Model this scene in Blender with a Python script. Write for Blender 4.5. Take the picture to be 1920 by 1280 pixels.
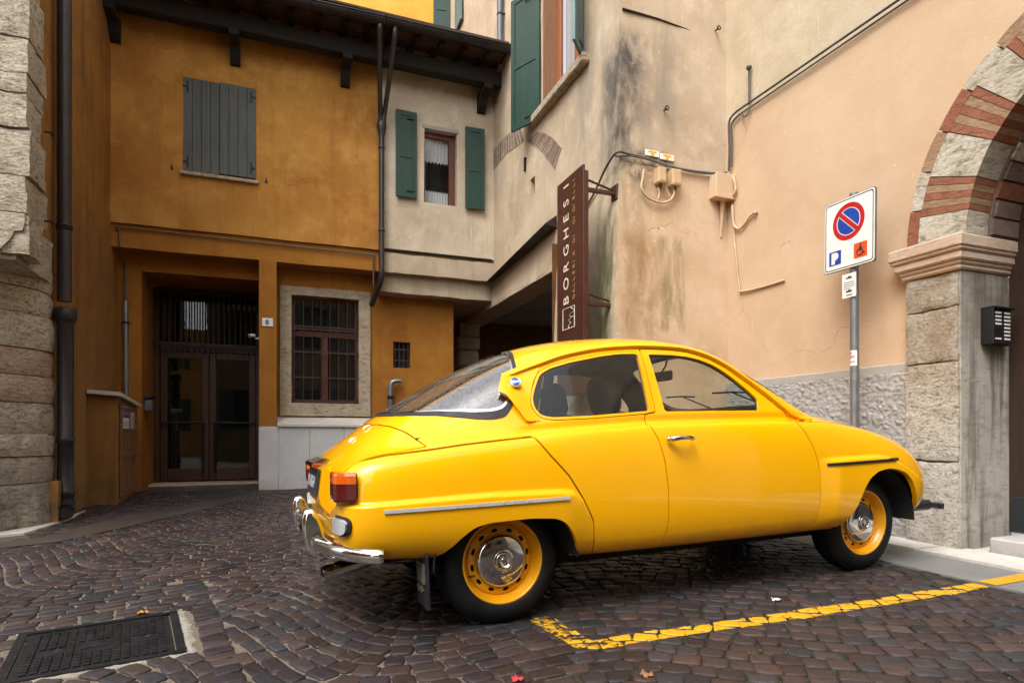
import bpy, math, random
import numpy as np
from mathutils import Matrix, Vector, noise
random.seed(7); RNG = np.random.default_rng(7)
SC = bpy.context.scene
for o in list(bpy.data.objects): bpy.data.objects.remove(o)
COL = SC.collection
# ------------------------------------------------------------------ camera, sky, sun, exposure
F, CXP, HOR = 1158.0, 960.0, 815.0          # focal length and principal point in the photograph's pixels
cam_d = bpy.data.cameras.new("camera"); cam = bpy.data.objects.new("camera", cam_d); COL.objects.link(cam)
cam.location = (0, 0, 1.0); cam.rotation_euler = (math.radians(90), 0, 0)
cam_d.sensor_width = 36; cam_d.lens = F/1920*36; cam_d.shift_y = (HOR-640)/1920
cam_d.clip_start = 0.05; cam_d.clip_end = 500
SC.camera = cam
SUN_EL, SUN_AZ = math.radians(56), math.radians(211)      # azimuth the light comes from, clockwise from +Y
world = bpy.data.worlds.new("World"); SC.world = world; world.use_nodes = True
wn = world.node_tree.nodes; wl = world.node_tree.links
sky = wn.new("ShaderNodeTexSky"); sky.sky_type = 'NISHITA'; sky.sun_disc = False
sky.sun_elevation = SUN_EL; sky.sun_rotation = SUN_AZ
sky.air_density = 1.0; sky.dust_density = 4.0; sky.ozone_density = 1.0; sky.altitude = 60
hs = wn.new("ShaderNodeHueSaturation"); hs.inputs["Saturation"].default_value = 0.22
wl.new(sky.outputs[0], hs.inputs["Color"]); wl.new(hs.outputs[0], wn["Background"].inputs[0])
wn["Background"].inputs[1].default_value = 0.15
sun_d = bpy.data.lights.new("sun", 'SUN'); sun = bpy.data.objects.new("sun", sun_d); COL.objects.link(sun)
sun_d.energy = 0.7; sun_d.angle = math.radians(32); sun_d.color = (1.0, 0.965, 0.91)
sd = Vector((math.sin(SUN_AZ)*math.cos(SUN_EL), math.cos(SUN_AZ)*math.cos(SUN_EL), math.sin(SUN_EL)))
sun.rotation_euler = sd.to_track_quat('Z', 'Y').to_euler(); sun.location = (0, -6, 14)
SC.view_settings.view_transform = 'Standard'; SC.view_settings.look = 'None'
SC.view_settings.gamma = 1.0; SC.view_settings.use_curve_mapping = False
SC.view_settings.exposure = 1.5
SC.cycles.max_bounces = 8; SC.cycles.glossy_bounces = 4; SC.cycles.transparent_max_bounces = 16
SC.cycles.caustics_reflective = False; SC.cycles.caustics_refractive = False
SC.cycles.sample_clamp_indirect = 6.0

# ------------------------------------------------------------------ frames
TH = math.atan2(.3563, .9343); CU, SU = math.cos(TH), math.sin(TH)
FRAME_B = Matrix.Rotation(TH, 4, 'Z')                     # building grid (u, v, z)
def uv2xy(u, v): return (u*CU - v*SU, u*SU + v*CU)
def xy2uv(x, y): return (x*CU + y*SU, -x*SU + y*CU)
_a, _p = math.radians(23.08), math.radians(1.08)
_h = Vector((math.cos(_a)*math.cos(_p), math.sin(_a)*math.cos(_p), math.sin(_p)))
_n = Vector((-math.sin(_a), math.cos(_a), 0)); _u = _h.cross(_n)
CAR_O = Vector((-0.2956, 3.5788, 0.0941))
FRAME_C = Matrix(((_h.x, _n.x, _u.x, CAR_O.x), (_h.y, _n.y, _u.y, CAR_O.y), (_h.z, _n.z, _u.z, CAR_O.z), (0, 0, 0, 1)))
FRAME_W = Matrix.Identity(4)
def car2w(p): return FRAME_C @ Vector(p)

_gp = [(-.05, 2.97, .092, 6), (2.25, 3.95, .139, 6), (-.53, 4.15, .100, 4), (1.76, 5.07, .147, 4), (3.1, 4.88, .14, 3), (3.5, 3.9, .14, 2),
       (-3.59, 8.86, .21, 3), (-4.96, 7.23, .17, 3), (-4.44, 6.17, .17, 3), (-4.63, 5.58, .15, 2), (-4.9, 9.8, .23, 2), (0, 2.3, .07, 3), (-2, 2.5, .05, 3),
       (2.5, 2.3, .10, 2), (-.4, 9.5, .25, 2), (0, .5, .04, 1)]
_A = np.array([[1, x, y, x*x, x*y, y*y] for x, y, z, w in _gp]); _w = np.array([w for *_, w in _gp], float)
_gc = np.linalg.lstsq(_A*_w[:, None], np.array([g[2] for g in _gp])*_w, rcond=None)[0]
def gz(x, y):
    x = min(max(x, -6.5), 5.5); y = min(max(y, -1.5), 11)
    return float(_gc @ np.array([1, x, y, x*x, x*y, y*y]))
def gzb(u, v): return gz(*uv2xy(u, v))
def px2g(px, py):
    dx, dz = (px-CXP)/F, (HOR-py)/F; t = 3.0
    for _ in range(60): t = t*0.5 + 0.5*((gz(dx*t, t)-1.0)/dz)
    return (dx*t, t)

# ------------------------------------------------------------------ materials
class NT:
    def __init__(s, name):
        s.m = bpy.data.materials.new(name); s.m.use_nodes = True; s.t = s.m.node_tree; s.b = s.t.nodes["Principled BSDF"]
    def n(s, typ, **kw):
        nd = s.t.nodes.new(typ)
        for k, v in kw.items(): setattr(nd, k, v)
        return nd
    def put(s, inp, v):
        if hasattr(v, "is_linked") or isinstance(v, bpy.types.NodeSocket): s.t.links.new(v, inp)
        elif isinstance(v, (tuple, list)): inp.default_value = (*v, 1) if len(v) == 3 and len(inp.default_value) == 4 else v
        else: inp.default_value = v
    def attr(s, name, out="Vector"):
        a = s.n("ShaderNodeAttribute"); a.attribute_name = name; return a.outputs[out]
    def obj(s): return s.n("ShaderNodeTexCoord").outputs["Object"]
    def scale(s, vec, sc, loc=(0, 0, 0), rot=(0, 0, 0)):
        m = s.n("ShaderNodeMapping"); s.put(m.inputs[0], vec); m.inputs["Scale"].default_value = sc if isinstance(sc, (tuple, list)) else (sc,)*3
        m.inputs["Location"].default_value = loc; m.inputs["Rotation"].default_value = rot; return m.outputs[0]
    def noise(s, vec, sc, det=4, rough=.55, dist=0):
        k = s.n("ShaderNodeTexNoise"); s.put(k.inputs["Vector"], vec); k.inputs["Scale"].default_value = sc
        k.inputs["Detail"].default_value = det; k.inputs["Roughness"].default_value = rough; k.inputs["Distortion"].default_value = dist
        return k.outputs[0]
    def vor(s, vec, sc, feat='F1', out=0, rnd=1.0):
        k = s.n("ShaderNodeTexVoronoi"); k.feature = feat; s.put(k.inputs["Vector"], vec); k.inputs["Scale"].default_value = sc
        k.inputs["Randomness"].default_value = rnd
        return k.outputs[out]
    def ramp(s, fac, stops):
        r = s.n("ShaderNodeValToRGB"); s.put(r.inputs[0], fac); e = r.color_ramp.elements
        while len(e) < len(stops): e.new(0.5)
        for q, (p, c) in zip(e, stops):
            q.position = p; q.color = (c, c, c, 1) if isinstance(c, (int, float)) else (*c, 1)
        return r.outputs[0]
    def mix(s, fac, a, b, mode='MIX'):
        k = s.n("ShaderNodeMix"); k.data_type = 'RGBA'; k.blend_type = mode
        s.put(k.inputs[0], fac); s.put(k.inputs[6], a); s.put(k.inputs[7], b); return k.outputs[2]
    def math(s, op, a, b=0.0, c=0.0, clamp=False):
        k = s.n("ShaderNodeMath"); k.operation = op; k.use_clamp = clamp; s.put(k.inputs[0], a); s.put(k.inputs[1], b); s.put(k.inputs[2], c); return k.outputs[0]
    def sep(s, vec):
        k = s.n("ShaderNodeSeparateXYZ"); s.put(k.inputs[0], vec); return k.outputs
    def rng(s, v, a, b, c=0.0, d=1.0, smooth=True):
        k = s.n("ShaderNodeMapRange"); k.interpolation_type = 'SMOOTHSTEP' if smooth else 'LINEAR'
        s.put(k.inputs[0], v)
        for i, q in enumerate((a, b, c, d)): k.inputs[1+i].default_value = q
        return k.outputs[0]
    def bump(s, h, strength=.3, dist=.01, prev=None):
        k = s.n("ShaderNodeBump"); s.put(k.inputs["Height"], h); k.inputs["Strength"].default_value = strength; k.inputs["Distance"].default_value = dist
        if prev is not None: s.put(k.inputs["Normal"], prev)
        return k.outputs[0]
    def out(s, col=None, rough=None, metal=None, nrm=None, spec=None, **kw):
        P = s.b.inputs
        if col is not None: s.put(P["Base Color"], col)
        if rough is not None: s.put(P["Roughness"], rough)
        if metal is not None: s.put(P["Metallic"], metal)
        if spec is not None: s.put(P["Specular IOR Level"], spec)
        if nrm is not None: s.put(P["Normal"], nrm)
        for k, v in kw.items(): s.put(P[k.replace("_", " ")], v)
        return s.m

def simple(name, col, rough=.5, metal=0., var=.12, sc=6., bump=.0, bsc=60., **kw):
    n = NT(name); v = n.obj(); f = n.noise(v, sc, 4)
    c = n.mix(n.ramp(f, [(.3, 0.), (.7, 1.)]), tuple(x*(1-var) for x in col), tuple(min(1, x*(1+var)) for x in col))
    r = n.rng(n.noise(v, sc*2.3, 3), .3, .7, max(.02, rough-.08), min(1, rough+.08))
    nr = n.bump(n.noise(v, bsc, 3), bump, .004) if bump else None
    return n.out(c, r, metal, nr, **kw)

def plaster(name, base, pale, dark, streak, streak_amt=.5, patch=.5, bump=.35, grime=None, sc=1.0, coarse=0.0):
    """painted lime plaster: cloudy colour, pale worn patches, vertical run-off streaks, dust low down; grime = list of (axis ranges, colour, strength)"""
    n = NT(name); p = n.attr("uvz"); x, y, z = n.sep(p)
    cl = n.noise(p, .9*sc, 6, .62, .6); md = n.noise(p, 3.4*sc, 6, .65, .3); fi = n.noise(p, 22, 5, .7)
    c = n.mix(n.ramp(cl, [(.36, 0.), (.62, 1.)]), base, dark)
    c = n.mix(n.math('MULTIPLY', n.ramp(md, [(.46, 0.), (.68, 1.)]), patch), c, pale)
    st = n.noise(n.scale(p, (5.5, 5.5, .42)), 1.0, 5, .6, .25)
    c = n.mix(n.math('MULTIPLY', n.ramp(st, [(.52, 0.), (.72, 1.)]), streak_amt), c, streak)
    st2 = n.noise(n.scale(p, (17, 17, .8), (3, 1, 7)), 1.0, 4, .6)
    c = n.mix(n.math('MULTIPLY', n.ramp(st2, [(.6, 0.), (.74, 1.)]), streak_amt*.45), c, streak)
    c = n.mix(n.math('MULTIPLY', n.ramp(fi, [(.35, 1.), (.6, 0.)]), .16), c, dark)
    for (u0, u1, v0, v1, z0, z1, soft, colr, amt, nsc, stretch) in (grime or []):
        m = None
        for s_, lo, hi in ((x, u0, u1), (y, v0, v1), (z, z0, z1)):
            if lo is None: continue
            k = n.math('MULTIPLY', n.rng(s_, lo-soft, lo+soft), n.rng(s_, hi-soft, hi+soft, 1., 0.))
            m = k if m is None else n.math('MULTIPLY', m, k)
        g = n.noise(n.scale(p, (nsc, nsc, nsc*stretch), (u0 or 0, 2, 1)), 1.0, 6, .68, .4)
        m = n.math('MULTIPLY', n.math('MULTIPLY', m, n.ramp(g, [(.40, 0.), (.60, 1.)])), amt)
        c = n.mix(m, c, colr)
    dv = n.n("ShaderNodeVectorMath"); dv.operation = 'ADD'; nz_ = n.n("ShaderNodeTexNoise"); n.put(nz_.inputs["Vector"], p); nz_.inputs["Scale"].default_value = 2.2; nz_.inputs["Detail"].default_value = 5
    n.put(dv.inputs[0], p); n.put(dv.inputs[1], n.scale(nz_.outputs["Color"], .55))
    ce = n.vor(dv.outputs[0], .75*sc, 'DISTANCE_TO_EDGE'); ck = n.math('MULTIPLY', n.rng(ce, .0015, .005, 1., 0.), n.ramp(n.noise(p, .9, 3), [(.56, 0.), (.66, 1.)]))
    c = n.mix(n.math('MULTIPLY', ck, .38), c, tuple(q*.45 for q in dark))
    chp = n.ramp(n.noise(p, 13, 3, .5), [(.70, 0.), (.73, 1.)]); c = n.mix(n.math('MULTIPLY', chp, .22), c, tuple(min(1, q*1.25+.06) for q in pale))
    scr = n.math('MULTIPLY', n.ramp(n.noise(n.scale(p, (60, 60, 1.1)), 1.0, 2, .5), [(.71, 0.), (.74, 1.)]), n.ramp(n.noise(p, 1.1, 2), [(.55, 0.), (.62, 1.)])); c = n.mix(n.math('MULTIPLY', scr, .5), c, tuple(min(1, q*1.3+.1) for q in pale))
    spk = n.ramp(n.noise(p, 38, 2, .5), [(.72, 0.), (.76, 1.)]); c = n.mix(n.math('MULTIPLY', spk, .4), c, tuple(q*.5 for q in dark))
    hb = n.math('ADD', n.math('MULTIPLY', n.noise(p, 7, 6, .6), .6), n.math('MULTIPLY', n.noise(p, 90, 3, .6), .25))
    hb = n.math('SUBTRACT', hb, n.math('ADD', n.math('MULTIPLY', ck, .5), n.math('MULTIPLY', chp, .25)))
    nr = n.bump(hb, bump, .025)
    if coarse: nr = n.bump(n.noise(p, 34, 5, .75, .6), coarse, .03, nr)
    return n.out(c, n.rng(md, .3, .7, .78, .95), 0., nr, spec=.25)

def stone(name, a, b, dark, pit=.6, sc=1.0, rough=.85, bump=.6, wetdark=None, upper=None, streak=0):
    n = NT(name); p = n.attr("uvz"); z = n.sep(p)[2]
    f = n.noise(p, 2.2*sc, 7, .65, .4); g = n.noise(n.scale(p, (1, 1, 2.6)), 11*sc, 6, .7, .5); h = n.noise(p, 46*sc, 4, .7)
    c = n.mix(n.ramp(f, [(.34, 0.), (.64, 1.)]), a, b)
    c = n.mix(n.math('MULTIPLY', n.ramp(g, [(.50, 0.), (.66, 1.)]), pit), c, dark)
    c = n.mix(n.math('MULTIPLY', n.ramp(h, [(.28, 1.), (.42, 0.)]), .5), c, dark)
    if wetdark is not None:
        m = n.math('MULTIPLY', n.rng(z, wetdark[0], wetdark[1], 1., 0.), n.ramp(n.noise(p, 3.1, 5, .6), [(.32, 0.), (.55, 1.)]))
        c = n.mix(n.math('MULTIPLY', m, wetdark[2]), c, wetdark[3])
    if upper is not None:
        m = n.math('MULTIPLY', n.rng(z, upper[0], upper[1]), n.ramp(n.noise(p, 2.6, 6, .65), [(.34, .25), (.56, 1.)])); c = n.mix(n.math('MULTIPLY', m, upper[2]), c, upper[3])
    if streak:
        sk_ = n.noise(n.scale(p, (13, 13, .9)), 1.0, 5, .65, .3); c = n.mix(n.math('MULTIPLY', n.ramp(sk_, [(.46, 0.), (.62, 1.)]), streak), c, tuple(q*.8 for q in dark))
    hh = n.math('ADD', n.math('MULTIPLY', g, -.9), n.math('MULTIPLY', h, .35))
    hh = n.math('ADD', hh, n.math('MULTIPLY', n.ramp(n.noise(n.scale(p, (1, 1, 2.2)), 24*sc, 5, .8), [(.55, 0.), (.68, 1.)]), -.5))
    return n.out(c, rough, 0., n.bump(hh, bump, .03), spec=.3)

M = {}
def paint_mat(name, col):
    n = NT(name); v = n.obj(); geo = n.n("ShaderNodeNewGeometry"); nz = n.sep(geo.outputs["Normal"])[2]
    f = n.noise(v, 2.0, 3)
    c = n.mix(f, tuple(x*.97 for x in col), tuple(min(1, x*1.03) for x in col))
    # rain beads, sparse on the flanks and dense on the upper faces
    d = n.vor(v, 150, 'F1', 0); cellr = n.vor(v, 150, 'F1', 1)
    keep = n.rng(n.sep(cellr)[0], .55, .62)
    up = n.rng(nz, .15, .75, .12, 1.)
    drop = n.math('MULTIPLY', n.rng(d, .16, .42, 1., 0.), n.math('MULTIPLY', keep, up))
    peel = n.noise(v, 260, 2)
    nr = n.bump(drop, .35, .0022, n.bump(peel, .02, .001))
    film = n.ramp(n.noise(n.scale(v, (1, 1, .6)), 3.2, 6, .7), [(.42, 0.), (.75, 1.)])
    c = n.mix(n.math('MULTIPLY', film, .10), c, (.62, .36, .06))
    dz = n.math('MULTIPLY', n.rng(n.sep(v)[2], .27, .47, 1., 0.), n.ramp(n.noise(v, 9, 6, .7), [(.35, .15), (.65, 1.)]))
    c = n.mix(n.math('MULTIPLY', dz, .30), c, (.26, .15, .045))
    return n.out(c, n.rng(film, 0, 1, .34, .5), 0., nr, spec=.05, Coat_Weight=1.0, Coat_IOR=1.42, Coat_Roughness=n.rng(film, 0, 1, .015, .05))
M['paint'] = paint_mat("yellow car paint", (.87, .418, .0006))
M['rimpaint'] = simple("yellow wheel paint", (.80, .36, .004), .38, var=.06, Coat_Weight=.3)
M['chrome'] = simple("chrome", (.62, .61, .60), .07, 1., var=.05, sc=20)
M['chrome_wet'] = None
def chrome_wet():
    n = NT("rain specked chrome"); v = n.obj(); d = n.vor(v, 240, 'F1', 0); k = n.rng(n.sep(n.vor(v, 240, 'F1', 1))[0], .55, .65)
    nz = n.sep(n.n("ShaderNodeNewGeometry").outputs["Normal"])[2]
    drop = n.math('MULTIPLY', n.math('MULTIPLY', n.rng(d, .15, .45, 1., 0.), k), n.rng(nz, .1, .6))
    return n.out((.78, .77, .75), .07, 1., n.bump(drop, .3, .002))
M['chrome_wet'] = chrome_wet()
M['rubber'] = simple("black rubber", (.010, .010, .011), .62, var=.3, sc=8, bump=.15)
M['tyre'] = simple("tyre rubber", (.008, .008, .009), .65, var=.35, sc=9, bump=.2, bsc=120, spec=.25)
M['trim_black'] = simple("black trim", (.012, .012, .014), .4)
M['interior'] = simple("dark cabin lining", (.025, .024, .023), .85)
M['seatcloth'] = simple("dark brown seat cloth", (.035, .027, .023), .9, var=.25, bump=.3, bsc=200)
M['underbody'] = simple("underbody black", (.01, .01, .01), .9)
def glass(name, tint, dirt=0.0, drops=False, refl=1.0, dark=None):
    n = NT(name); t = n.t; t.nodes.remove(n.b); o = t.nodes["Material Output"]
    tr = n.n("ShaderNodeBsdfTransparent"); tr.inputs[0].default_value = (*tint, 1)
    gl = n.n("ShaderNodeBsdfGlossy"); gl.inputs["Roughness"].default_value = .015
    fr = n.n("ShaderNodeFresnel"); n.put(fr.inputs[0], n.math('SUBTRACT', 1.5, n.math('MULTIPLY', n.n("ShaderNodeNewGeometry").outputs["Backfacing"], 1.5-1/1.5)))
    nr = None; v = n.obj()
    if drops:
        d = n.vor(v, 120, 'F1', 0); k = n.rng(n.sep(n.vor(v, 120, 'F1', 1))[0], .3, .4)
        drop = n.math('MULTIPLY', n.rng(d, .12, .45, 1., 0.), k)
        nr = n.bump(drop, .9, .004); n.put(gl.inputs["Normal"], nr); n.put(fr.inputs["Normal"], nr)
    else:
        nr = n.bump(n.noise(v, 3.0, 2), .06, .01); n.put(gl.inputs["Normal"], nr)
    fac = n.math('ADD', n.math('MULTIPLY', fr.outputs[0], refl), .01, clamp=True)
    ms = n.n("ShaderNodeMixShader"); n.put(ms.inputs[0], fac); n.put(ms.inputs[1], tr.outputs[0]); n.put(ms.inputs[2], gl.outputs[0])
    last = ms
    if dirt:
        df = n.n("ShaderNodeBsdfDiffuse"); df.inputs[0].default_value = (.5, .5, .48, 1)
        m2 = n.n("ShaderNodeMixShader"); n.put(m2.inputs[0], n.math('MULTIPLY', n.noise(v, 5, 5), dirt)); n.put(m2.inputs[1], ms.outputs[0]); n.put(m2.inputs[2], df.outputs[0]); last = m2
    t.links.new(last.outputs[0], o.inputs[0]); return n.m
M['carglass'] = glass("car window glass", (.84, .87, .84), .03)
M['rearglass'] = glass("wet rear window glass", (.5, .54, .52), .05, True, 5.0)
M['houseglass'] = glass("house window glass", (.30, .31, .31), .04, False, 2.6)
M['doorglass'] = glass("dark door glass", (.16, .16, .16), .02, False, 1.9)

# ------------------------------------------------------------------ mesh gathering and object tree
class MB:
    def __init__(s): s.v = []; s.f = []; s.mi = []; s.sm = []; s.cols = None
    def add(s, vs, fs, mi=0, smooth=False):
        o = len(s.v); s.v.extend([tuple(map(float, p)) for p in vs])
        for f in fs: s.f.append(tuple(i+o for i in f)); s.mi.append(mi); s.sm.append(smooth)
        return s
    def box(s, a, b, mi=0):
        (x0, y0, z0), (x1, y1, z1) = [tuple(min(p, q) for p, q in zip(a, b)), tuple(max(p, q) for p, q in zip(a, b))]
        return s.add([(x0, y0, z0), (x1, y0, z0), (x1, y1, z0), (x0, y1, z0), (x0, y0, z1), (x1, y0, z1), (x1, y1, z1), (x0, y1, z1)],
                     [(3, 2, 1, 0), (4, 5, 6, 7), (0, 1, 5, 4), (1, 2, 6, 5), (2, 3, 7, 6), (3, 0, 4, 7)], mi)
    def bbox(s, a, b, r=.006, mi=0):
        """box with chamfered edges"""
        lo = [min(p, q) for p, q in zip(a, b)]; hi = [max(p, q) for p, q in zip(a, b)]
        r = min(r, *[(h-l)*.45 for l, h in zip(lo, hi)]); vs = []; idx = {}
        for i in (0, 1):
            for j in (0, 1):
                for k in (0, 1):
                    c = [(lo, hi)[q][w] for w, q in enumerate((i, j, k))]
                    for ax in range(3):
                        p = list(c)
                        for w, q in enumerate((i, j, k)):
                            if w != ax: p[w] += r if q == 0 else -r
                        idx[(i, j, k, ax)] = len(vs); vs.append(p)
        fs = []
        for ax in range(3):
            b1, b2 = [w for w in range(3) if w != ax]
            for q in (0, 1):
                ring = []
                for (m, n_) in ((0, 0), (1, 0), (1, 1), (0, 1)):
                    t = [0, 0, 0]; t[ax] = q; t[b1] = m; t[b2] = n_; ring.append(idx[(*t, ax)])
                flip = (q == 0) ^ (ax == 1)
                fs.append(tuple(reversed(ring)) if flip else tuple(ring))
        for ax in range(3):
            b1, b2 = [w for w in range(3) if w != ax]
            for m in (0, 1):
                for n_ in (0, 1):
                    t0 = [0, 0, 0]; t0[b1] = m; t0[b2] = n_; t1 = list(t0); t1[ax] = 1
                    fs.append((idx[(*t0, b1)], idx[(*t1, b1)], idx[(*t1, b2)], idx[(*t0, b2)]))
        for i in (0, 1):
            for j in (0, 1):
                for k in (0, 1): fs.append((idx[(i, j, k, 0)], idx[(i, j, k, 1)], idx[(i, j, k, 2)]))
        return s.add(vs, fs, mi)
    def prism(s, poly, d, mi=0):
        """poly: 3-D points of a planar outline, d: extrusion vector"""
        n = len(poly); d = Vector(d); vs = [Vector(p) for p in poly] + [Vector(p)+d for p in poly]
        fs = [tuple(range(n))[::-1], tuple(range(n, 2*n))] + [(i, (i+1) % n, n+(i+1) % n, n+i) for i in range(n)]
        return s.add(vs, fs, mi)
    def tube(s, path, r, seg=8, mi=0, cap=True, radii=None):
        P = [Vector(p) for p in path]; n = len(P); vs = []; up = None
        for i in range(n):
            t = (P[min(i+1, n-1)]-P[max(i-1, 0)]).normalized()
            if up is None: up = Vector((0, 0, 1)) if abs(t.z) < .9 else Vector((1, 0, 0))
            a = t.cross(up).normalized(); b = a.cross(t).normalized(); up = b
            rr = radii[i] if radii else r
            for k in range(seg):
                w = 2*math.pi*k/seg; vs.append(P[i] + a*rr*math.cos(w) + b*rr*math.sin(w))
        fs = [(i*seg+k, i*seg+(k+1) % seg, (i+1)*seg+(k+1) % seg, (i+1)*seg+k) for i in range(n-1) for k in range(seg)]
        s.add(vs, fs, mi, True)
        if cap:
            s.add([vs[k] for k in range(seg)], [tuple(range(seg))[::-1]], mi); s.add([vs[(n-1)*seg+k] for k in range(seg)], [tuple(range(seg))], mi)
        return s
    def revolve(s, prof, origin, axis, seg=48, mi=0, x=None, smooth=True):
        """prof: (radius, along axis)"""
        ax = Vector(axis).normalized(); e = Vector((0, 0, 1)) if abs(ax.z) < .9 else Vector((1, 0, 0)); a = ax.cross(e).normalized(); b = ax.cross(a); o = Vector(origin)
        vs = [o + ax*h + (a*math.cos(2*math.pi*k/seg) + b*math.sin(2*math.pi*k/seg))*r for r, h in prof for k in range(seg)]
        fs = [(i*seg+k, i*seg+(k+1) % seg, (i+1)*seg+(k+1) % seg, (i+1)*seg+k) for i in range(len(prof)-1) for k in range(seg)]
        return s.add(vs, fs, mi, smooth)
    def grid(s, o, eu, ev, nu, nv, mi=0, fn=None, smooth=True):
        o, eu, ev = Vector(o), Vector(eu), Vector(ev)
        vs = [o+eu*(i/nu)+ev*(j/nv) for i in range(nu+1) for j in range(nv+1)]
        if fn: vs = [fn(p) for p in vs]
        return s.add(vs, [(i*(nv+1)+j, (i+1)*(nv+1)+j, (i+1)*(nv+1)+j+1, i*(nv+1)+j+1) for i in range(nu) for j in range(nv)], mi, smooth)

def wob(p, amp=.008, f=1.3):
    q = Vector(p); return q + noise.noise_vector(q*f)*amp + noise.noise_vector(q*f*4.1)*amp*.3

def build(name, mb, mats, parent=None, base=(0, 0, 0), frame=None, normals=None, recalc=True, cols=None):
    """links ONE mesh object; coordinates of mb are in the thing's frame, base is the thing's base in that frame"""
    me = bpy.data.meshes.new(name); b = np.array(base, float)
    V_ = np.array(mb.v, float).reshape(-1, 3)
    me.from_pydata((V_-b).tolist(), [], mb.f)
    if not isinstance(mats, (list, tuple)): mats = [mats]
    for m in mats: me.materials.append(m)
    me.polygons.foreach_set("material_index", mb.mi); me.polygons.foreach_set("use_smooth", mb.sm)
    a = me.attributes.new("uvz", 'FLOAT_VECTOR', 'POINT'); a.data.foreach_set("vector", V_.ravel())
    if cols is not None:
        c = me.attributes.new("tone", 'FLOAT_COLOR', 'POINT'); c.data.foreach_set("color", np.array(cols, float).ravel())
    me.update()
    if normals is None and recalc:
        import bmesh
        bm = bmesh.new(); bm.from_mesh(me); bmesh.ops.recalc_face_normals(bm, faces=bm.faces); bm.to_mesh(me); bm.free()
    if normals is not None: me.normals_split_custom_set_from_vertices([tuple(q) for q in normals])
    o = bpy.data.objects.new(name, me); COL.objects.link(o)
    if parent is not None: o.parent = parent
    elif frame is not None: o.matrix_world = frame @ Matrix.Translation(Vector(base))
    else: o.location = base
    return o
def tag(o, label=None, cat=None, group=None, kind=None):
    for k, v in (('label', label), ('category', cat), ('group', group), ('kind', kind)):
        if v: o[k] = v
    return o
class Thing:
    def __init__(s, name, label, cat, base=(0, 0, 0), frame=FRAME_B, group=None):
        s.e = bpy.data.objects.new(name, None); COL.objects.link(s.e); s.e.empty_display_size = .2
        s.e.matrix_world = frame @ Matrix.Translation(Vector(base)); s.base = base; s.frame = frame; tag(s.e, label, cat, group)
    def part(s, name, mb, mats, parent=None, label=None, **kw):
        o = build(name, mb, mats, parent or s.e, s.base, **kw)
        if label: o['label'] = label
        return o
def single(name, mb, mats, label, cat, base, frame=FRAME_B, group=None, **kw):
    return tag(build(name, mb, mats, None, base, frame, **kw), label, cat, group)
def structure(name, mb, mats, base=(0, 0, 0), frame=FRAME_W, kind='structure', **kw):
    return tag(build(name, mb, mats, None, base, frame, **kw), kind=kind)
_FONT = {}
def text_mb(txt, size, o, ex, ey, depth=.002, mb=None, mi=0, align='LEFT', spacing=1.0, bold=0.0):
    """lettering laid in the plane (ex, ey) at o, as real thin geometry"""
    cu = bpy.data.curves.new("lettering", 'FONT'); cu.body = txt; cu.size = size; cu.extrude = .5; cu.align_x = align; cu.space_character = spacing
    cu.resolution_u = 3; cu.offset = bold
    ob = bpy.data.objects.new("lettering", cu); me = ob.to_mesh()
    ex, ey, o = Vector(ex), Vector(ey), Vector(o); nz = ex.cross(ey).normalized(); mb = mb or MB()
    vs = [o + ex*v.co.x + ey*v.co.y + nz*((v.co.z+.5)*depth) for v in me.vertices]
    mb.add(vs, [tuple(p.vertices) for p in me.polygons], mi)
    ob.to_mesh_clear(); bpy.data.objects.remove(ob); bpy.data.curves.remove(cu)
    return mb
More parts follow.
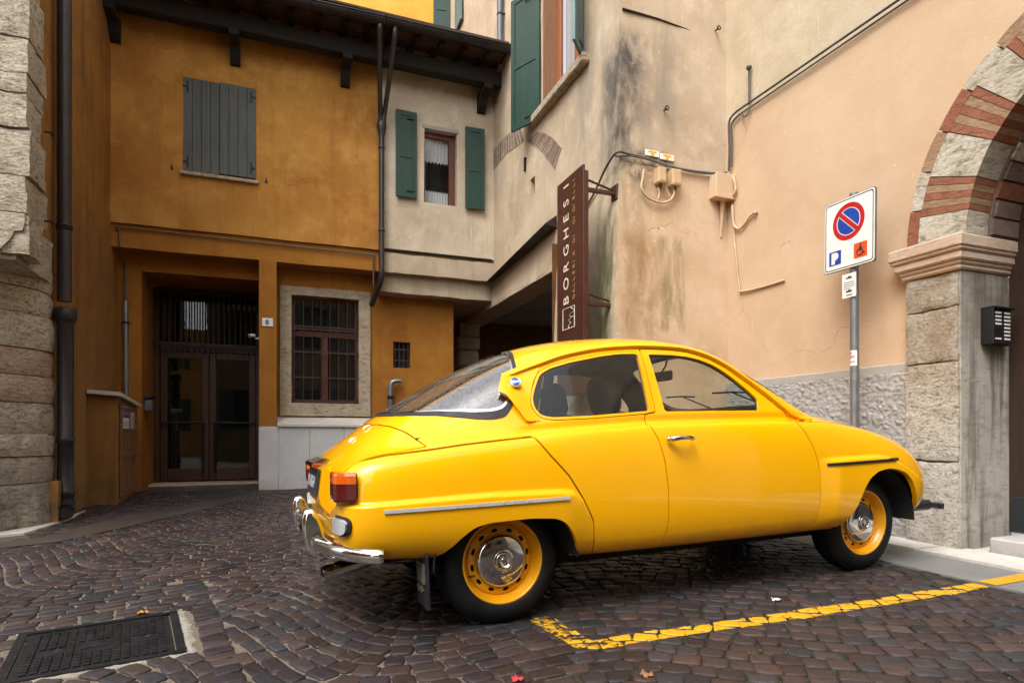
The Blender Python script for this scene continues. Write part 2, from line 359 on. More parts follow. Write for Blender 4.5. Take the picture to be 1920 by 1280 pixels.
# ================================================================== THE CAR
M['alu'] = simple('satin bright trim', (.80, .80, .78), .3, .5, var=.04)
LOW = [(.62, .28), (.732, .29), (.78, .40), (.794, .55), (.79, .72), (.778, .84)]
def st(x, low, up, dx=None): return (x, low+up, dx or [0]*15)
_z = [0]*15
NET = [
 st(-.762, [(.48, .42), (.55, .425), (.585, .46), (.60, .54), (.60, .62), (.59, .675)], [(.565, .71), (.53, .725), (.48, .735), (.42, .742), (.34, .75), (.26, .757), (.18, .761), (.09, .763), (0, .764)],
    [.005, .005, .002, 0, 0, 0, 0, 0, 0, 0, 0, -.005, -.005, -.005, -.005]),
 st(-.738, [(.56, .37), (.64, .38), (.685, .45), (.70, .55), (.70, .635), (.69, .70)], [(.665, .745), (.625, .765), (.55, .772), (.47, .78), (.38, .787), (.29, .793), (.19, .797), (.10, .80), (0, .801)],
    [.005, .0, -.002, -.004, -.004, -.004, -.002, 0, 0, 0, 0, -.005, -.005, -.005, -.005]),
 st(-.675, [(.60, .36), (.68, .375), (.73, .45), (.745, .55), (.742, .64), (.735, .72)], [(.71, .778), (.665, .805), (.60, .813), (.52, .825), (.43, .838), (.33, .848), (.22, .856), (.11, .86), (0, .861)]),
 st(-.575, [(.62, .36), (.70, .372), (.755, .45), (.768, .55), (.765, .64), (.757, .73)], [(.732, .80), (.68, .826), (.61, .84), (.54, .865), (.45, .89), (.35, .912), (.24, .928), (.12, .937), (0, .94)]),
 st(-.42, [(.62, .35), (.71, .366), (.762, .45), (.775, .55), (.773, .65), (.765, .745)], [(.742, .82), (.695, .847), (.625, .868), (.565, .91), (.49, .96), (.39, 1.005), (.27, 1.035), (.13, 1.05), (0, 1.055)]),
 st(-.20, [(.62, .32), (.715, .345), (.768, .45), (.782, .55), (.78, .66), (.772, .77)], [(.748, .85), (.702, .872), (.645, .905), (.595, .975), (.53, 1.055), (.44, 1.115), (.30, 1.155), (.15, 1.175), (0, 1.18)]),
 st(.0, [(.62, .30), (.72, .32), (.772, .43), (.786, .55), (.784, .68), (.775, .79)], [(.75, .868), (.706, .89), (.66, .93), (.615, 1.03), (.555, 1.135), (.48, 1.205), (.34, 1.255), (.17, 1.28), (0, 1.286)]),
 st(.2, [(.62, .29), (.725, .31), (.775, .42), (.79, .55), (.787, .70), (.777, .81)], [(.752, .895), (.71, .912), (.677, .955), (.63, 1.085), (.572, 1.21), (.515, 1.275), (.38, 1.335), (.19, 1.362), (0, 1.37)]),
 st(.4, [(.62, .285), (.73, .30), (.778, .41), (.792, .55), (.788, .71), (.777, .83)], [(.752, .918), (.713, .932), (.687, .985), (.637, 1.135), (.58, 1.27), (.535, 1.33), (.41, 1.39), (.21, 1.42), (0, 1.428)]),
 st(.65, LOW, [(.752, .933), (.714, .946), (.693, 1.0), (.642, 1.165), (.584, 1.315), (.548, 1.365), (.43, 1.425), (.22, 1.457), (0, 1.465)]),
 st(.9, LOW, [(.752, .942), (.714, .955), (.695, 1.008), (.645, 1.175), (.586, 1.333), (.552, 1.383), (.435, 1.442), (.22, 1.474), (0, 1.483)]),
 st(1.15, LOW, [(.752, .945), (.714, .957), (.695, 1.01), (.645, 1.175), (.586, 1.328), (.551, 1.38), (.434, 1.44), (.22, 1.472), (0, 1.481)]),
 st(1.35, LOW, [(.752, .945), (.714, .957), (.695, 1.008), (.648, 1.165), (.588, 1.30), (.545, 1.352), (.425, 1.412), (.215, 1.452), (0, 1.464)]),
 st(1.5, LOW, [(.752, .945), (.714, .957), (.695, 1.005), (.652, 1.13), (.592, 1.25), (.545, 1.30), (.415, 1.365), (.21, 1.41), (0, 1.425)]),
 st(1.7, LOW, [(.752, .944), (.714, .956), (.695, 1.0), (.66, 1.085), (.61, 1.16), (.565, 1.20), (.42, 1.26), (.21, 1.305), (0, 1.32)]),
 st(1.9, LOW, [(.75, .94), (.714, .952), (.69, .985), (.668, 1.025), (.635, 1.06), (.59, 1.085), (.44, 1.135), (.22, 1.17), (0, 1.18)]),
 st(2.08, [(.62, .28), (.732, .29), (.78, .40), (.794, .55), (.79, .72), (.776, .83)], [(.745, .93), (.71, .945), (.68, .957), (.65, .968), (.61, .98), (.56, .994), (.42, 1.027), (.21, 1.055), (0, 1.06)]),
 st(2.3, [(.62, .28), (.732, .29), (.78, .40), (.794, .55), (.788, .71), (.772, .82)], [(.735, .903), (.69, .928), (.64, .94), (.58, .958), (.50, .979), (.42, 1.0), (.30, 1.022), (.15, 1.036), (0, 1.04)]),
 st(2.6, [(.62, .29), (.735, .30), (.785, .41), (.795, .55), (.785, .69), (.76, .785)], [(.715, .85), (.668, .877), (.61, .893), (.54, .912), (.46, .935), (.37, .958), (.26, .980), (.13, .993), (0, .997)]),
 st(2.85, [(.60, .33), (.71, .34), (.765, .43), (.775, .55), (.762, .65), (.735, .725)], [(.695, .775), (.65, .802), (.59, .822), (.52, .842), (.44, .865), (.35, .885), (.25, .902), (.12, .912), (0, .915)]),
 st(3.02, [(.56, .36), (.66, .37), (.715, .44), (.72, .53), (.705, .60), (.68, .65)], [(.645, .69), (.60, .715), (.54, .737), (.47, .76), (.39, .785), (.31, .805), (.22, .822), (.11, .832), (0, .836)],
    [0, 0, 0, 0, 0, 0, 0, .01, .02, .035, .05, .065, .08, .085, .085]),
 st(3.07, [(.52, .40), (.60, .41), (.63, .46), (.63, .53), (.62, .57), (.60, .61)], [(.57, .64), (.53, .66), (.48, .675), (.42, .69), (.35, .705), (.28, .72), (.2, .73), (.1, .735), (0, .74)],
    [0, 0, 0, 0, 0, 0, .01, .02, .035, .055, .08, .10, .12, .13, .13]),
]
def bs_eval(P, n_per, sym_end=False):
    """uniform cubic B-spline through the first axis of P, end points held"""
    a = 2*P[0]-P[1]
    b = 2*P[-1]-P[-2]
    if sym_end: b = P[-2].copy(); b[..., 1] *= -1
    Q = np.concatenate([a[None], P, b[None]]); out = []
    for i in range(len(P)-1):
        last = i == len(P)-2
        for t in np.linspace(0, 1, n_per+1)[:None if last else -1]:
            w = np.array([(1-t)**3, 3*t**3-6*t*t+4, -3*t**3+3*t*t+3*t+1, t**3])/6
            out.append(np.tensordot(w, Q[i:i+4], 1))
    return np.array(out)
_net = np.array([[(x+d, -y, z) for (y, z), d in zip(rows, dx)] for x, rows, dx in NET])
_S = bs_eval(_net, 16)
_S = bs_eval(_S.transpose(1, 0, 2), 15, True).transpose(1, 0, 2)          # (nx, nt, 3), near half, y <= 0

def catmull(pts, n=10, closed=False):
    P = [np.array(p, float) for p in pts]; m = len(P); out = []
    for i in range(m if closed else m-1):
        p0 = P[(i-1) % m] if closed or i > 0 else 2*P[0]-P[1]; p1 = P[i]; p2 = P[(i+1) % m]
        p3 = P[(i+2) % m] if closed or i+2 < m else 2*P[-1]-P[-2]
        for t in np.linspace(0, 1, n, endpoint=False):
            out.append(.5*((2*p1)+(-p0+p2)*t+(2*p0-5*p1+4*p2-p3)*t*t+(-p0+3*p1-3*p2+p3)*t**3))
    if not closed: out.append(P[-1])
    return np.array(out)
def rounded(pts, r):
    """closed polygon with corner radius r (number or list)"""
    P = [np.array(p, float) for p in pts]; m = len(P); out = []
    rs = r if isinstance(r, (list, tuple)) else [r]*m
    for i in range(m):
        a, b, c = P[i-1], P[i], P[(i+1) % m]; la, lc = np.linalg.norm(a-b), np.linalg.norm(c-b); q = min(rs[i], .48*la, .48*lc)
        if q < 1e-4: out.append(b); continue
        s, e = b+(a-b)/la*q, b+(c-b)/lc*q
        for t in np.linspace(0, 1, 7): out.append((1-t)**2*s+2*t*(1-t)*b+t*t*e)
    return np.array(out)
def sdf(P2, poly):
    """signed distance to a closed polygon, negative inside"""
    P2 = np.asarray(P2); poly = np.asarray(poly); a = poly; b = np.roll(poly, -1, 0)
    d2 = np.full(len(P2), 1e9); ins = np.zeros(len(P2), bool)
    for p, q in zip(a, b):
        e = q-p; L = e@e
        if L < 1e-14: continue
        w = P2-p; t = np.clip((w@e)/L, 0, 1); r = w-t[:, None]*e; d2 = np.minimum(d2, (r*r).sum(1))
        c = (p[1] <= P2[:, 1]) != (q[1] <= P2[:, 1])
        with np.errstate(divide='ignore', invalid='ignore'): xi = p[0]+(P2[:, 1]-p[1])*e[0]/(e[1] if abs(e[1]) > 1e-12 else 1e-12)
        ins ^= c & (P2[:, 0] < xi)
    return np.where(ins, -1, 1)*np.sqrt(d2)

# --- fender swage ledges pressed into the flanks
R_SWAGE = [(-1.2, .622), (-.714, .627), (-.396, .638), (-.114, .647), (.245, .643), (.321, .632), (.372, .592), (.415, .51), (.44, .40), (.45, .1), (-1.2, .1)]
F_SWAGE = [(1.965, .1), (1.965, .731), (2.474, .739), (2.584, .72), (2.695, .671), (2.866, .586), (3.05, .51), (3.3, .46), (3.3, .1)]
_flat = _S.reshape(-1, 3).copy()
_xz = _flat[:, [0, 2]]
def _sm(t): t = np.clip(t, 0, 1); return t*t*(3-2*t)
_side = _flat[:, 1] < -.5
_b = .022*_sm(-sdf(_xz, np.array(R_SWAGE))/.019)*_sm((.46-_xz[:, 0])/.2) * _sm((_xz[:, 0]+.86)/.12)
_b += .026*_sm(-sdf(_xz, np.array(F_SWAGE))/.018)*_sm((3.06-_xz[:, 0])/.25)*(.15+.85*_sm((_xz[:, 0]-1.97)/.14))
_flat[:, 1] -= np.where(_side, _b*_sm((_xz[:, 1]-.26)/.12), 0)
_bz = np.interp(_xz[:, 0], [-.1, .136, .4, .8, 1.386, 1.712, 1.95, 2.2], [.885, .8955, .916, .940, .9495, .953, .950, .94])
_q = _xz[:, 1]-_bz
_ins = .015*_sm(_q/.006+.5)*(1-_sm((_q-.012)/.05))*_sm((_xz[:, 0]-.0)/.15)*_sm((2.05-_xz[:, 0])/.12)+.006*np.exp(-(_q-.002)**2/(2*.004**2))*_sm((_xz[:, 0]-.0)/.15)*_sm((2.05-_xz[:, 0])/.12)
_flat[:, 1] += np.where(_side, _ins, 0)
_S = _flat.reshape(_S.shape)
NX, NTR = _S.shape[:2]
_du = np.gradient(_S, axis=0); _dv = np.gradient(_S, axis=1); _N = np.cross(_dv, _du); _N /= np.linalg.norm(_N, axis=2, keepdims=True)+1e-12
if _N[NX//2, NTR//3, 1] > 0: _N = -_N
_N[:, -1, 1] = 0; _N[:, -1] /= np.linalg.norm(_N[:, -1], axis=1, keepdims=True)

class Skin:
    """a piece of the body surface that can be cut along implicit curves"""
    def __init__(s, V=None, N=None, Fc=None):
        if V is None:
            s.V = _S.reshape(-1, 3).copy(); s.N = _N.reshape(-1, 3).copy()
            s.F = [(i*NTR+j, (i+1)*NTR+j, (i+1)*NTR+j+1, i*NTR+j+1) for i in range(NX-1) for j in range(NTR-1)]
        else: s.V, s.N, s.F = V, N, Fc
    def xz(s): return s.V[:, [0, 2]]
    def xy(s): return s.V[:, [0, 1]]
    def cut(s, f, both=False):
        """f: callable on the skin giving a field; keeps the part where it is negative (and returns the rest too if both)"""
        val = f(s); V = list(s.V); N = list(s.N); edge = {}; neg = []; pos = []
        sg = val < 0
        def mid(i, j):
            k = (i, j) if i < j else (j, i)
            if k not in edge:
                a, b = k; t = val[a]/(val[a]-val[b]); V.append(s.V[a]*(1-t)+s.V[b]*t)
                m = s.N[a]*(1-t)+s.N[b]*t; N.append(m/(np.linalg.norm(m)+1e-12)); edge[k] = len(V)-1
            return edge[k]
        for fc in s.F:
            q = [sg[i] for i in fc]
            if all(q): neg.append(fc); continue
            if not any(q): pos.append(fc); continue
            A, B = [], []
            for w, i in enumerate(fc):
                j = fc[(w+1) % len(fc)]
                (A if sg[i] else B).append(i)
                if sg[i] != sg[j]: m = mid(i, j); A.append(m); B.append(m)
            if len(A) > 2: neg.append(tuple(A))
            if len(B) > 2: pos.append(tuple(B))
        V, N = np.array(V), np.array(N)
        a = Skin(V, N, neg); b = Skin(V, N, pos)
        return (a, b) if both else a
    def copy(s): return Skin(s.V, s.N, list(s.F))
    def compact(s):
        used = sorted({i for f in s.F for i in f}); m = {o: k for k, o in enumerate(used)}
        s.V = s.V[used]; s.N = s.N[used]; s.F = [tuple(m[i] for i in f) for f in s.F]; return s
    def boundary(s):
        cnt = {}
        for f in s.F:
            for w, i in enumerate(f):
                j = f[(w+1) % len(f)]; cnt[(i, j)] = cnt.get((i, j), 0)+1
        return [(i, j) for (i, j) in cnt if (j, i) not in cnt]
    def mesh(s, mirror=False, offset=0.0, rim=.014, rim_at=None, flip=False, rim_w=None):
        """vertex, face and normal lists; rim folds the free edges inwards by rim metres (centre line and outline of the whole body stay open)"""
        s.compact()
        if not s.F: return np.zeros((0, 3)), [], np.zeros((0, 3))
        V = s.V + s.N*offset; Nn = s.N; Fc = list(s.F); V2 = list(V); N2 = list(Nn); Fo = list(Fc)
        if rim:
            for i, j in s.boundary():
                if abs(V[i][1]) < 1e-4 and abs(V[j][1]) < 1e-4: continue
                e = V[j]-V[i]; fn = np.cross(Nn[i], e); l = np.linalg.norm(fn)
                fn = -fn/l if l > 1e-9 else Nn[i]
                k = len(V2); V2 += [V[i], V[j], V[j]-Nn[j]*rim, V[i]-Nn[i]*rim]; N2 += [fn]*4; Fo.append((k+1, k, k+3, k+2))
        V2, N2 = np.array(V2), np.array(N2)
        if flip: N2 = -N2; Fo = [f[::-1] for f in Fo]
        if mirror: V2 = V2*[1, -1, 1]; N2 = N2*[1, -1, 1]; Fo = [f[::-1] for f in Fo]
        return V2, Fo, N2
def skin_part(pieces):
    mb = MB(); N = []
    for V, Fc, Nn in pieces: mb.add(V, Fc, 0, True); N.extend(Nn)
    return mb, N

# --- outlines (car coordinates: x forward from the rear axle, z up)
R_ARCH = rounded([(.42, .05), (.40, .20), (.372, .312), (.345, .372), (.312, .432), (.272, .482), (.222, .507), (.085, .517), (-.116, .511), (-.190, .494), (-.246, .452), (-.290, .408), (-.335, .372), (-.385, .345), (-.43, .05)], .03)
F_ARCH = rounded([(3.06, .05), (2.875, .335), (2.853, .378), (2.825, .431), (2.787, .503), (2.745, .570), (2.690, .618), (2.601, .645), (2.509, .652), (2.419, .638), (2.345, .598), (2.298, .540), (2.262, .465), (2.218, .390), (2.152, .312), (2.09, .268), (2.0, .05)], .025)
Q_WIN = rounded([(.842, 1.331), (.720, 1.326), (.605, 1.309), (.428, 1.273), (.313, 1.240), (.252, 1.208), (.219, 1.155), (.186, 1.085), (.188, 1.035), (.213, .998), (.275, .987), (.481, .994), (.836, 1.017)], .02)
D_WIN = rounded([(.912, 1.331), (.922, 1.17), (.933, 1.014), (1.595, 1.018), (1.613, 1.080), (1.559, 1.137), (1.485, 1.199), (1.413, 1.249), (1.341, 1.287), (1.257, 1.313), (1.173, 1.327), (1.064, 1.333)], .012)
DOOR = rounded([(.871, .2), (.871, .301), (.879, .446), (.875, .602), (.859, .759), (.832, .868), (.799, .94), (.800, 1.0), (.872, 1.01), (.866, 1.364), (1.06, 1.364), (1.20, 1.354), (1.33, 1.322), (1.44, 1.272), (1.56, 1.19), (1.68, 1.10), (1.80, 1.002),
                (1.835, .944), (1.872, .886), (1.918, .792), (1.948, .697), (1.962, .543), (1.950, .367), (1.936, .292), (1.93, .2)], .012)
R_FENDER = np.array([(-1.2, .765), (-.765, .777), (-.70, .800), (-.56, .826), (-.38, .8445), (-.2, .866), (0, .884), (.136, .895), (.200, .812), (.300, .703), (.372, .592), (.430, .479), (.455, .313), (.46, .1), (-1.2, .1)])
F_FENDER = np.array([(1.835, .947), (1.872, .886), (1.918, .792), (1.948, .697), (1.962, .543), (1.950, .367), (1.936, .292), (1.93, .1), (3.4, .1), (3.4, .60), (3.06, .67), (2.95, .76), (2.85, .80), (2.6, .875), (2.3, .926), (2.08, .944)])
LID = np.array([(-1.2, -.60), (-.80, -.60), (-.72, -.635), (-.50, -.668), (-.372, -.672), (-.385, -.63), (-.42, -.56), (-.465, -.46), (-.50, -.34), (-.525, -.18), (-.53, .05), (-1.2, .05)])
BACKLIGHT = rounded([(-.445, .12), (-.445, -.12), (-.430, -.25), (-.392, -.37), (-.318, -.47), (-.22, -.540), (-.12, -.583), (-.03, -.606), (.035, -.612), (.078, -.592), (.105, -.56), (.128, -.50), (.152, -.42), (.195, -.30), (.225, -.16), (.232, .12)], .04)
WINDSHIELD = rounded([(2.12, .12), (2.105, -.2), (2.04, -.42), (1.95, -.545), (1.86, -.562), (1.70, -.535), (1.57, -.495), (1.48, -.44), (1.50, -.25), (1.52, .12)], .05)
def in_xz(poly, g=0.0, inv=False): return lambda s: (-1 if inv else 1)*(sdf(s.xz(), poly)-g)
def in_xy(poly, g=0.0, inv=False): return lambda s: (-1 if inv else 1)*(sdf(s.xy(), poly)-g)
def on_side(poly, g=0.0, inv=False, ylim=-.45):
    """side-view outline, only on the flank"""
    def f(s):
        d = np.maximum(sdf(s.xz(), poly)-g, s.V[:, 1]-ylim)
        return -d if inv else d
    return f
def on_top(poly, g=0.0, inv=False, zlim=.60):
    def f(s):
        d = np.maximum(sdf(s.xy(), poly)-g, zlim-s.V[:, 2])
        return -d if inv else d
    return f
GAP = .0034
CAR = Thing("parked_car", "glossy yellow vintage two-door fastback car parked nose-in beside the wall", "car", tuple(CAR_O), FRAME_W)
CAR.e.matrix_world = FRAME_C; CAR.base = (0, 0, 0)
def cpart(name, mb, mats, parent=None, label=None, N=None): return CAR.part(name, mb, mats, parent, label, normals=N)

full = Skin()
full = full.cut(on_side(R_ARCH, inv=True, ylim=-.3)).cut(on_side(F_ARCH, inv=True, ylim=-.3))
def take(sk, fin, fout):
    """splits sk into the panel inside an outline and the rest, a panel gap apart"""
    return sk.cut(fin), sk.cut(fout)
body = full
backl, body = take(body, on_top(BACKLIGHT, -.0), on_top(BACKLIGHT, 0.0, True))
wind, body = take(body, on_top(WINDSHIELD, 0, zlim=.9), on_top(WINDSHIELD, 0, True, zlim=.9))
door, body = take(body, on_side(DOOR, -GAP), on_side(DOOR, GAP, True))
dwin, door = take(door, on_side(D_WIN, 0), on_side(D_WIN, 0, True))
qouter, body = take(body, on_side(Q_WIN, .012), on_side(Q_WIN, .016, True))
qring = qouter.cut(on_side(Q_WIN, 0, True)); qwin = qouter.cut(on_side(Q_WIN, .001))
lid, body = take(body, on_top(LID, -GAP, zlim=.50), on_top(LID, GAP, True, zlim=.50))
rfen, body = take(body, on_side(R_FENDER, -.0042, ylim=-.50), on_side(R_FENDER, .0042, True, ylim=-.50))
ffen, body = take(body, on_side(F_FENDER, -.0015), on_side(F_FENDER, .0015, True))
# rear closing panel and nose closing panel from the end rings
def end_cap(i, depth=0.0):
    ring = _S[i]; pts = [tuple(p) for p in ring]+[(p[0], -p[1], p[2]) for p in ring[::-1][1:]]
    c = np.mean(np.array(pts), 0); mb = MB(); n = len(pts)
    mb.add(pts+[tuple(c)], [(k, (k+1) % n, n) for k in range(n)], 0, False); return mb
both = lambda sk, **k: [sk.copy().mesh(**k), sk.copy().mesh(mirror=True, **k)]
mb, N = skin_part(both(body)); BODY = cpart("body", mb, M['paint'], N=N)
cap = end_cap(0); REAR = cpart("rear_panel", cap, M['paint']); cap = end_cap(-1); cpart("nose_panel", cap, M['paint'])
mb, N = skin_part(both(lid)); LIDO = cpart("boot_lid", mb, M['paint'], N=N)
for mir in (False, True):
    mb, N = skin_part([rfen.copy().mesh(mirror=mir, rim=.03)]); cpart("rear_fender", mb, M['paint'], N=N)
    mb, N = skin_part([ffen.copy().mesh(mirror=mir, rim=.03)]); cpart("front_fender", mb, M['paint'], N=N)
    mb, N = skin_part([door.copy().mesh(mirror=mir)]); d_ = cpart("door", mb, M['paint'], N=N)
    mb, N = skin_part([dwin.copy().mesh(mirror=mir, offset=-.010, rim=0)]); cpart("side_window", mb, M['carglass'], d_, N=N)
    # pull handle: a bowed chrome grip on two feet
    sgn = 1 if mir else -1
    def hp(x, z, o): return (x, sgn*(.787+o), z)
    h = MB(); pth = [hp(.890, .868, .004), hp(.898, .870, .026), hp(.94, .875, .040), hp(.99, .874, .040), hp(1.020, .868, .030), hp(1.028, .860, .003)]
    h.tube(catmull(pth, 5), .009, 10, radii=[.015, .0155, .0155, .015, .015, .0145, .014, .014, .0135, .013, .013, .0125, .012, .0115, .011, .0105, .010, .0095, .009, .0085, .008, .0075, .0075, .007, .007, .007][:26])
    h.revolve([(0, .016), (.010, .015), (.0125, .008), (.0135, 0)], hp(.884, .868, 0), (0, sgn, 0), 20)
    cpart("handle", h, M['chrome'], d_)
    mb, N = skin_part([qring.copy().mesh(mirror=mir, offset=.002, rim=.02)]); q_ = cpart("quarter_window", mb, M['paint'], N=N)
    mb, N = skin_part([qwin.copy().mesh(mirror=mir, offset=-.006, rim=0)]); cpart("pane", mb, M['carglass'], q_, N=N)
    # raised air-outlet blade behind the quarter window with its round badge
    VENT = rounded([(.070, 1.200), (.262, 1.247), (.205, 1.165), (.172, 1.085), (.168, 1.02), (.205, .972), (.128, .962), (.055, 1.085), (.020, 1.105)], .006)
    v = full.cut(on_side(VENT, 0)); v = v.copy().compact()
    off = .004+.030*_sm(1-np.clip((v.V[:, 0]-(.04+.45*(1.12-v.V[:, 2])*.45))/.13, 0, 1))
    v.V = v.V+v.N*off[:, None]
    a_ = np.array([.92, -.35, .0]); v.N = v.N*.8+np.array([-.32, -.1, 0]); v.N /= np.linalg.norm(v.N, axis=1, keepdims=True)
    mb, N = skin_part([v.mesh(mirror=mir, rim=.04)]); ven = cpart("air_outlet", mb, M['paint'])
    # drip rail
    RAIL = catmull([(.066, 1.185), (.16, 1.222), (.27, 1.262), (.40, 1.305), (.60, 1.346), (.84, 1.369), (1.06, 1.372), (1.20, 1.362), (1.33, 1.331), (1.45, 1.278), (1.57, 1.198), (1.69, 1.107), (1.81, 1.010), (1.90, .966), (1.965, .950)], 8)
    rz = lambda s: np.interp(s.V[:, 0], RAIL[:, 0], RAIL[:, 1]); sl = lambda s: 1/np.sqrt(1+np.interp(s.V[:, 0], RAIL[:-1, 0], np.diff(RAIL[:, 1])/np.diff(RAIL[:, 0]))**2)
    r = Skin().cut(lambda s: np.maximum(s.V[:, 1]+.45, np.maximum(.066-s.V[:, 0], s.V[:, 0]-1.965)))
    r = r.cut(lambda s: (s.V[:, 2]-rz(s))*sl(s)-.012).cut(lambda s: -(s.V[:, 2]-rz(s))*sl(s)-.006)
    mb, N = skin_part([r.mesh(mirror=mir, offset=.021, rim=.03)]); cpart("drip_rail", mb, M['paint'], N=N)
    # bright flank trims
    def strip(x0, z0, x1, z1, hw):
        f = lambda s: z0+(z1-z0)*(s.V[:, 0]-x0)/(x1-x0)
        t = full.cut(lambda s: np.maximum(s.V[:, 1]+.5, np.maximum(x0-s.V[:, 0], s.V[:, 0]-x1))).cut(lambda s: s.V[:, 2]-f(s)-hw).cut(lambda s: f(s)-s.V[:, 2]-hw); return t
    mb, N = skin_part([strip(-.59, .590, .285, .601, .0075).mesh(mirror=mir, offset=.008, rim=.012)]); cpart("trim_strip", mb, M['alu'], N=N, label="bright chrome strip on the rear fender")
    mb, N = skin_part([strip(2.007, .694, 2.661, .704, .0075).mesh(mirror=mir, offset=.007, rim=.012)]); cpart("trim_strip", mb, M['trim_black'], N=N, label="dark strip on the front fender")
# round badge
BADGE = (.115, -.648, 1.150)
bq = min(range(len(_flat)), key=lambda k: abs(_flat[k][0]-BADGE[0])+abs(_flat[k][2]-BADGE[2])+(1 if _flat[k][1] > -.4 else 0))
bn = Vector(_N.reshape(-1, 3)[bq]); bp = Vector(_flat[bq])+bn*.032
bex = Vector((1, 0, 0))-bn*bn.x; bex.normalize(); bey = bn.cross(bex); bey = bey if bey.z > 0 else -bey
mb = MB(); mb.revolve([(0, .004), (.021, .0035), (.0235, .002), (.0245, -.012)], bp, bn, 32)
bd = cpart("badge", mb, simple("badge blue enamel", (.006, .06, .34), .25, Coat_Weight=1.0), ven.parent)
mb = MB(); mb.revolve([(.0225, .002), (.0245, .0055), (.0265, .0035), (.0265, -.012)], bp, bn, 32); cpart("badge_ring", mb, M['chrome'], bd)
mb = text_mb("SAAB", .0135, bp+bn*.0045-bey*.0045, bex, bey, .001, align='CENTER', bold=.0006); cpart("badge_lettering", mb, simple("white enamel", (.8, .8, .8), .4), bd)
# rear screen: glass, bright bezel, black gasket
def ring(poly, g0, g1, off, rim, fn=on_top, **k): return Skin().cut(fn(poly, g1, **k)).cut(fn(poly, g0, True, **k)), off, rim
mb, N = skin_part(both(backl, offset=-.006, rim=0)); rw = cpart("rear_window", mb, M['rearglass'], N=N)
sk, o_, r_ = ring(BACKLIGHT, -.001, .0065, .006, .012); mb, N = skin_part(both(sk, offset=.006, rim=.014)); cpart("bright_bezel", mb, M['chrome'], rw, N=N)
sk, o_, r_ = ring(BACKLIGHT, .0055, .026, .003, .012); mb, N = skin_part(both(sk, offset=.004, rim=.012)); cpart("gasket", mb, M['rubber'], rw, N=N)
mb, N = skin_part(both(wind, offset=-.006, rim=0)); ws = cpart("windshield", mb, M['carglass'], N=N)
sk = Skin().cut(on_top(WINDSHIELD, .018, zlim=.9)).cut(on_top(WINDSHIELD, -.008, True, zlim=.9)); mb, N = skin_part(both(sk, offset=.004, rim=.012)); cpart("gasket", mb, M['rubber'], ws, N=N)
# cabin lining just inside the skin
lin = Skin().cut(on_side(R_ARCH, .02, True, ylim=-.3)).cut(on_side(F_ARCH, .02, True, ylim=-.3)).cut(on_top(BACKLIGHT, -.01, True)).cut(on_top(WINDSHIELD, -.01, True, zlim=.9)).cut(on_side(D_WIN, -.004, True)).cut(on_side(Q_WIN, -.004, True))
mb, N = skin_part(both(lin, offset=-.022, rim=0, flip=True)); cpart("cabin_lining", mb, M['interior'], N=N)
# floor pan, wheel tubs, parcel shelf, dashboard
mb = MB(); mb.box((-.70, -.42, .30), (2.0, .42, .33)); mb.box((.47, -.63, .305), (2.05, .63, .33)); mb.box((1.86, -.64, .30), (1.90, .64, .93)); mb.box((-.40, -.60, .86), (.16, .60, .90)); mb.box((.12, -.60, .33), (.17, .60, .90))
mb.box((-.25, -.36, .185), (2.75, .36, .30)); mb.box((-.60, -.30, .30), (-.4, .55, .345)); cpart("floor_pan", mb, M['underbody'])  # lower box added to block light under the car
for x_, r_ in ((0, .36), (2.488, .355)):
    for s_ in (-1, 1):
        mb = MB(); n_ = 20; vs = []
        for k in range(n_+1):
            w = math.pi*(.0+1.0*k/n_); vs += [(x_+r_*1.02*math.cos(w), s_*.76 if False else s_*.745, .30+r_*math.sin(w)), (x_+r_*math.cos(w), s_*.40, .30+r_*math.sin(w))]
        mb.add(vs, [(2*k, 2*k+1, 2*k+3, 2*k+2) for k in range(n_)]); mb.add([vs[2*k+1] for k in range(n_+1)], [tuple(range(n_+1))])
        cpart("wheel_tub", mb, M['underbody'])
mb = MB(); mb.bbox((1.72, -.62, .80), (1.90, .62, .985), .04); cpart("dashboard", mb, M['interior'])
# seats with rounded head restraints
def blob(mb, c, s, n=12, p=2.6, tilt=0.0):
    vs = []; fs = []; m = n*2
    for i in range(n+1):
        a = math.pi*i/n
        for k in range(m):
            b = 2*math.pi*k/m; q = [math.sin(a)*math.cos(b), math.sin(a)*math.sin(b), math.cos(a)]
            q = [math.copysign(abs(t)**(2/p), t) for t in q]; x, y, z = q[0]*s[0], q[1]*s[1], q[2]*s[2]
            vs.append((c[0]+x*math.cos(tilt)-z*math.sin(tilt), c[1]+y, c[2]+z*math.cos(tilt)+x*math.sin(tilt)))
    for i in range(n):
        for k in range(m): fs.append((i*m+k, (i+1)*m+k, (i+1)*m+(k+1) % m, i*m+(k+1) % m))
    return mb.add(vs, fs, 0, True)
for s_ in (-1, 1):
    mb = MB(); blob(mb, (1.12, s_*.32, .52), (.27, .25, .10), p=4); blob(mb, (.86, s_*.32, .76), (.09, .245, .27), p=3.6, tilt=.22); sx = cpart("seat", mb, M['seatcloth'])
    mb = MB(); blob(mb, (.785, s_*.32, 1.115), (.062, .135, .125), p=2.7, tilt=.18); cpart("headrest", mb, M['seatcloth'], sx)
    [cpart("headrest_post", MB().tube([(.81, s_*.32+d, .95), (.79, s_*.32+d, 1.08)], .007, 8), M['chrome'], sx) for d in (-.06, .06)]
mb = MB(); blob(mb, (.36, 0, .66), (.09, .58, .22), p=4, tilt=.35); blob(mb, (.56, 0, .50), (.25, .58, .10), p=4); cpart("rear_bench", mb, M['seatcloth'])
mb = MB(); cw = Vector((1.43, .33, .86)); ax = Vector((-.88, 0, .47)).normalized()
e1 = Vector((0, 1, 0)); e2 = ax.cross(e1)
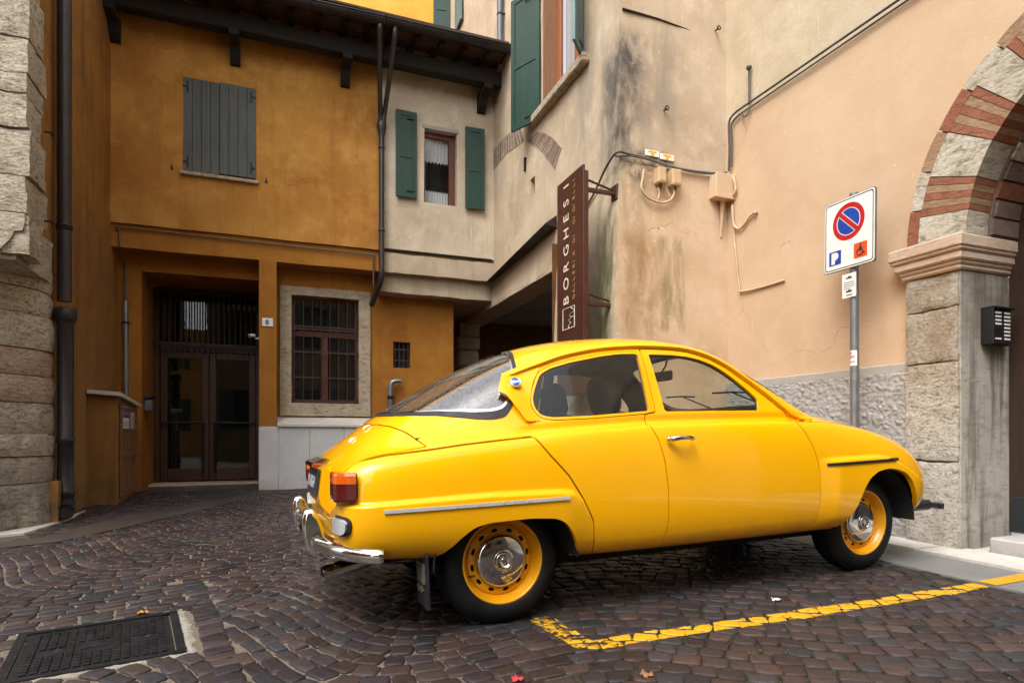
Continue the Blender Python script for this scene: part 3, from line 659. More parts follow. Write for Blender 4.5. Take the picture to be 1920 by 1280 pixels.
mb.tube([cw+e1*.195*math.cos(t)+e2*.195*math.sin(t) for t in np.linspace(0, 2*math.pi, 41)], .012, 8, cap=False)
for t in (.35, math.pi-.35, -math.pi/2): mb.tube([cw, cw+e1*.19*math.cos(t)+e2*.19*math.sin(t)], .009, 6)
mb.tube([cw-ax*.0, cw-ax*.35], .022, 10); cpart("steering_wheel", mb, M['trim_black'])
mb = MB(); mb.tube(catmull([(1.48, 0, 1.385), (1.46, -.01, 1.34), (1.425, -.02, 1.305)], 4), .007, 8); mb.bbox((1.405, -.135, 1.235), (1.43, .095, 1.30), .012); cpart("rearview_mirror", mb, M['trim_black'])
for y0 in (-.30, .22):
    mb = MB(); a = Vector((2.06, y0, 1.055)); b = Vector((1.90, y0+.16, 1.16)); c = Vector((1.885, y0+.36, 1.165)); mb.tube([a, b], .006, 6); mb.tube([b-(c-b)*.55+Vector((.02, 0, -.006)), b, c+Vector((.03, 0, 0))], .007, 6); mb.revolve([(0, .02), (.014, .018), (.016, 0)], a+Vector((0, 0, -.02)), (0, 0, 1), 12)
    cpart("wiper", mb, M['trim_black'])
# --- wheels
def wheel(x, s):
    c = Vector((x, s*.655, .30)); ax = (0, s, 0); lab = None
    t = MB(); t.revolve([(.200, .0), (.212, .012), (.235, .016), (.262, .010), (.285, -.004), (.300, -.022), (.309, -.045), (.309, -.125), (.300, -.145), (.27, -.165), (.20, -.165)], c, ax, 72)
    for k in range(72):                                                       # shoulder lugs
        w = 2*math.pi*(k+.5)/72; q = lambda r, h, dw: tuple(c+Vector((math.cos(w+dw)*r, s*h, math.sin(w+dw)*r)))
        t.add([q(.297, -.014, -.016), q(.297, -.014, .016), q(.3125, -.05, .024), q(.3125, -.05, -.008), q(.306, -.02, -.012), q(.306, -.02, .018)], [(0, 1, 5, 4), (4, 5, 2, 3), (0, 4, 3), (1, 2, 5)])
    hub = bpy.data.objects.new("wheel", None); COL.objects.link(hub); hub.parent = CAR.e; hub.location = c
    def sub(nm, mb, mt, par=None):
        o = build(nm, mb, mt, par or hub, tuple(c)); return o
    ty = sub("tyre", t, M['tyre'])
    r = MB()
    r.revolve([(.2085, -.004), (.209, .004), (.2055, .0085), (.198, .008), (.1945, .002), (.190, -.012), (.183, -.020), (.178, -.030), (.172, -.047), (.166, -.054)], c, ax, 72)
    rim = sub("rim", r, M['rimpaint'])
    # pierced disc: twelve oval slots
    n1, n2 = 144, 12; V = []; Nn = []
    for i in range(n2+1):
        rr = .110+(.170-.110)*i/n2; hh = -.052+.020*math.cos((rr-.140)/.034*1.2)
        for k in range(n1): w = 2*math.pi*k/n1; V.append((c.x+rr*math.cos(w), c.y+s*hh, c.z+rr*math.sin(w))); Nn.append((0, s, 0))
    Fc = [(i*n1+k, i*n1+(k+1) % n1, (i+1)*n1+(k+1) % n1, (i+1)*n1+k) for i in range(n2) for k in range(n1)]
    sk = Skin(np.array(V), np.array(Nn, float), Fc)
    def slots(q):
        dx, dz = q.V[:, 0]-c.x, q.V[:, 2]-c.z; rr = np.hypot(dx, dz); w = np.arctan2(dz, dx); k = np.round(w/(2*math.pi/12)-.35)+.35; dw = w-k*2*math.pi/12
        a = np.maximum(np.abs(dw*.147)-.0085, 0); b = rr-.147; return .0082-np.hypot(a, b)
    sk = sk.cut(slots); V2, F2, N2 = sk.mesh(rim=.008); d = MB(); d.add(V2, F2, 0, True); sub("wheel_disc", d, M['rimpaint'])
    bk = MB(); bk.revolve([(.0, -.075), (.19, -.075)], c, ax, 36); sub("brake_drum", bk, M['underbody'])
    h = MB(); h.revolve([(.126, -.030), (.128, -.020), (.124, -.012), (.112, -.007), (.085, -.002), (.060, .001), (.049, .001), (.045, .004), (.043, .014), (.038, .018), (.033, .016), (.032, .010), (0, .010)], c, ax, 64)
    hc = sub("hubcap", h, M['chrome'])
    ex = Vector((-s*math.cos(.5), 0, math.sin(.5)*.0)) if False else Vector((-s*.83, 0, -.55 if s < 0 else .55)); ex.normalize(); ey = Vector((0, s, 0)).cross(ex)
    e = text_mb("SAAB", .021, c+Vector((0, s*.0105, 0))-ey*.0075, ex, ey, .0035, align='CENTER')
    if s < 0: sub("hubcap", e, M['chrome']).name = "emblem_lettering"
    vs_ = MB(); w = math.pi*1.12; p0 = c+Vector((math.cos(w)*.176, -s*.03, math.sin(w)*.176)); vs_.tube([p0, p0+Vector((math.cos(w)*-.02, s*.03, math.sin(w)*-.02))], .0045, 8); sub("valve", vs_, M['rubber'])
for x_ in (0.0, 2.488):
    for s_ in (-1, 1): wheel(x_, s_)
# --- tail end
def lamp(mir):
    s = 1 if mir else -1
    LOZ = rounded([(-.86, .636), (-.715, .636), (-.702, .655), (-.699, .762), (-.706, .770), (-.86, .762)], .010)
    red = NT("red lamp lens"); red.out((.085, .002, .002), .12, spec=.6, Coat_Weight=1.0); amb = NT("amber lamp lens"); amb.out((.62, .10, .004), .12, spec=.6, Coat_Weight=1.0)
    PLN = [(-.700, -.748), (-.745, -.733), (-.778, -.706), (-.790, -.672), (-.790, -.585), (-.70, -.585)]
    def lens(levels):
        mb = MB(); pl = [tuple(p) for p in rounded(PLN, [.002, .02, .02, .014, .008, .002])]; n_ = len(pl); vs = []
        for z, k in levels: vs += [(-.70+(x+.70)*k, s*(.64+(-y-.64)*k), z) for x, y in pl]
        mb.add(vs, [(r*n_+i, r*n_+(i+1) % n_, (r+1)*n_+(i+1) % n_, (r+1)*n_+i) for r in range(len(levels)-1) for i in range(n_)], 0, False)
        mb.add(vs[:n_], [tuple(range(n_))]); mb.add(vs[-n_:], [tuple(range(n_))]); return mb
    t = cpart("tail_light", lens([(.630, .86), (.634, .95), (.645, 1.0), (.711, 1.0)]), red.m); cpart("amber_lens", lens([(.7115, 1.0), (.745, .995), (.756, .96), (.760, .88)]), amb.m, t)
    g = Skin().cut(lambda q: np.maximum(sdf(q.xz(), LOZ)-.011, np.maximum(q.V[:, 1]+.56, np.maximum(np.maximum(q.V[:, 0]+.60, q.V[:, 2]-.752), -.722-q.V[:, 0])))).cut(lambda q: -np.maximum(sdf(q.xz(), LOZ), q.V[:, 1]+.57))
    mb, N = skin_part([g.mesh(mirror=mir, offset=.016, rim=.03)]); cpart("gasket", mb, M['rubber'], t, N=N)
    RV = rounded([(-.86, .498), (-.738, .495), (-.728, .508), (-.726, .548), (-.738, .560), (-.86, .566)], .010)
    sk = Skin().cut(lambda q: np.maximum(sdf(q.xz(), RV), np.maximum(q.V[:, 1]+.59, q.V[:, 0]+.60)))
    mb, N = skin_part([sk.mesh(mirror=mir, offset=.026, rim=.03)]); rl = cpart("reversing_light", mb, simple("clear ribbed lens", (.42, .44, .45), .2, Coat_Weight=1.0, bump=.4, bsc=90), N=N)
    g = Skin().cut(lambda q: np.maximum(sdf(q.xz(), RV)-.009, np.maximum(q.V[:, 1]+.58, q.V[:, 0]+.60))).cut(lambda q: -sdf(q.xz(), RV))
    mb, N = skin_part([g.mesh(mirror=mir, offset=.012, rim=.03)]); cpart("gasket", mb, M['rubber'], rl, N=N)
lamp(False); lamp(True)
# number plate on its raised yellow plinth with a chrome lamp hood
mb = MB(); prof = [(-.69, .800), (-.735, .786), (-.790, .752), (-.808, .62), (-.796, .575), (-.76, .535), (-.70, .545)]
mb.prism([(x, -.29, z) for x, z in prof], (0, .58, 0)); pl = cpart("plate_plinth", mb, M['paint'], LIDO)
pv = Vector((-.017, 0, -.135)).normalized(); pn = Vector((-.135, 0, .017)).normalized()
mb = MB(); a = Vector((-.7905, 0, .748)); w_ = .245
mb.prism([a+Vector((0, -w_, 0))+pn*.004, a+Vector((0, w_, 0))+pn*.004, a+Vector((0, w_, 0))+pv*.135+pn*.004, a+Vector((0, -w_, 0))+pv*.135+pn*.004], pn*.006)
np_ = cpart("number_plate", mb, simple("dark plate enamel", (.03, .031, .036), .4), LIDO)
mb = text_mb("MI 08369", .088, a+pv*.102+Vector((0, .232, 0))+pn*.0105, (0, -1, 0), -pv, .002, spacing=1.06); cpart("plate_lettering", mb, simple("plate white", (.42, .42, .42), .5), np_)
mb = MB(); pr = [(-.715, .795), (-.765, .800), (-.822, .782), (-.832, .764), (-.80, .748), (-.75, .760)]
for y0, y1 in ((-.19, .19),): mb.prism([(x, y0, z) for x, z in pr], (0, y1-y0, 0))
cpart("plate_lamp", mb, M['chrome_wet'], LIDO)
# boot badges
def lid_pt(x, y):
    k = np.argmin((_flat[:, 0]-x)**2+(_flat[:, 1]-y)**2+np.where(_flat[:, 2] < .6, 9, 0)); return Vector(_flat[k]), Vector(_N.reshape(-1, 3)[k])
for (x0, x1, y_) in ((-.575, -.535, -.17), (-.640, -.618, -.19)):
    p0, n0 = lid_pt(x0, y_); p1, n1 = lid_pt(x1, y_); mb = MB()
    if x0 > -.6: mb.tube([p0+n0*.004, (p0+p1)/2+n0*.012, p1+n1*.004], .006, 8, radii=[.002, .004, .0035])
    else:
        d = (p1-p0)
        for q in range(4): b_ = p0+Vector((0, -.03+.02*q, 0)); mb.tube([b_+n0*.002, b_+d*.6+n0*.006, b_+d+n1*.003], .0035, 6)
    cpart("boot_badge", mb, M['chrome'], LIDO)
# bumper: bar wrapping the tail, two overriders
BP = catmull([(-.595, -.785, .402), (-.665, -.752, .406), (-.745, -.66, .411), (-.805, -.50, .416), (-.838, -.34, .420), (-.855, 0, .422), (-.838, .34, .420), (-.805, .50, .416), (-.745, .66, .411), (-.665, .752, .406), (-.595, .785, .402)], 7)
PR = [(-.012, -.028), (.012, -.032), (.020, -.022), (.022, .006), (.016, .022), (-.03, .034), (-.075, .036), (-.085, .026), (-.06, .018), (-.01, .010), (-.004, -.02)]
mb = MB(); vs = []; m = len(PR)
for i, p in enumerate(BP):
    t = BP[min(i+1, len(BP)-1)]-BP[max(i-1, 0)]; o = np.array([t[1], -t[0], 0]); o /= np.linalg.norm(o); o = -o if o @ np.array([p[0]+.3, p[1], 0]) < 0 else o
    f = 1 if 0 < i < len(BP)-1 else .75
    for a_, b_ in PR: vs.append(tuple(p+o*a_*f+np.array([0, 0, b_*f])))
mb.add(vs, [(i*m+k, i*m+(k+1) % m, (i+1)*m+(k+1) % m, (i+1)*m+k) for i in range(len(BP)-1) for k in range(m)], 0, True)
mb.add(vs[:m], [tuple(range(m))]); mb.add(vs[-m:], [tuple(range(m))])
bmp = cpart("rear_bumper", mb, M['chrome_wet'])
for y_ in (-.335, .335):
    mb = MB(); prf = [(-.775, .372), (-.80, .350), (-.845, .348), (-.878, .385), (-.890, .45), (-.892, .53), (-.880, .568), (-.850, .576), (-.825, .550), (-.805, .50), (-.79, .44)]
    for k, (sc, yy) in enumerate(((.86, -.040), (1, -.030), (1, .030), (.86, .040))): pass
    cx, cz = np.mean(prf, 0); rows = []
    for sc, yy in ((.72, -.036), (.93, -.031), (1, -.02), (1, .02), (.93, .031), (.72, .036)): rows.append([(cx+(x-cx)*sc, y_+yy, cz+(z-cz)*sc) for x, z in prf])
    n_ = len(prf); vs = [q for r in rows for q in r]
    mb.add(vs, [(i*n_+k, i*n_+(k+1) % n_, (i+1)*n_+(k+1) % n_, (i+1)*n_+k) for i in range(5) for k in range(n_)], 0, True); mb.add(rows[0], [tuple(range(n_))]); mb.add(rows[-1], [tuple(range(n_))])
    cpart("overrider", mb, M['chrome_wet'], bmp)
mb = MB(); mb.tube(catmull([(3.05, -.60, .395), (3.12, -.55, .40), (3.19, -.36, .405), (3.22, 0, .41), (3.19, .36, .405), (3.12, .55, .40), (3.05, .60, .395)], 6), .028, 10); fb = cpart("front_bumper", mb, M['trim_black'])
for y_ in (-.52, .40):
    mb = MB(); mb.bbox((3.0, y_-.04, .315), (3.33, y_+.04, .385), .018); mb.tube([(3.31, y_, .35), (3.42, y_-.02, .335)], .022, 10); mb.bbox((3.395, y_-.055, .315), (3.43, y_+.02, .36), .008); cpart("bumper_bracket", mb, M['trim_black'], fb)
mb = MB(); mb.tube([(-.56, -.40, .325), (-.68, -.41, .303), (-.81, -.42, .272)], .032, 20, cap=False, radii=[.030, .036, .040]); mb.tube([(-.807, -.42, .273), (-.65, -.41, .308)], .034, 20, cap=False); mb.tube([(-.1, -.30, .26), (-.62, -.40, .32)], .024, 12); cpart("exhaust_pipe", mb, M['chrome'])
# mud flap behind the rear wheel with its lettering
for s_ in (-1, 1):
    mb = MB(); fl = [(-.400, .385), (-.395, .06)]
    mb.prism([(-.405, s_*.56, .40), (-.405, s_*.735, .40), (-.405, s_*.748, .375), (-.398, s_*.745, .135), (-.398, s_*.57, .135)], (.012, 0, 0)); mf = cpart("mud_flap", mb, M['rubber'])
    fx = simple("flap print", (.15, .125, .095), .6) if 'flap' not in M else M['flap']; M['flap'] = fx
    # tall narrow block letters S A A B
    L = {'S': [((0, 0), (1, .14)), ((.64, 0), (1, .55)), ((0, .43), (1, .57)), ((0, .45), (.36, 1)), ((0, .86), (1, 1))],
         'A': [((0, 0), (.36, 1)), ((.64, 0), (1, 1)), ((0, .86), (1, 1)), ((.2, .42), (.8, .54))],
         'B': [((0, 0), (.36, 1)), ((.64, .06), (1, .46)), ((.64, .54), (1, .94)), ((0, .86), (.95, 1)), ((0, .44), (.95, .56)), ((0, 0), (.95, .14))]}
    mb = MB(); yy = s_*.57+(.0 if s_ < 0 else .15); cwid = .026
    for k, ch in enumerate("SAAB"):
        y_l = .735-.0205-.0 if s_ < 0 else 0
        y0 = (-.595-.034*k) if s_ < 0 else (.724-.036*k)
        for q, ((a0, b0), (a1, b1)) in enumerate(L[ch]): mb.box((-.4075-.0003*q, y0-a0*cwid*.8, .245+b0*.09), (-.4010, y0-a1*cwid*.8, .245+b1*.09))
    ym = -.64 if s_ < 0 else .67
    mb.box((-.4075, ym-.06, .212), (-.401, ym+.06, .217))
    for k, hgt in ((-.025, .022), (0, .014), (.025, .024)): mb.box((-.4078, ym+k-.007, .2145-hgt*.7), (-.401, ym+k+.006, .2145+hgt*.7))
    cpart("flap_lettering", mb, fx, mf)
# ================================================================== BUILDING MATERIALS
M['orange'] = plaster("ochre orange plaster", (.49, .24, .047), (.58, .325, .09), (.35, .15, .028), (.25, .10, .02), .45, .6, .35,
    [(-2.0, 1.5, 9.0, 9.7, 3.9, 4.7, .35, (.32, .10, .012), .45, 1.4, .8)])
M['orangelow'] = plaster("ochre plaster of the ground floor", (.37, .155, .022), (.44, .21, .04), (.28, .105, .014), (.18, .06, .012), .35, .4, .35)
M['orangeleft'] = plaster("stained shade-darkened ochre plaster", (.33, .155, .03), (.40, .205, .05), (.22, .10, .024), (.13, .065, .02), .8, .5, .4,  # base tone lowered for the wall's dimmer light, beside its own stains
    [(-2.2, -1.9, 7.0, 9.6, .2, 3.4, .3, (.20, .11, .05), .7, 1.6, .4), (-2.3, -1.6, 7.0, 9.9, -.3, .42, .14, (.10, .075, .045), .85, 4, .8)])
M['yellowback'] = plaster("bright yellow plaster", (.78, .39, .06), (.85, .48, .10), (.70, .33, .05), (.6, .3, .06), .2)
M['cream'] = plaster("cream plaster", (.58, .49, .37), (.68, .60, .48), (.46, .37, .265), (.42, .34, .23), .45, .55, .3,
    [(1.7, 3.3, 9.3, 9.7, 4.0, 4.55, .2, (.33, .26, .17), .5, 3, .5)])
M['creamlow'] = plaster("grubby cream plaster", (.47, .38, .27), (.55, .46, .34), (.36, .28, .19), (.28, .21, .14), .5, .5, .5)
_G = [
    (3.2, 4.15, 5.2, 5.8, 4.1, 5.35, .3, (.25, .215, .17), .75, 2.0, .4), (2.9, 3.5, 5.6, 6.7, 3.9, 5.6, .3, (.25, .215, .165), .7, 2.4, .35),  # soot and moss with shapes of their own
    (3.1, 3.60, 5.3, 5.8, 4.0, 5.2, .18, (.070, .064, .056), .95, 5.0, .42),
    (3.0, 3.45, 5.4, 5.95, 3.75, 5.0, .16, (.085, .078, .066), .9, 5.0, .35),
    (3.3, 3.95, 5.4, 5.7, 3.62, 4.0, .10, (.07, .06, .05), .85, 7.0, .8),
    (2.7, 3.60, 5.58, 5.98, 1.0, 3.75, .12, (.115, .125, .05), .95, 4.5, .25),
    (2.7, 3.6, 5.9, 7.2, 1.2, 3.4, .2, (.20, .18, .14), .7, 3.0, .3),
    (3.30, 3.75, 5.3, 5.7, 2.0, 3.1, .16, (.31, .19, .09), .95, 4.0, .6),
    (3.75, 4.1, 5.3, 5.7, 2.1, 3.1, .06, (.30, .23, .12), .95, 9.0, .2),
    (3.3, 4.7, 5.4, 5.7, 1.2, 2.1, .25, (.40, .26, .14), .5, 2.2, .7),
]
M['tower'] = plaster("weathered beige plaster", (.54, .43, .305), (.63, .525, .40), (.44, .335, .228), (.40, .30, .20), .42, .65, .45, _G)
M['towerlow'] = plaster("peach patch plaster", (.60, .445, .305), (.665, .53, .39), (.515, .37, .237), (.47, .33, .20), .45, .55, .35, _G)
M['peach'] = plaster("peach plaster", (.56, .40, .26), (.61, .45, .305), (.505, .35, .22), (.50, .345, .22), .22, .35, .30)
M['paleold'] = plaster("pale old plaster", (.53, .435, .305), (.60, .505, .375), (.44, .355, .235), (.42, .33, .21), .3, .6, .5)
M['roughcast'] = stone("grey rough cast render", (.37, .36, .335), (.45, .44, .415), (.24, .23, .21), .3, 1.6, .9, .7)
M['band'] = stone("smooth grey render band", (.31, .29, .26), (.37, .35, .31), (.24, .22, .19), .2, 1.0, .85, .15)
M['pierstone'] = stone("pitted limestone", (.53, .47, .38), (.66, .62, .54), (.17, .13, .08), .85, 1.7, .85, 1.0, (.05, .40, .5, (.26, .23, .19)), (1.05, 1.75, .75, (.30, .215, .125)))
M['jambstone'] = stone("smooth stained jamb stone", (.36, .33, .28), (.46, .43, .38), (.13, .11, .085), .5, .8, .7, .15, (.1, .5, .5, (.16, .14, .12)), (1.4, 1.8, .7, (.15, .12, .085)), .75)
M['archstone'] = stone("grimy arch stone", (.42, .37, .28), (.55, .50, .41), (.15, .125, .085), .8, .7, .85, .7)
M['oldstone'] = stone("weathered pale limestone", (.45, .385, .285), (.58, .515, .405), (.15, .115, .075), .75, 1.2, .85, .9)
M['oldstonelow'] = stone("grimy limestone", (.36, .31, .235), (.46, .41, .32), (.13, .105, .075), .8, 1.0, .8, .8, (.1, 1.0, .85, (.085, .075, .06)))
M['pinkstone'] = stone("pink limestone", (.37, .265, .19), (.45, .345, .265), (.17, .115, .08), .65, 1.0, .85, .8)
M['capstone'] = stone("rosy moulded stone", (.47, .335, .235), (.56, .43, .33), (.28, .19, .125), .45, 1.5, .8, .35)
M['marble'] = stone("grey white marble", (.47, .47, .46), (.56, .56, .55), (.36, .35, .33), .25, .8, .5, .06, (.15, .45, .55, (.26, .22, .16)))
M['slab'] = stone("worn white paving stone", (.50, .47, .42), (.60, .57, .52), (.30, .26, .22), .35, .9, .55, .2)
M['concrete'] = stone("grey concrete strip", (.17, .165, .16), (.21, .205, .20), (.11, .105, .10), .3, 1.2, .5, .2)
M['gutterstone'] = stone("wet dark gutter stone", (.05, .042, .036), (.075, .065, .055), (.03, .026, .022), .3, 1.2, .28, .2)
M['frame_stone'] = stone("worn window surround stone", (.40, .32, .21), (.52, .44, .33), (.17, .12, .07), .75, 1.3, .85, .7)
M['brick'] = stone("old red brick", (.25, .082, .042), (.32, .135, .075), (.12, .06, .04), .6, 1.6, .88, .6)
M['brickpale'] = stone("pale brick", (.31, .185, .10), (.37, .25, .15), (.16, .095, .06), .65, 1.6, .88, .6)
M['brickold'] = stone("exposed weathered brick", (.20, .135, .10), (.34, .26, .20), (.11, .075, .06), .6, 3.0, .9, .7)
M['mortarbrick'] = stone("sooty pink brickwork", (.17, .105, .085), (.25, .17, .145), (.10, .065, .055), .5, 1.4, .9, .7)
def wood(name, a, b, rough=.6, along=2, planks=0, bump=.25):
    n = NT(name); p = n.attr("uvz"); s = [26, 26, 26]; s[along] = 1.6
    g = n.noise(n.scale(p, tuple(s)), 1.0, 5, .65, .6); f = n.noise(p, 1.7, 4)
    c = n.mix(n.ramp(g, [(.35, 0.), (.65, 1.)]), a, b); c = n.mix(n.math('MULTIPLY', n.ramp(f, [(.45, 0.), (.7, 1.)]), .35), c, tuple(q*.6 for q in a))
    return n.out(c, rough, 0., n.bump(g, bump, .004))
M['doorwood'] = wood("dark reddish door wood", (.046, .015, .007), (.066, .025, .012), .45)
M['framewood'] = wood("red brown window wood", (.095, .024, .010), (.12, .036, .016), .5)
M['orangewood'] = wood("varnished orange wood", (.26, .075, .022), (.34, .11, .04), .5)
M['bluegrey'] = wood("weathered grey blue shutter boards", (.072, .082, .078), (.108, .112, .10), .8)
M['green'] = wood("dark green shutter paint", (.007, .034, .023), (.012, .048, .032), .5, bump=.12)
M['greenpale'] = wood("faded blue green paint", (.085, .155, .155), (.125, .20, .20), .6)
M['beam'] = wood("shade-darkened roof timber", (.009, .0062, .0045), (.015, .0105, .007), .9, 0)  # near-black tone carries the deep eaves shadow in the timber colour
M['portalwood'] = wood("very dark portal wood", (.026, .013, .008), (.038, .019, .012), .45)
M['cabinetwood'] = wood("brown cabinet door paint", (.17, .075, .030), (.22, .10, .045), .6)
M['rooftile'] = simple("terracotta roof tile", (.055, .024, .013), .9, var=.35, sc=4, bump=.3)
M['lead'] = simple("dark sheet gutter", (.028, .023, .022), .4, .5, var=.3)
M['pipe'] = simple("dark brown downpipe", (.040, .031, .032), .42, .3, var=.2)
M['pipeblue'] = simple("blue grey tinned pipe", (.11, .125, .16), .45, .4)
M['ironpipe'] = simple("dark cast iron", (.022, .018, .017), .5, .3, bump=.2)
M['galv'] = simple("galvanised steel", (.23, .245, .26), .42, .7, var=.15)
M['iron'] = simple("black iron", (.016, .014, .014), .55, .4)
M['ironrust'] = simple("brown iron bars", (.045, .026, .020), .6, .3, var=.3)
M['cable'] = simple("grey black cable", (.07, .065, .06), .6, var=.4)
M['cablepale'] = simple("plaster coloured conduit", (.50, .37, .24), .7, var=.2)
M['boxpaint'] = simple("peach painted box", (.57, .41, .27), .6, var=.06)
M['boxyellow'] = simple("yellowish painted box", (.53, .37, .20), .6, var=.1)
M['dark'] = simple("dark hollow", (.010, .009, .008), .95)  # near-black stands for the shade inside rooms and openings
M['signbrown'] = simple("dark brown sign enamel", (.060, .020, .012), .35, var=.10, sc=3)
M['white'] = simple("white sign paint", (.72, .71, .68), .5, var=.03)
M['ivory'] = simple("ivory lettering", (.72, .65, .52), .5, var=.02)
M['gold'] = simple("gold lettering", (.38, .24, .11), .45, var=.05)
M['signred'] = simple("sign red", (.45, .012, .014), .4, var=.03)
M['signblue'] = simple("sign blue", (.010, .05, .33), .4, var=.03)
M['signorange'] = simple("orange red sticker", (.62, .075, .012), .45, var=.03)
M['black'] = simple("black print", (.015, .015, .016), .6)
M['greyprint'] = simple("grey print", (.25, .25, .25), .6)
M['yellowprint'] = simple("yellow print", (.68, .38, .01), .5)
M['lace'] = simple("white lace curtain", (.62, .63, .64), .9, var=.1, sc=40, bump=.4, bsc=80)
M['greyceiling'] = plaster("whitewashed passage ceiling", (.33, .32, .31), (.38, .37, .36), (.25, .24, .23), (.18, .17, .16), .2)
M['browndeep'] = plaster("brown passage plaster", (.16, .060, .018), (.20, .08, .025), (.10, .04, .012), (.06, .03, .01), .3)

# ================================================================== GROUND
GEX = []      # areas without setts, as predicates on (x, y)
def quad_in(q):
    q = [np.array(p) for p in q]; c = sum(q)/len(q)
    def f(x, y):
        p = np.array((x, y))
        for a, b in zip(q, q[1:]+q[:1]):
            e = b-a; n_ = np.array((-e[1], e[0]))
            if n_ @ (c-a) < 0: n_ = -n_
            if n_ @ (p-a) < 0: return False
        return True
    return f
GRATE = [px2g(*p) for p in ((60, 1192), (318, 1150), (314, 1222), (-150, 1318))]
_gc4 = [np.array(p) for p in GRATE]
# regular rectangle through the visible right edge and top edge of the cover
_ge1 = _gc4[0]-_gc4[1]; _ge1 /= np.linalg.norm(_ge1); _ge2 = _gc4[2]-_gc4[1]; _gl2 = np.linalg.norm(_ge2); _ge2 = _ge2/_gl2
_am = _ge1+_ge2; _am /= np.linalg.norm(_am); _pm = np.array((-_am[1], _am[0])); _pm = _pm if _pm@_ge1 > 0 else -_pm; _ge1 = (_am+_pm)/2**.5; _ge2 = (_am-_pm)/2**.5; _gl1 = np.linalg.norm(_gc4[0]-_gc4[1])+.02
print("grate", _gl1, _gl2, _gc4)
def GP(a, b): return tuple(_gc4[1]+_ge1*a+_ge2*b)          # a along the long side, b across
CHAN = [px2g(*p) for p in ((-40, 1023), (105, 1002), (235, 965), (385, 940), (460, 925), (462, 935), (392, 953), (240, 987), (110, 1016), (-40, 1032))]
KERB = [px2g(*p) for p in ((-60, 1012), (45, 1001), (128, 975), (160, 958), (150, 962), (60, 982), (-60, 1000))]
def in_poly(poly):
    P = np.array(poly)
    return lambda x, y: sdf(np.array([[x, y]]), P)[0] < -.035
_inch = in_poly(CHAN); _inke = in_poly(KERB)
_ing = quad_in([GP(-.105, -.06), GP(_gl1+.06, -.06), GP(_gl1+.06, _gl2+.06), GP(-.105, _gl2+.06)])
_incol = quad_in([GP(-.215, -.72), GP(-.098, -.72), GP(-.098, 1.0), GP(-.215, 1.0)])
def blocked(x, y):
    u, v = xy2uv(x, y)
    if u > 3.86 and v < 5.6: return True
    if u < -2.02 and v > 6.2: return True
    if v > 10.75 or (v > 9.68 and -2.02 < u < -.2) or (v > 9.50 and -.3 < u < 2.75): return True
    if u > 3.30 and v > 5.55 and v < 7.1: return True
    return _incol(x, y) or _ing(x, y) or _inch(x, y) or _inke(x, y)

# yellow bay line: centre lines on the ground
LA = [px2g(*p) for p in ((1010, 1158), (1104, 1213))]; LB = [px2g(*p) for p in ((1097, 1212), (1215, 1193), (1400, 1166), (1560, 1142), (1720, 1117), (1835, 1098), (2050, 1060))]
def seg_poly(L, w):
    L = [np.array(p) for p in L]; a, b = [], []
    for i, p in enumerate(L):
        t = L[min(i+1, len(L)-1)]-L[max(i-1, 0)]; t /= np.linalg.norm(t); n_ = np.array((-t[1], t[0])); a.append(p+n_*w/2); b.append(p-n_*w/2)
    return a+b[::-1]
LINE = [np.array(seg_poly(LA, .118)), np.array(seg_poly(LB, .102))]

def sett_field():
    ang = math.radians(-7); e1 = np.array((math.cos(ang), math.sin(ang))); e2 = np.array((-e1[1], e1[0]))
    out = []; pitch = .106; W = 2.4
    def wave(u): return .36*math.sin(2*math.pi*u/W+.5)*(.16+.84*min(1, max(0, (.7-u)/1.6)))
    rnd = random.Random(3)
    v = .9
    while v < 12.6:
        u = -9.0-rnd.random()*.1; off = rnd.uniform(-.004, .004)
        while u < 6.2:
            L = rnd.uniform(.086, .124); uc = u+L/2; sl = (wave(uc+.02)-wave(uc-.02))/.04
            p = e1*uc+e2*(v+off+wave(uc)); x, y = p
            if y > .9 and abs(x) < .86*y+2.0 and y < 11.5 and not blocked(x, y):
                t = e1+e2*sl; t /= np.linalg.norm(t); n_ = np.array((-t[1], t[0]))
                out.append((x, y, t, n_, L*math.sqrt(1+sl*sl), pitch/math.sqrt(1+sl*sl)*(1.0 if True else 1)))
            u += L
        v += pitch
    return out
def border_course():
    rnd = random.Random(9); b = -.74; out = []
    while b < 1.02:
        w = rnd.uniform(.072, .105); x, y = GP(-.157, b+w/2); out.append((x, y, -_ge1, _ge2 if (_ge1[0]*_ge2[1]-_ge1[1]*_ge2[0]) < 0 else -_ge2, .122, w)); b += w
    return out
SETTS = sett_field()+border_course(); print("setts", len(SETTS))
mbs = MB(); cols = []; mbl = MB()
TONES = [(.115, .070, .066), (.100, .068, .078), (.140, .074, .058), (.085, .062, .072), (.110, .078, .084), (.150, .088, .070), (.068, .072, .086), (.105, .060, .052), (.155, .100, .088), (.120, .066, .070), (.088, .080, .088)]
rnd = random.Random(11)
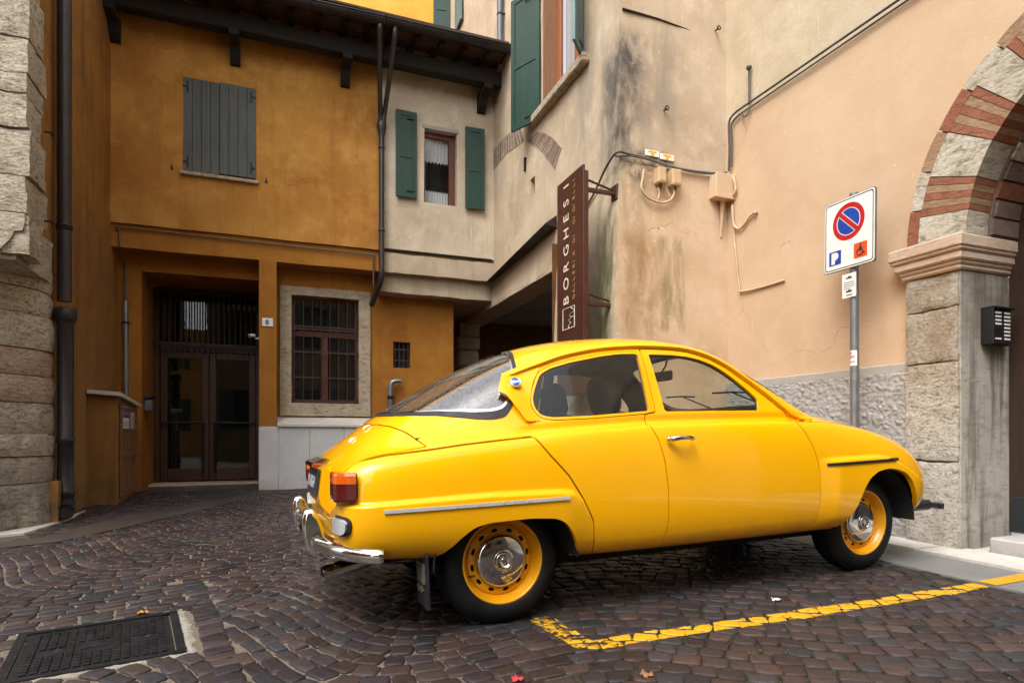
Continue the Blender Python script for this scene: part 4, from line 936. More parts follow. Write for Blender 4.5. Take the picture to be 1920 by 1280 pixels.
for (x, y, t, n_, L, Wd) in SETTS:
    j = rnd.uniform(.0045, .0085)+(.0025 if x < 0 else 0); hl, hw = L/2-j/2, Wd/2-j*.62; rot = rnd.gauss(0, .03); ct, sn = math.cos(rot), math.sin(rot)
    t2 = t*ct+n_*sn; n2 = n_*ct-t*sn; h = rnd.gauss(0, .0022); tx, ty = rnd.gauss(0, .012), rnd.gauss(0, .012)
    o = []; q = .22*min(hl, hw)
    cs = [(hl+rnd.gauss(0, .005), hw+rnd.gauss(0, .004)), (-hl+rnd.gauss(0, .005), hw+rnd.gauss(0, .004)), (-hl+rnd.gauss(0, .005), -hw+rnd.gauss(0, .004)), (hl+rnd.gauss(0, .005), -hw+rnd.gauss(0, .004))]
    for k in range(4):
        a = np.array(cs[k]); b = np.array(cs[(k+1) % 4]); d = b-a; l = np.linalg.norm(d); m = np.array([d[1], -d[0]])/l*rnd.gauss(.001, .003)
        o += [a+d*(q/l), a+d*.5+m, b-d*(q/l)]
    base = len(mbs.v); vs = []; ln = []
    def P(a, z): px_ = x+t2[0]*a[0]+n2[0]*a[1]; py_ = y+t2[1]*a[0]+n2[1]*a[1]; return (px_, py_, gz(x, y)+(py_-y)*.02+z+h+a[0]*tx+a[1]*ty)
    c0 = np.mean(o, 0)
    for a in o: vs.append(P(a, -.016))
    for a in o: vs.append(P(a*.978, -.0026+rnd.gauss(0, .0005)))
    for a in o: vs.append(P(a*.945, -.0002+rnd.gauss(0, .0006)))
    for a in o: vs.append(P(a*.55, .0004+rnd.gauss(0, .0013)))
    vs.append(P(c0*0, .0010)); n12 = len(o)
    fs = [(r*n12+k, r*n12+(k+1) % n12, (r+1)*n12+(k+1) % n12, (r+1)*n12+k) for r in range(3) for k in range(n12)]+[(3*n12+k, 3*n12+(k+1) % n12, 4*n12) for k in range(n12)]
    tone = rnd.choice(TONES); gm = sum(tone)/3; tone = [gm+(c-gm)*.85 for c in tone]; k_ = rnd.uniform(.20, .46)
    mbs.add(vs, fs, 0, True); cols += [(*[min(1, c*k_) for c in tone], rnd.random())]*len(vs)
    for poly in LINE:
        if sdf(np.array([[x, y]]), poly)[0] < .12:
            top = vs[n12:]; zs = [(p[0], p[1], p[2]+.0016) for p in top]; f2 = [(r*n12+k, r*n12+(k+1) % n12, (r+1)*n12+(k+1) % n12, (r+1)*n12+k) for r in range(2) for k in range(n12)]+[(2*n12+k, 2*n12+(k+1) % n12, 3*n12) for k in range(n12)]
            sk = Skin(np.array(zs), np.tile([0, 0, 1.], (len(zs), 1)), f2).cut(lambda s, poly=poly: sdf(s.V[:, :2], poly))
            if sk.F: sk.compact(); mbl.add(sk.V, sk.F, 0, True)
def sett_material():
    n = NT("wet porphyry setts"); p = n.attr("uvz"); c0 = n.attr("tone", "Color"); w = n.noise(p, .55, 4, .6, .3); g = n.noise(p, 60, 5, .7); s = n.noise(p, 9, 5, .65)
    c = n.mix(n.math('MULTIPLY', n.ramp(g, [(.35, 0.), (.7, 1.)]), .5), c0, n.mix(.16, c0, (.20, .16, .15)))
    c = n.mix(n.math('MULTIPLY', n.ramp(s, [(.5, 0.), (.66, 1.)]), .45), c, (.020, .015, .013))
    x = n.sep(p)[0]; wet = n.math('MULTIPLY', n.ramp(w, [(.38, 0.), (.60, 1.)]), n.rng(x, 1.8, -.6, .25, 1.))
    c = n.mix(n.math('MULTIPLY', wet, .42), c, n.mix(1.0, c, (.42, .38, .36), 'MULTIPLY'))
    r = n.math('SUBTRACT', n.rng(s, .3, .7, .46, .68), n.math('MULTIPLY', wet, .22))
    return n.out(c, r, 0., n.bump(g, .55, .005, n.bump(s, .5, .014)), spec=.33)
def joint_material():
    n = NT("sandy mossy joints"); p = n.attr("uvz"); x, y, z = n.sep(p); f = n.noise(p, 5, 5, .7); g = n.noise(p, 70, 4, .7); big = n.noise(p, .8, 3)
    sand = n.mix(n.ramp(g, [(.35, 0.), (.65, 1.)]), (.085, .067, .046), (.17, .14, .10))
    moss = n.mix(n.ramp(g, [(.35, 0.), (.65, 1.)]), (.011, .010, .007), (.020, .026, .010))
    m = n.math('ADD', n.rng(x, -.9, .6), n.math('MULTIPLY', n.math('SUBTRACT', f, .5), 1.4), clamp=True)
    far = n.rng(y, 4.2, 6.0); c = n.mix(m, sand, moss); c = n.mix(n.math('MULTIPLY', far, .6), c, (.06, .05, .042))
    return n.out(c, .75, 0., n.bump(g, .6, .006), spec=.3)
mg = MB(); NU, NV = 90, 80
mg.grid((-7, -2, 0), (13, 0, 0), (0, 14, 0), NU*2, NV*2, 0, fn=lambda p: Vector((p.x, p.y, gz(p.x, p.y)-.0078+.003*noise.noise(p*9))))
for a, b, c, d in ((-40, -40, 40, -2), (-40, 12, 40, 40), (-40, -2, -7, 12), (6, -2, 40, 12)):
    nx, ny = max(2, int((c-a)/2)), max(2, int((d-b)/2)); mg.grid((a, b, 0), (c-a, 0, 0), (0, d-b, 0), nx, ny, 0, fn=lambda p: Vector((p.x, p.y, gz(p.x, p.y)-.0105)))
allc = cols+[(.1, .1, .1, 0)]*len(mg.v)
o_ = len(mbs.v); mbs.v += mg.v; mbs.f += [tuple(i+o_ for i in f) for f in mg.f]; mbs.mi += [1]*len(mg.f); mbs.sm += mg.sm
structure("cobbled_street", mbs, [sett_material(), joint_material()], cols=allc, recalc=False)
def line_material():
    n = NT("worn yellow road paint"); p = n.attr("uvz"); f = n.noise(p, 26, 6, .75, .4); g = n.noise(p, 5, 3); t = n.t
    c = n.mix(n.ramp(f, [(.4, 0.), (.7, 1.)]), (.60, .325, .008), (.47, .25, .014)); n.out(c, .5, 0., n.bump(f, .2, .004))
    x = n.sep(p)[0]; thr = n.rng(x, .15, .75, .50, .41)
    a = n.math('GREATER_THAN', n.math('ADD', n.math('MULTIPLY', f, .8), n.math('MULTIPLY', g, .2)), thr)
    n.put(n.b.inputs["Alpha"], a); return n.m
# painted stretch on the concrete strip
def sheet(poly, lift, mb, n_=1):
    return mb.add([(x, y, gz(x, y)+lift) for x, y in poly], [tuple(range(len(poly)))])
pl_ = []
LBs = np.array(LB[-2:]); d_ = LBs[1]-LBs[0]
for k in range(80):
    p = LBs[0]+d_*(-.3+1.3*k/79); u, v = xy2uv(*p)
    if u > 3.845 and u < 4.6: pl_.append(p)
if len(pl_) > 1:
    e = d_/np.linalg.norm(d_); n_ = np.array((-e[1], e[0])); A = [p+n_*.053 for p in pl_]; B = [p-n_*.053 for p in pl_]; m0 = len(mbl.v)
    mbl.add([(q[0], q[1], gz(*q)+.0085) for q in A+B], [(i, i+1, len(A)+i+1, len(A)+i) for i in range(len(A)-1)], 0, True)
structure("painted_line", mbl, line_material(), recalc=False)
# pavement along the peach house: white slabs and a concrete strip (in the building grid)
def gslab(u0, u1, v0, v1, lift, mb, n=8, gap=0.0):
    N_ = max(1, int((v1-v0)/.25)); top = []
    for i in range(N_+1):
        v = v0+(v1-v0)*i/N_
        for u in (u0, u1): top.append((u, v, gzb(u, v)+lift))
    bot = [(a, b, c-.12) for a, b, c in top]; k = len(top)
    fs = [(2*i, 2*i+1, 2*i+3, 2*i+2) for i in range(N_)]+[(2*i, 2*i+2, k+2*i+2, k+2*i) for i in range(N_)]+[(2*i+1, k+2*i+1, k+2*i+3, 2*i+3) for i in range(N_)]+[(0, k, k+1, 1), (2*N_, 2*N_+1, k+2*N_+1, k+2*N_)]
    return mb.add(top+bot, fs)
mb = MB(); edges = [-1.5, .1, 1.25, 2.45, 3.15, 4.02, 4.9, 5.58]
for a, b in zip(edges, edges[1:]): gslab(4.345, 4.70, a+.005, b-.005, .022+.002*((int(a*10)) % 3), mb)
for a, b in zip((4.72, 5.45), (5.44, 7)): gslab(a, b, -1.5, 3.4, .01, mb)
structure("pavement_slabs", mb, M['slab'], frame=FRAME_B)
mb = MB(); gslab(3.86, 4.34, -1.5, 5.58, .004, mb); structure("concrete_strip", mb, M['concrete'], frame=FRAME_B)
mb = MB(); sheet(CHAN, .0045, mb); structure("gutter_channel", mb, M['gutterstone'])
mb = MB(); mb.add([(x, y, gz(x, y)+.012) for x, y in KERB]+[(x, y, gz(x, y)-.08) for x, y in KERB], [tuple(range(len(KERB)))]+[(i, (i+1) % len(KERB), len(KERB)+(i+1) % len(KERB), len(KERB)+i) for i in range(len(KERB))])
structure("kerb_stone", mb, M['slab'])
mb = MB(); mb.bbox((-2.02, 10.4, .05), (-.2, 10.95, .262), .01); structure("door_step_stone", mb, M['capstone'], frame=FRAME_B)
mb = MB(); gslab(-2.0, -.25, 9.70, 10.38, .012, mb); structure("entrance_paving", mb, M['gutterstone'], frame=FRAME_B)
# weeds in the joints
mb = MB(); rnd = random.Random(5)
cand = [s for s in SETTS if s[0] > -.6 and s[1] < 4.5]
for _ in range(300):
    x, y, t, n_, L, Wd = rnd.choice(cand)
    if rnd.random() < .5: px_, py_ = x+t[0]*L/2, y+t[1]*L/2; px_ += n_[0]*rnd.uniform(-.03, .03); py_ += n_[1]*rnd.uniform(-.03, .03)
    else: px_, py_ = x+n_[0]*Wd/2, y+n_[1]*Wd/2; px_ += t[0]*rnd.uniform(-.05, .05); py_ += t[1]*rnd.uniform(-.05, .05)
    z = gz(px_, py_)-.010
    for k in range(rnd.randint(2, 9)):
        a = rnd.uniform(0, 6.28); r = rnd.uniform(.004, .017); w = rnd.uniform(.002, .0045); hh = rnd.uniform(.006, .016); dx, dy = math.cos(a), math.sin(a); ox, oy = rnd.gauss(0, .007), rnd.gauss(0, .007)
        b = (px_+ox, py_+oy, z); m_ = (b[0]+dx*r*.6, b[1]+dy*r*.6, z+hh); e = (b[0]+dx*r, b[1]+dy*r, z+hh*.85)
        mb.add([b, (m_[0]-dy*w, m_[1]+dx*w, m_[2]), e, (m_[0]+dy*w, m_[1]-dx*w, m_[2])], [(0, 1, 2, 3)])
structure("joint_weeds", mb, simple("small weed green", (.045, .10, .018), .6, var=.4, sc=20), kind='stuff')
# drain cover
def gpt(a, b, z): x, y = GP(a, b); return (x, y, gz(x, y)+z)
def gbox(mb, a0, a1, b0, b1, z0, z1, mi=0):
    q = [(a0, b0), (a1, b0), (a1, b1), (a0, b1)]; return mb.add([gpt(a, b, z0) for a, b in q]+[gpt(a, b, z1) for a, b in q], [(3, 2, 1, 0), (4, 5, 6, 7), (0, 1, 5, 4), (1, 2, 6, 5), (2, 3, 7, 6), (3, 0, 4, 7)], mi)
gb_ = GP(_gl1/2, _gl2/2); GC = Thing("drain_cover", "black cast iron rectangular drain cover with a chequer of raised ribs in the setts", "drain cover", (*gb_, gz(*gb_)), FRAME_W)
M['castiron'] = simple("wet cast iron", (.022, .022, .024), .42, .5, var=.35, sc=9, bump=.35, bsc=160)
mb = MB(); w = .035
gbox(mb, -w, _gl1+w, -w, 0, -.05, .004); gbox(mb, -w, _gl1+w, _gl2, _gl2+w, -.05, .004); gbox(mb, -w, 0, 0, _gl2, -.05, .003); gbox(mb, _gl1, _gl1+w, 0, _gl2, -.05, .003); GC.part("cover_frame", mb, M['castiron'])
mb = MB(); gbox(mb, .006, _gl1-.006, .006, _gl2-.006, -.05, -.0045)
na, nb = 15, 15; pa, pb = (_gl1-.06)/na, (_gl2-.05)/nb
for i in range(na):
    for k in range(nb):
        a, b = .03+i*pa, .025+k*pb
        mid = abs(a-_gl1/2) < .08 and abs(b-_gl2/2) < .06; eye = min(abs(a-.10), abs(a-_gl1+.14)) < .06 and abs(b-_gl2*.5) < .035
        if eye or mid: continue
        gbox(mb, a+.006, a+pa-.006, b+.0035, b+pb-.0035, -.006, .0018)
gbox(mb, _gl1/2-.07, _gl1/2+.07, _gl2/2-.045, _gl2/2+.045, -.006, -.0012)
GC.part("cover_plate", mb, M['castiron'])
for a in (.10, _gl1-.14):
    mb = MB(); c = Vector(gpt(a, _gl2*.5, -.0038)); mb.revolve([(0, 0), (.014, 0), (.016, -.004)], c, (0, 0, 1), 16); GC.part("lifting_hole", mb, M['dark'])
# broken mortar collar round the cover
mb = MB(); rnd = random.Random(8)
def collar(pts_in, out_dir, wmin, wmax):
    vs = []; n_ = len(pts_in)
    for (a, b) in pts_in:
        w = rnd.uniform(wmin, wmax)
        for t in (0, .35, .7, 1.0): vs.append(gpt(a+out_dir[0]*w*t+rnd.gauss(0, .003), b+out_dir[1]*w*t+rnd.gauss(0, .003), (-.004, -.001, -.003, -.010)[int(t*3+.2)]+rnd.gauss(0, .0014)))
    mb.add(vs, [(4*i+k, 4*i+k+1, 4*i+k+5, 4*i+k+4) for i in range(n_-1) for k in range(3)], 0, True)
collar([(a, -.036) for a in np.arange(-.06, _gl1+.05, .022)], (0, -1), .015, .04)
collar([(-.036, b) for b in np.arange(-.06, _gl2+.07, .018)], (-1, 0), .03, .055)
collar([(a, _gl2+.036) for a in np.arange(-.06, _gl1+.05, .022)], (0, 1), .02, .045)
structure("mortar_collar", mb, stone("pale mortar", (.27, .24, .19), (.36, .33, .28), (.13, .11, .08), .5, 3, .85, .6))
# litter
def lit(name, px, py, size, mat, label, cat, seed):
    x, y = px2g(px, py); rr = random.Random(seed); mb = MB(); n_ = 5
    vs = [(x+size*(i/n_-.5)+rr.gauss(0, size*.06), y+size*.8*(k/n_-.5)+rr.gauss(0, size*.06), gz(x, y)+.004+abs(rr.gauss(0, size*.16))) for i in range(n_+1) for k in range(n_+1)]
    mb.add(vs, [(i*(n_+1)+k, (i+1)*(n_+1)+k, (i+1)*(n_+1)+k+1, i*(n_+1)+k+1) for i in range(n_) for k in range(n_)], 0, True)
    single(name, mb, mat, label, cat, (x, y, gz(x, y)), FRAME_W)
lit("paper_scrap", 1456, 1126, .045, simple("crumpled paper", (.70, .71, .72), .8), "crumpled white paper scrap on the setts inside the yellow bay", "litter", 1)
lit("dry_leaf", 1213, 1268, .042, simple("dry leaf brown", (.26, .12, .05), .7, var=.3, sc=60), "curled brown leaf lying below the corner of the yellow line", "leaf", 2)
lit("flower_petal", 970, 1276, .045, simple("red petal", (.42, .03, .045), .6), "small red petal on the setts near the rear wheel", "petal", 3)
lit("dry_leaf", 268, 1150, .045, simple("orange leaf", (.48, .20, .02), .7), "small orange leaf at the edge of the black drain cover", "leaf", 4)
# ================================================================== BUILDINGS (u along the house fronts, v into the court, z up)
def ray_uv(px, py):
    d = Vector(((px-CXP)/F, 1, (HOR-py)/F)); return (d.x*CU+d.y*SU, -d.x*SU+d.y*CU, d.z)
def PU(px, py, u): a = ray_uv(px, py); t = u/a[0]; return (u, a[1]*t, 1+a[2]*t)
def PV(px, py, v): a = ray_uv(px, py); t = v/a[1]; return (a[0]*t, v, 1+a[2]*t)
def cuts(a0, a1, extra, step):
    xs = sorted({round(a0, 4), round(a1, 4), *[round(e, 4) for e in extra if a0 < e < a1]}); out = []
    for p, q in zip(xs, xs[1:]):
        n = max(1, int(math.ceil((q-p)/step))); out += [p+(q-p)*i/n for i in range(n)]
    return out+[xs[-1]]
def wall(mb, axis, c, a0, a1, z0, z1, holes=(), depth=.2, step=.14, mi=0, amp=.006, fn=None, rmi=None):
    """rendered wall sheet with window openings and their reveals; depth is signed along the wall's normal axis"""
    A = cuts(a0, a1, [h[i] for h in holes for i in (0, 1)], step); Z = cuts(z0, z1, [h[i] for h in holes for i in (2, 3)], step)
    pos = lambda a, z, o=0.0: (a, c+o, z) if axis == 'v' else (c+o, a, z)
    W = lambda p: (fn(wob(p, amp)) if fn else wob(p, amp))
    idx = {}; vs = []; fs = []
    def vid(i, k):
        if (i, k) not in idx: idx[(i, k)] = len(vs); vs.append(W(pos(A[i], Z[k])))
        return idx[(i, k)]
    for i in range(len(A)-1):
        for k in range(len(Z)-1):
            am, zm = (A[i]+A[i+1])/2, (Z[k]+Z[k+1])/2
            if any(h[0] < am < h[1] and h[2] < zm < h[3] for h in holes): continue
            fs.append((vid(i, k), vid(i+1, k), vid(i+1, k+1), vid(i, k+1)))
    mb.add(vs, fs, mi, True)
    for h in holes:
        d = h[4] if len(h) > 4 else depth; m = rmi if rmi is not None else mi
        ring = [(h[0], z) for z in cuts(h[2], h[3], [], step)]+[(a, h[3]) for a in cuts(h[0], h[1], [], step)[1:]]+[(h[1], z) for z in cuts(h[2], h[3], [], step)[::-1][1:]]+[(a, h[2]) for a in cuts(h[0], h[1], [], step)[::-1][1:-1]]
        n = len(ring); r = [W(pos(*p)) for p in ring]+[pos(*p, d) for p in ring]; mb.add(r, [(i, (i+1) % n, n+(i+1) % n, n+i) for i in range(n)], m)
    return mb
def shutter(parent_thing, par, name, hinge, free, z0, z1, mat, panels=2, th=.035, label=None):
    """framed shutter leaf standing between two plan points"""
    a, b = Vector((*hinge, 0)), Vector((*free, 0)); e = (b-a); w = e.length; e.normalize(); n = Vector((-e.y, e.x, 0)); mb = MB()
    def bx(s0, s1, q0, q1, t0, t1):
        P = [a+e*s+n*t for s, t in ((s0, t0), (s1, t0), (s1, t1), (s0, t1))]; mb.prism([(p.x, p.y, q0) for p in P], (0, 0, q1-q0))
    st = min(.07, w*.2); bx(0, st, z0, z1, -th/2, th/2); bx(w-st, w, z0, z1, -th/2, th/2)
    hs_ = [z0, z0+(z1-z0)*.46, z1-.07] if panels == 2 else [z0, z1-.07]
    for q in hs_: bx(st, w-st, q, q+.07, -th/2+.001, th/2-.001)
    bx(st, w-st, z0+.05, z1-.05, -th/2+.010, th/2-.010)
    o = parent_thing.part(name, mb, mat, par, label)
    ir = MB()
    for q in (z0+.10, z1-.12): ir.tube([a+Vector((0, 0, q)), a+e*.05+n*(th/2+.004)+Vector((0, 0, q)), a+e*(w*.5)+n*(th/2+.004)+Vector((0, 0, q))], .007, 6)
    parent_thing.part("hinge", ir, M['iron'], o)
    return o

# ---------------- ochre house with the glazed entrance
VF = 9.56
OH = Thing("ochre_house", "ochre plastered house with closed grey-blue shutters above a glazed entrance door", "house", (-.3, VF, gzb(-.3, VF)))
mb = MB(); wall(mb, 'v', VF, -2.06, 1.50, 3.83, 7.2, [(-1.20, -.28, 4.64, 5.92, .06)])
mb.grid((-2.06, VF, 3.83), (3.56, 0, 0), (0, .06, 0), 20, 1, 0, fn=lambda p: wob(p, .006)); OH.part("upper_wall", mb, M['orange'])
mb = MB(); bz = lambda p: wob(p, .005)
mb.grid((-2.06, VF+.045, 3.515), (3.56, 0, 0), (0, 0, .32), 26, 3, 0, fn=bz); mb.grid((-2.06, VF+.045, 3.515), (3.56, 0, 0), (0, .40, 0), 26, 3, 0, fn=bz)
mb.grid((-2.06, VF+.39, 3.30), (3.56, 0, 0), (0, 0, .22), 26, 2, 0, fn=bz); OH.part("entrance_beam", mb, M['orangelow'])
mb = MB()
for a, b in (((-.235, VF+.045), (0, VF+.045)), ((0, VF+.045), (0, 9.96)), ((-.235, 9.96), (-.235, VF+.045)), ((-.235, 10.9), (-.235, 9.9))):
    A, B = Vector((*a, 1.12 if b != (-.235, 9.9) else .2)), Vector((*b, 0)); mb.grid(A, (B.x-A.x, B.y-A.y, 0), (0, 0, 3.52-A.z), 3, 18, 0, fn=lambda p: wob(p, .004))
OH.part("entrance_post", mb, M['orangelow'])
mb = MB()
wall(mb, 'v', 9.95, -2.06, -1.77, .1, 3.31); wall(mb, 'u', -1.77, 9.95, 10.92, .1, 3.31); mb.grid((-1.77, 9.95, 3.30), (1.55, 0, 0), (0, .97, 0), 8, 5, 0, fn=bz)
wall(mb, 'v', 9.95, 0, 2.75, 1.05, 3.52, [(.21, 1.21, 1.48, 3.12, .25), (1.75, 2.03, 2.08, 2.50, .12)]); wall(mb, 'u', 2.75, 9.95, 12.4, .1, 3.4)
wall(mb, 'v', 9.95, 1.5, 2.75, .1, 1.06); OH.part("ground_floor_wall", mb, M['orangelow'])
# marble dado with its sloping coping
mb = MB(); js = [-.24, .03, .46, .95, 1.46]
for a, b in zip(js, js[1:]): mb.bbox((a+.002, VF+.018, .05), (b-.002, VF+.09, 1.118), .004)
OH.part("marble_dado", mb, M['marble'])
mb = MB(); mb.prism([(.012, VF-.012, 1.120), (.012, VF-.012, 1.150), (.012, 9.96, 1.275), (.012, 9.96, 1.12)], (1.46, 0, 0)); OH.part("coping", mb, M['slab'])
# shuttered window
mb = MB(); x0, xm, x1 = -1.205, -.745, -.275
def boards(x0, x1, z0, z1, v, th):
    m_ = MB(); n_ = 4; w = (x1-x0)/n_
    for k in range(n_): m_.bbox((x0+k*w+.002, v, z0), (x0+(k+1)*w-.002, v+th, z1), .004)
    return m_
for k, (a, b, zz, v_) in enumerate(((x0, xm, 4.625, VF-.004), (xm+.003, x1, 4.650, VF-.030))):
    sh = OH.part("shutter", boards(a, b, zz, 5.93, v_, .030), M['bluegrey'])
    for q in (zz+.14, 5.80):
        ir = MB(); hx = a if k == 0 else b; sg = 1 if k == 0 else -1; ir.box((hx, v_-.008, q-.012), (hx+sg*.05, v_-.001, q+.012)); ir.box((hx+sg*.05, v_-.009, q-.08), (hx+sg*.072, v_-.001, q+.08)); OH.part("hinge", ir, M['iron'], sh)
mb = MB(); mb.box((-1.21, VF+.035, 4.63), (-.27, VF+.045, 5.93)); OH.part("shutter_backing", mb, M['dark'])  # near-black panel as the shade between the shutter boards
mb = MB(); mb.bbox((-1.235, VF-.055, 4.575), (-.235, VF+.06, 4.622), .008); OH.part("window_sill", mb, M['frame_stone'])
for px, py in ((322, 312), (499, 337)):
    p = PV(px, py, VF-.02); mb = MB(); mb.prism([(p[0]-.012, VF-.03, p[2]-.03), (p[0]+.018, VF-.03, p[2]-.03), (p[0], VF-.03, p[2]+.04)], (0, .04, 0)); OH.part("shutter_catch", mb, M['iron'])
# barred ground-floor window in a stone surround
mb = MB(); fv = 9.905
for a, b in (((.05, 1.29), (.212, 3.25)), ((1.208, 1.29), (1.385, 3.25)), ((.212, 3.12), (1.208, 3.25)), ((.212, 1.29), (1.208, 1.485))):
    n_u, n_z = max(1, int((b[0]-a[0])/.08)), max(1, int((b[1]-a[1])/.08))
    mb.grid((a[0], fv, a[1]), (b[0]-a[0], 0, 0), (0, 0, b[1]-a[1]), n_u, n_z, 0, fn=lambda p: wob(p, .007, 4))
for (u_, z0, z1, d) in ((.212, 1.485, 3.12, 1), (1.208, 1.485, 3.12, 1), (.05, 1.29, 3.25, 1), (1.385, 1.29, 3.25, 1)): mb.grid((u_, fv, z0), (0, .2 if .1 < u_ < 1.3 else .06, 0), (0, 0, z1-z0), 2, 20, 0, fn=lambda p: wob(p, .007, 4))
for (z_, a, b, dv) in ((1.485, .212, 1.208, .2), (3.12, .212, 1.208, .2), (1.29, .05, 1.385, .06), (3.25, .05, 1.385, .06)): mb.grid((a, fv, z_), (b-a, 0, 0), (0, dv, 0), 12, 2, 0, fn=lambda p: wob(p, .007, 4))
wf = OH.part("barred_window", mb, M['frame_stone'])
mb = MB(); g0 = 10.075
for a, b in (((.214, 1.49), (.255, 3.115)), ((1.165, 1.49), (1.206, 3.115)), ((.255, 1.49), (1.165, 1.545)), ((.255, 3.07), (1.165, 3.115)), ((.255, 2.52), (1.165, 2.60)), ((.665, 1.545), (.755, 2.52))): mb.bbox((a[0], g0, a[1]), (b[0], g0+.05, b[1]), .006)
OH.part("window_frame", mb, M['framewood'], wf)
mb = MB(); mb.add([(.255, g0+.03, 1.545), (1.165, g0+.03, 1.545), (1.165, g0+.03, 3.07), (.255, g0+.03, 3.07)], [(0, 1, 2, 3)]); OH.part("pane", mb, M['houseglass'], wf)
mb = MB(); mb.add([(.21, g0+.12, 1.48), (1.21, g0+.12, 1.48), (1.21, g0+.12, 3.12), (.21, g0+.12, 3.12)], [(0, 1, 2, 3)]); OH.part("dark_backing", mb, M['dark'], wf)  # flat near-black sheet in place of the unlit room
mb = MB()
for k in range(8): u_ = .255+.91*k/7; mb.tube([(u_, 9.965, 1.487), (u_, 9.965, 3.118)], .009, 6, cap=False)
for z_ in (1.53, 1.88, 2.27, 2.62, 2.66): mb.box((.212, 9.962, z_-.012), (1.208, 9.969, z_+.012))
OH.part("window_bars", mb, M['ironrust'], wf)
mb = MB(); mb.add([(1.75, 10.06, 2.08), (2.03, 10.06, 2.08), (2.03, 10.06, 2.5), (1.75, 10.06, 2.5)], [(0, 1, 2, 3)]); sg_ = OH.part("small_grated_opening", mb, M['dark'])
mb = MB()
for k in range(4): u_ = 1.785+.21*k/3; mb.tube([(u_, 9.975, 2.08), (u_, 9.975, 2.5)], .009, 6)
for z_ in (2.20, 2.38): mb.box((1.75, 9.972, z_-.01), (2.03, 9.979, z_+.01))
OH.part("grate_bars", mb, M['ironrust'], sg_)
# entrance door
DV = 10.90; dz0 = .262; pxz = lambda px, py, v=DV: PV(px, py, v)
mb = MB()
for a, b in (((-1.768, dz0), (-1.69, 3.29)), ((-.315, dz0), (-.236, 3.29)), ((-1.69, 2.31), (-.315, 2.45)), ((-1.69, 3.22), (-.315, 3.34))): mb.bbox((a[0], DV-.02, a[1]), (b[0], DV+.08, b[1]), .008)
dr = OH.part("entrance_door", mb, M['doorwood'])
for a, b, hx in ((-1.686, -1.004, -1.09), (-.998, -.318, -.915)):
    mb = MB()
    for (p, q) in (((a, dz0+.02), (a+.10, 2.305)), ((b-.10, dz0+.02), (b, 2.305)), ((a+.10, dz0+.02), (b-.10, dz0+.21)), ((a+.10, 2.20), (b-.10, 2.305))): mb.bbox((p[0], DV+.005, p[1]), (q[0], DV+.055, q[1]), .006)
    lf = OH.part("door_leaf", mb, M['doorwood'], dr)
    mb = MB(); mb.add([(a+.10, DV+.03, dz0+.21), (b-.10, DV+.03, dz0+.21), (b-.10, DV+.03, 2.20), (a+.10, DV+.03, 2.20)], [(0, 1, 2, 3)]); OH.part("door_pane", mb, M['doorglass'], dr)
    mb = MB(); o_ = a+.02 if hx < -1 else b-.02; mb.tube(catmull([(o_, DV-.055, 1.19), ((o_+hx)/2, DV-.058, 1.19), (hx, DV-.058, 1.188), (hx, DV-.058, 1.05), (hx, DV-.058, .40)], 5), .017, 8)
    mb.tube([(o_, DV, 1.19), (o_, DV-.055, 1.19)], .013, 8); mb.tube([(hx, DV+.005, .42), (hx, DV-.055, .42)], .013, 8); OH.part("push_bar", mb, M['iron'], dr)
mb = MB(); mb.add([(-1.69, DV+.05, 2.45), (-.315, DV+.05, 2.45), (-.315, DV+.05, 3.22), (-1.69, DV+.05, 3.22)], [(0, 1, 2, 3)]); OH.part("fanlight_pane", mb, M['doorglass'], dr)
mb = MB(); mb.box((-1.8, DV+.09, 3.34), (-.2, DV+.32, 3.36)); mb.box((-1.77, DV+.30, .2), (-.23, DV+.32, 4.3)); OH.part("hall_backing", mb, M['dark'], dr)  # near-black panels in place of the unlit hall
mb = MB()
for k in range(19): u_ = -1.70+1.40*k/18; mb.tube([(u_, DV-.14, 2.30), (u_, DV-.14, 3.27)], .011, 6, cap=False); mb.box((u_-.013, DV-.15, 2.285), (u_+.013, DV-.13, 2.335))
mb.box((-1.74, DV-.148, 2.40), (-.26, DV-.132, 2.43)); mb.box((-1.74, DV-.148, 3.18), (-.26, DV-.132, 3.21)); OH.part("fanlight_bars", mb, M['ironrust'], dr)
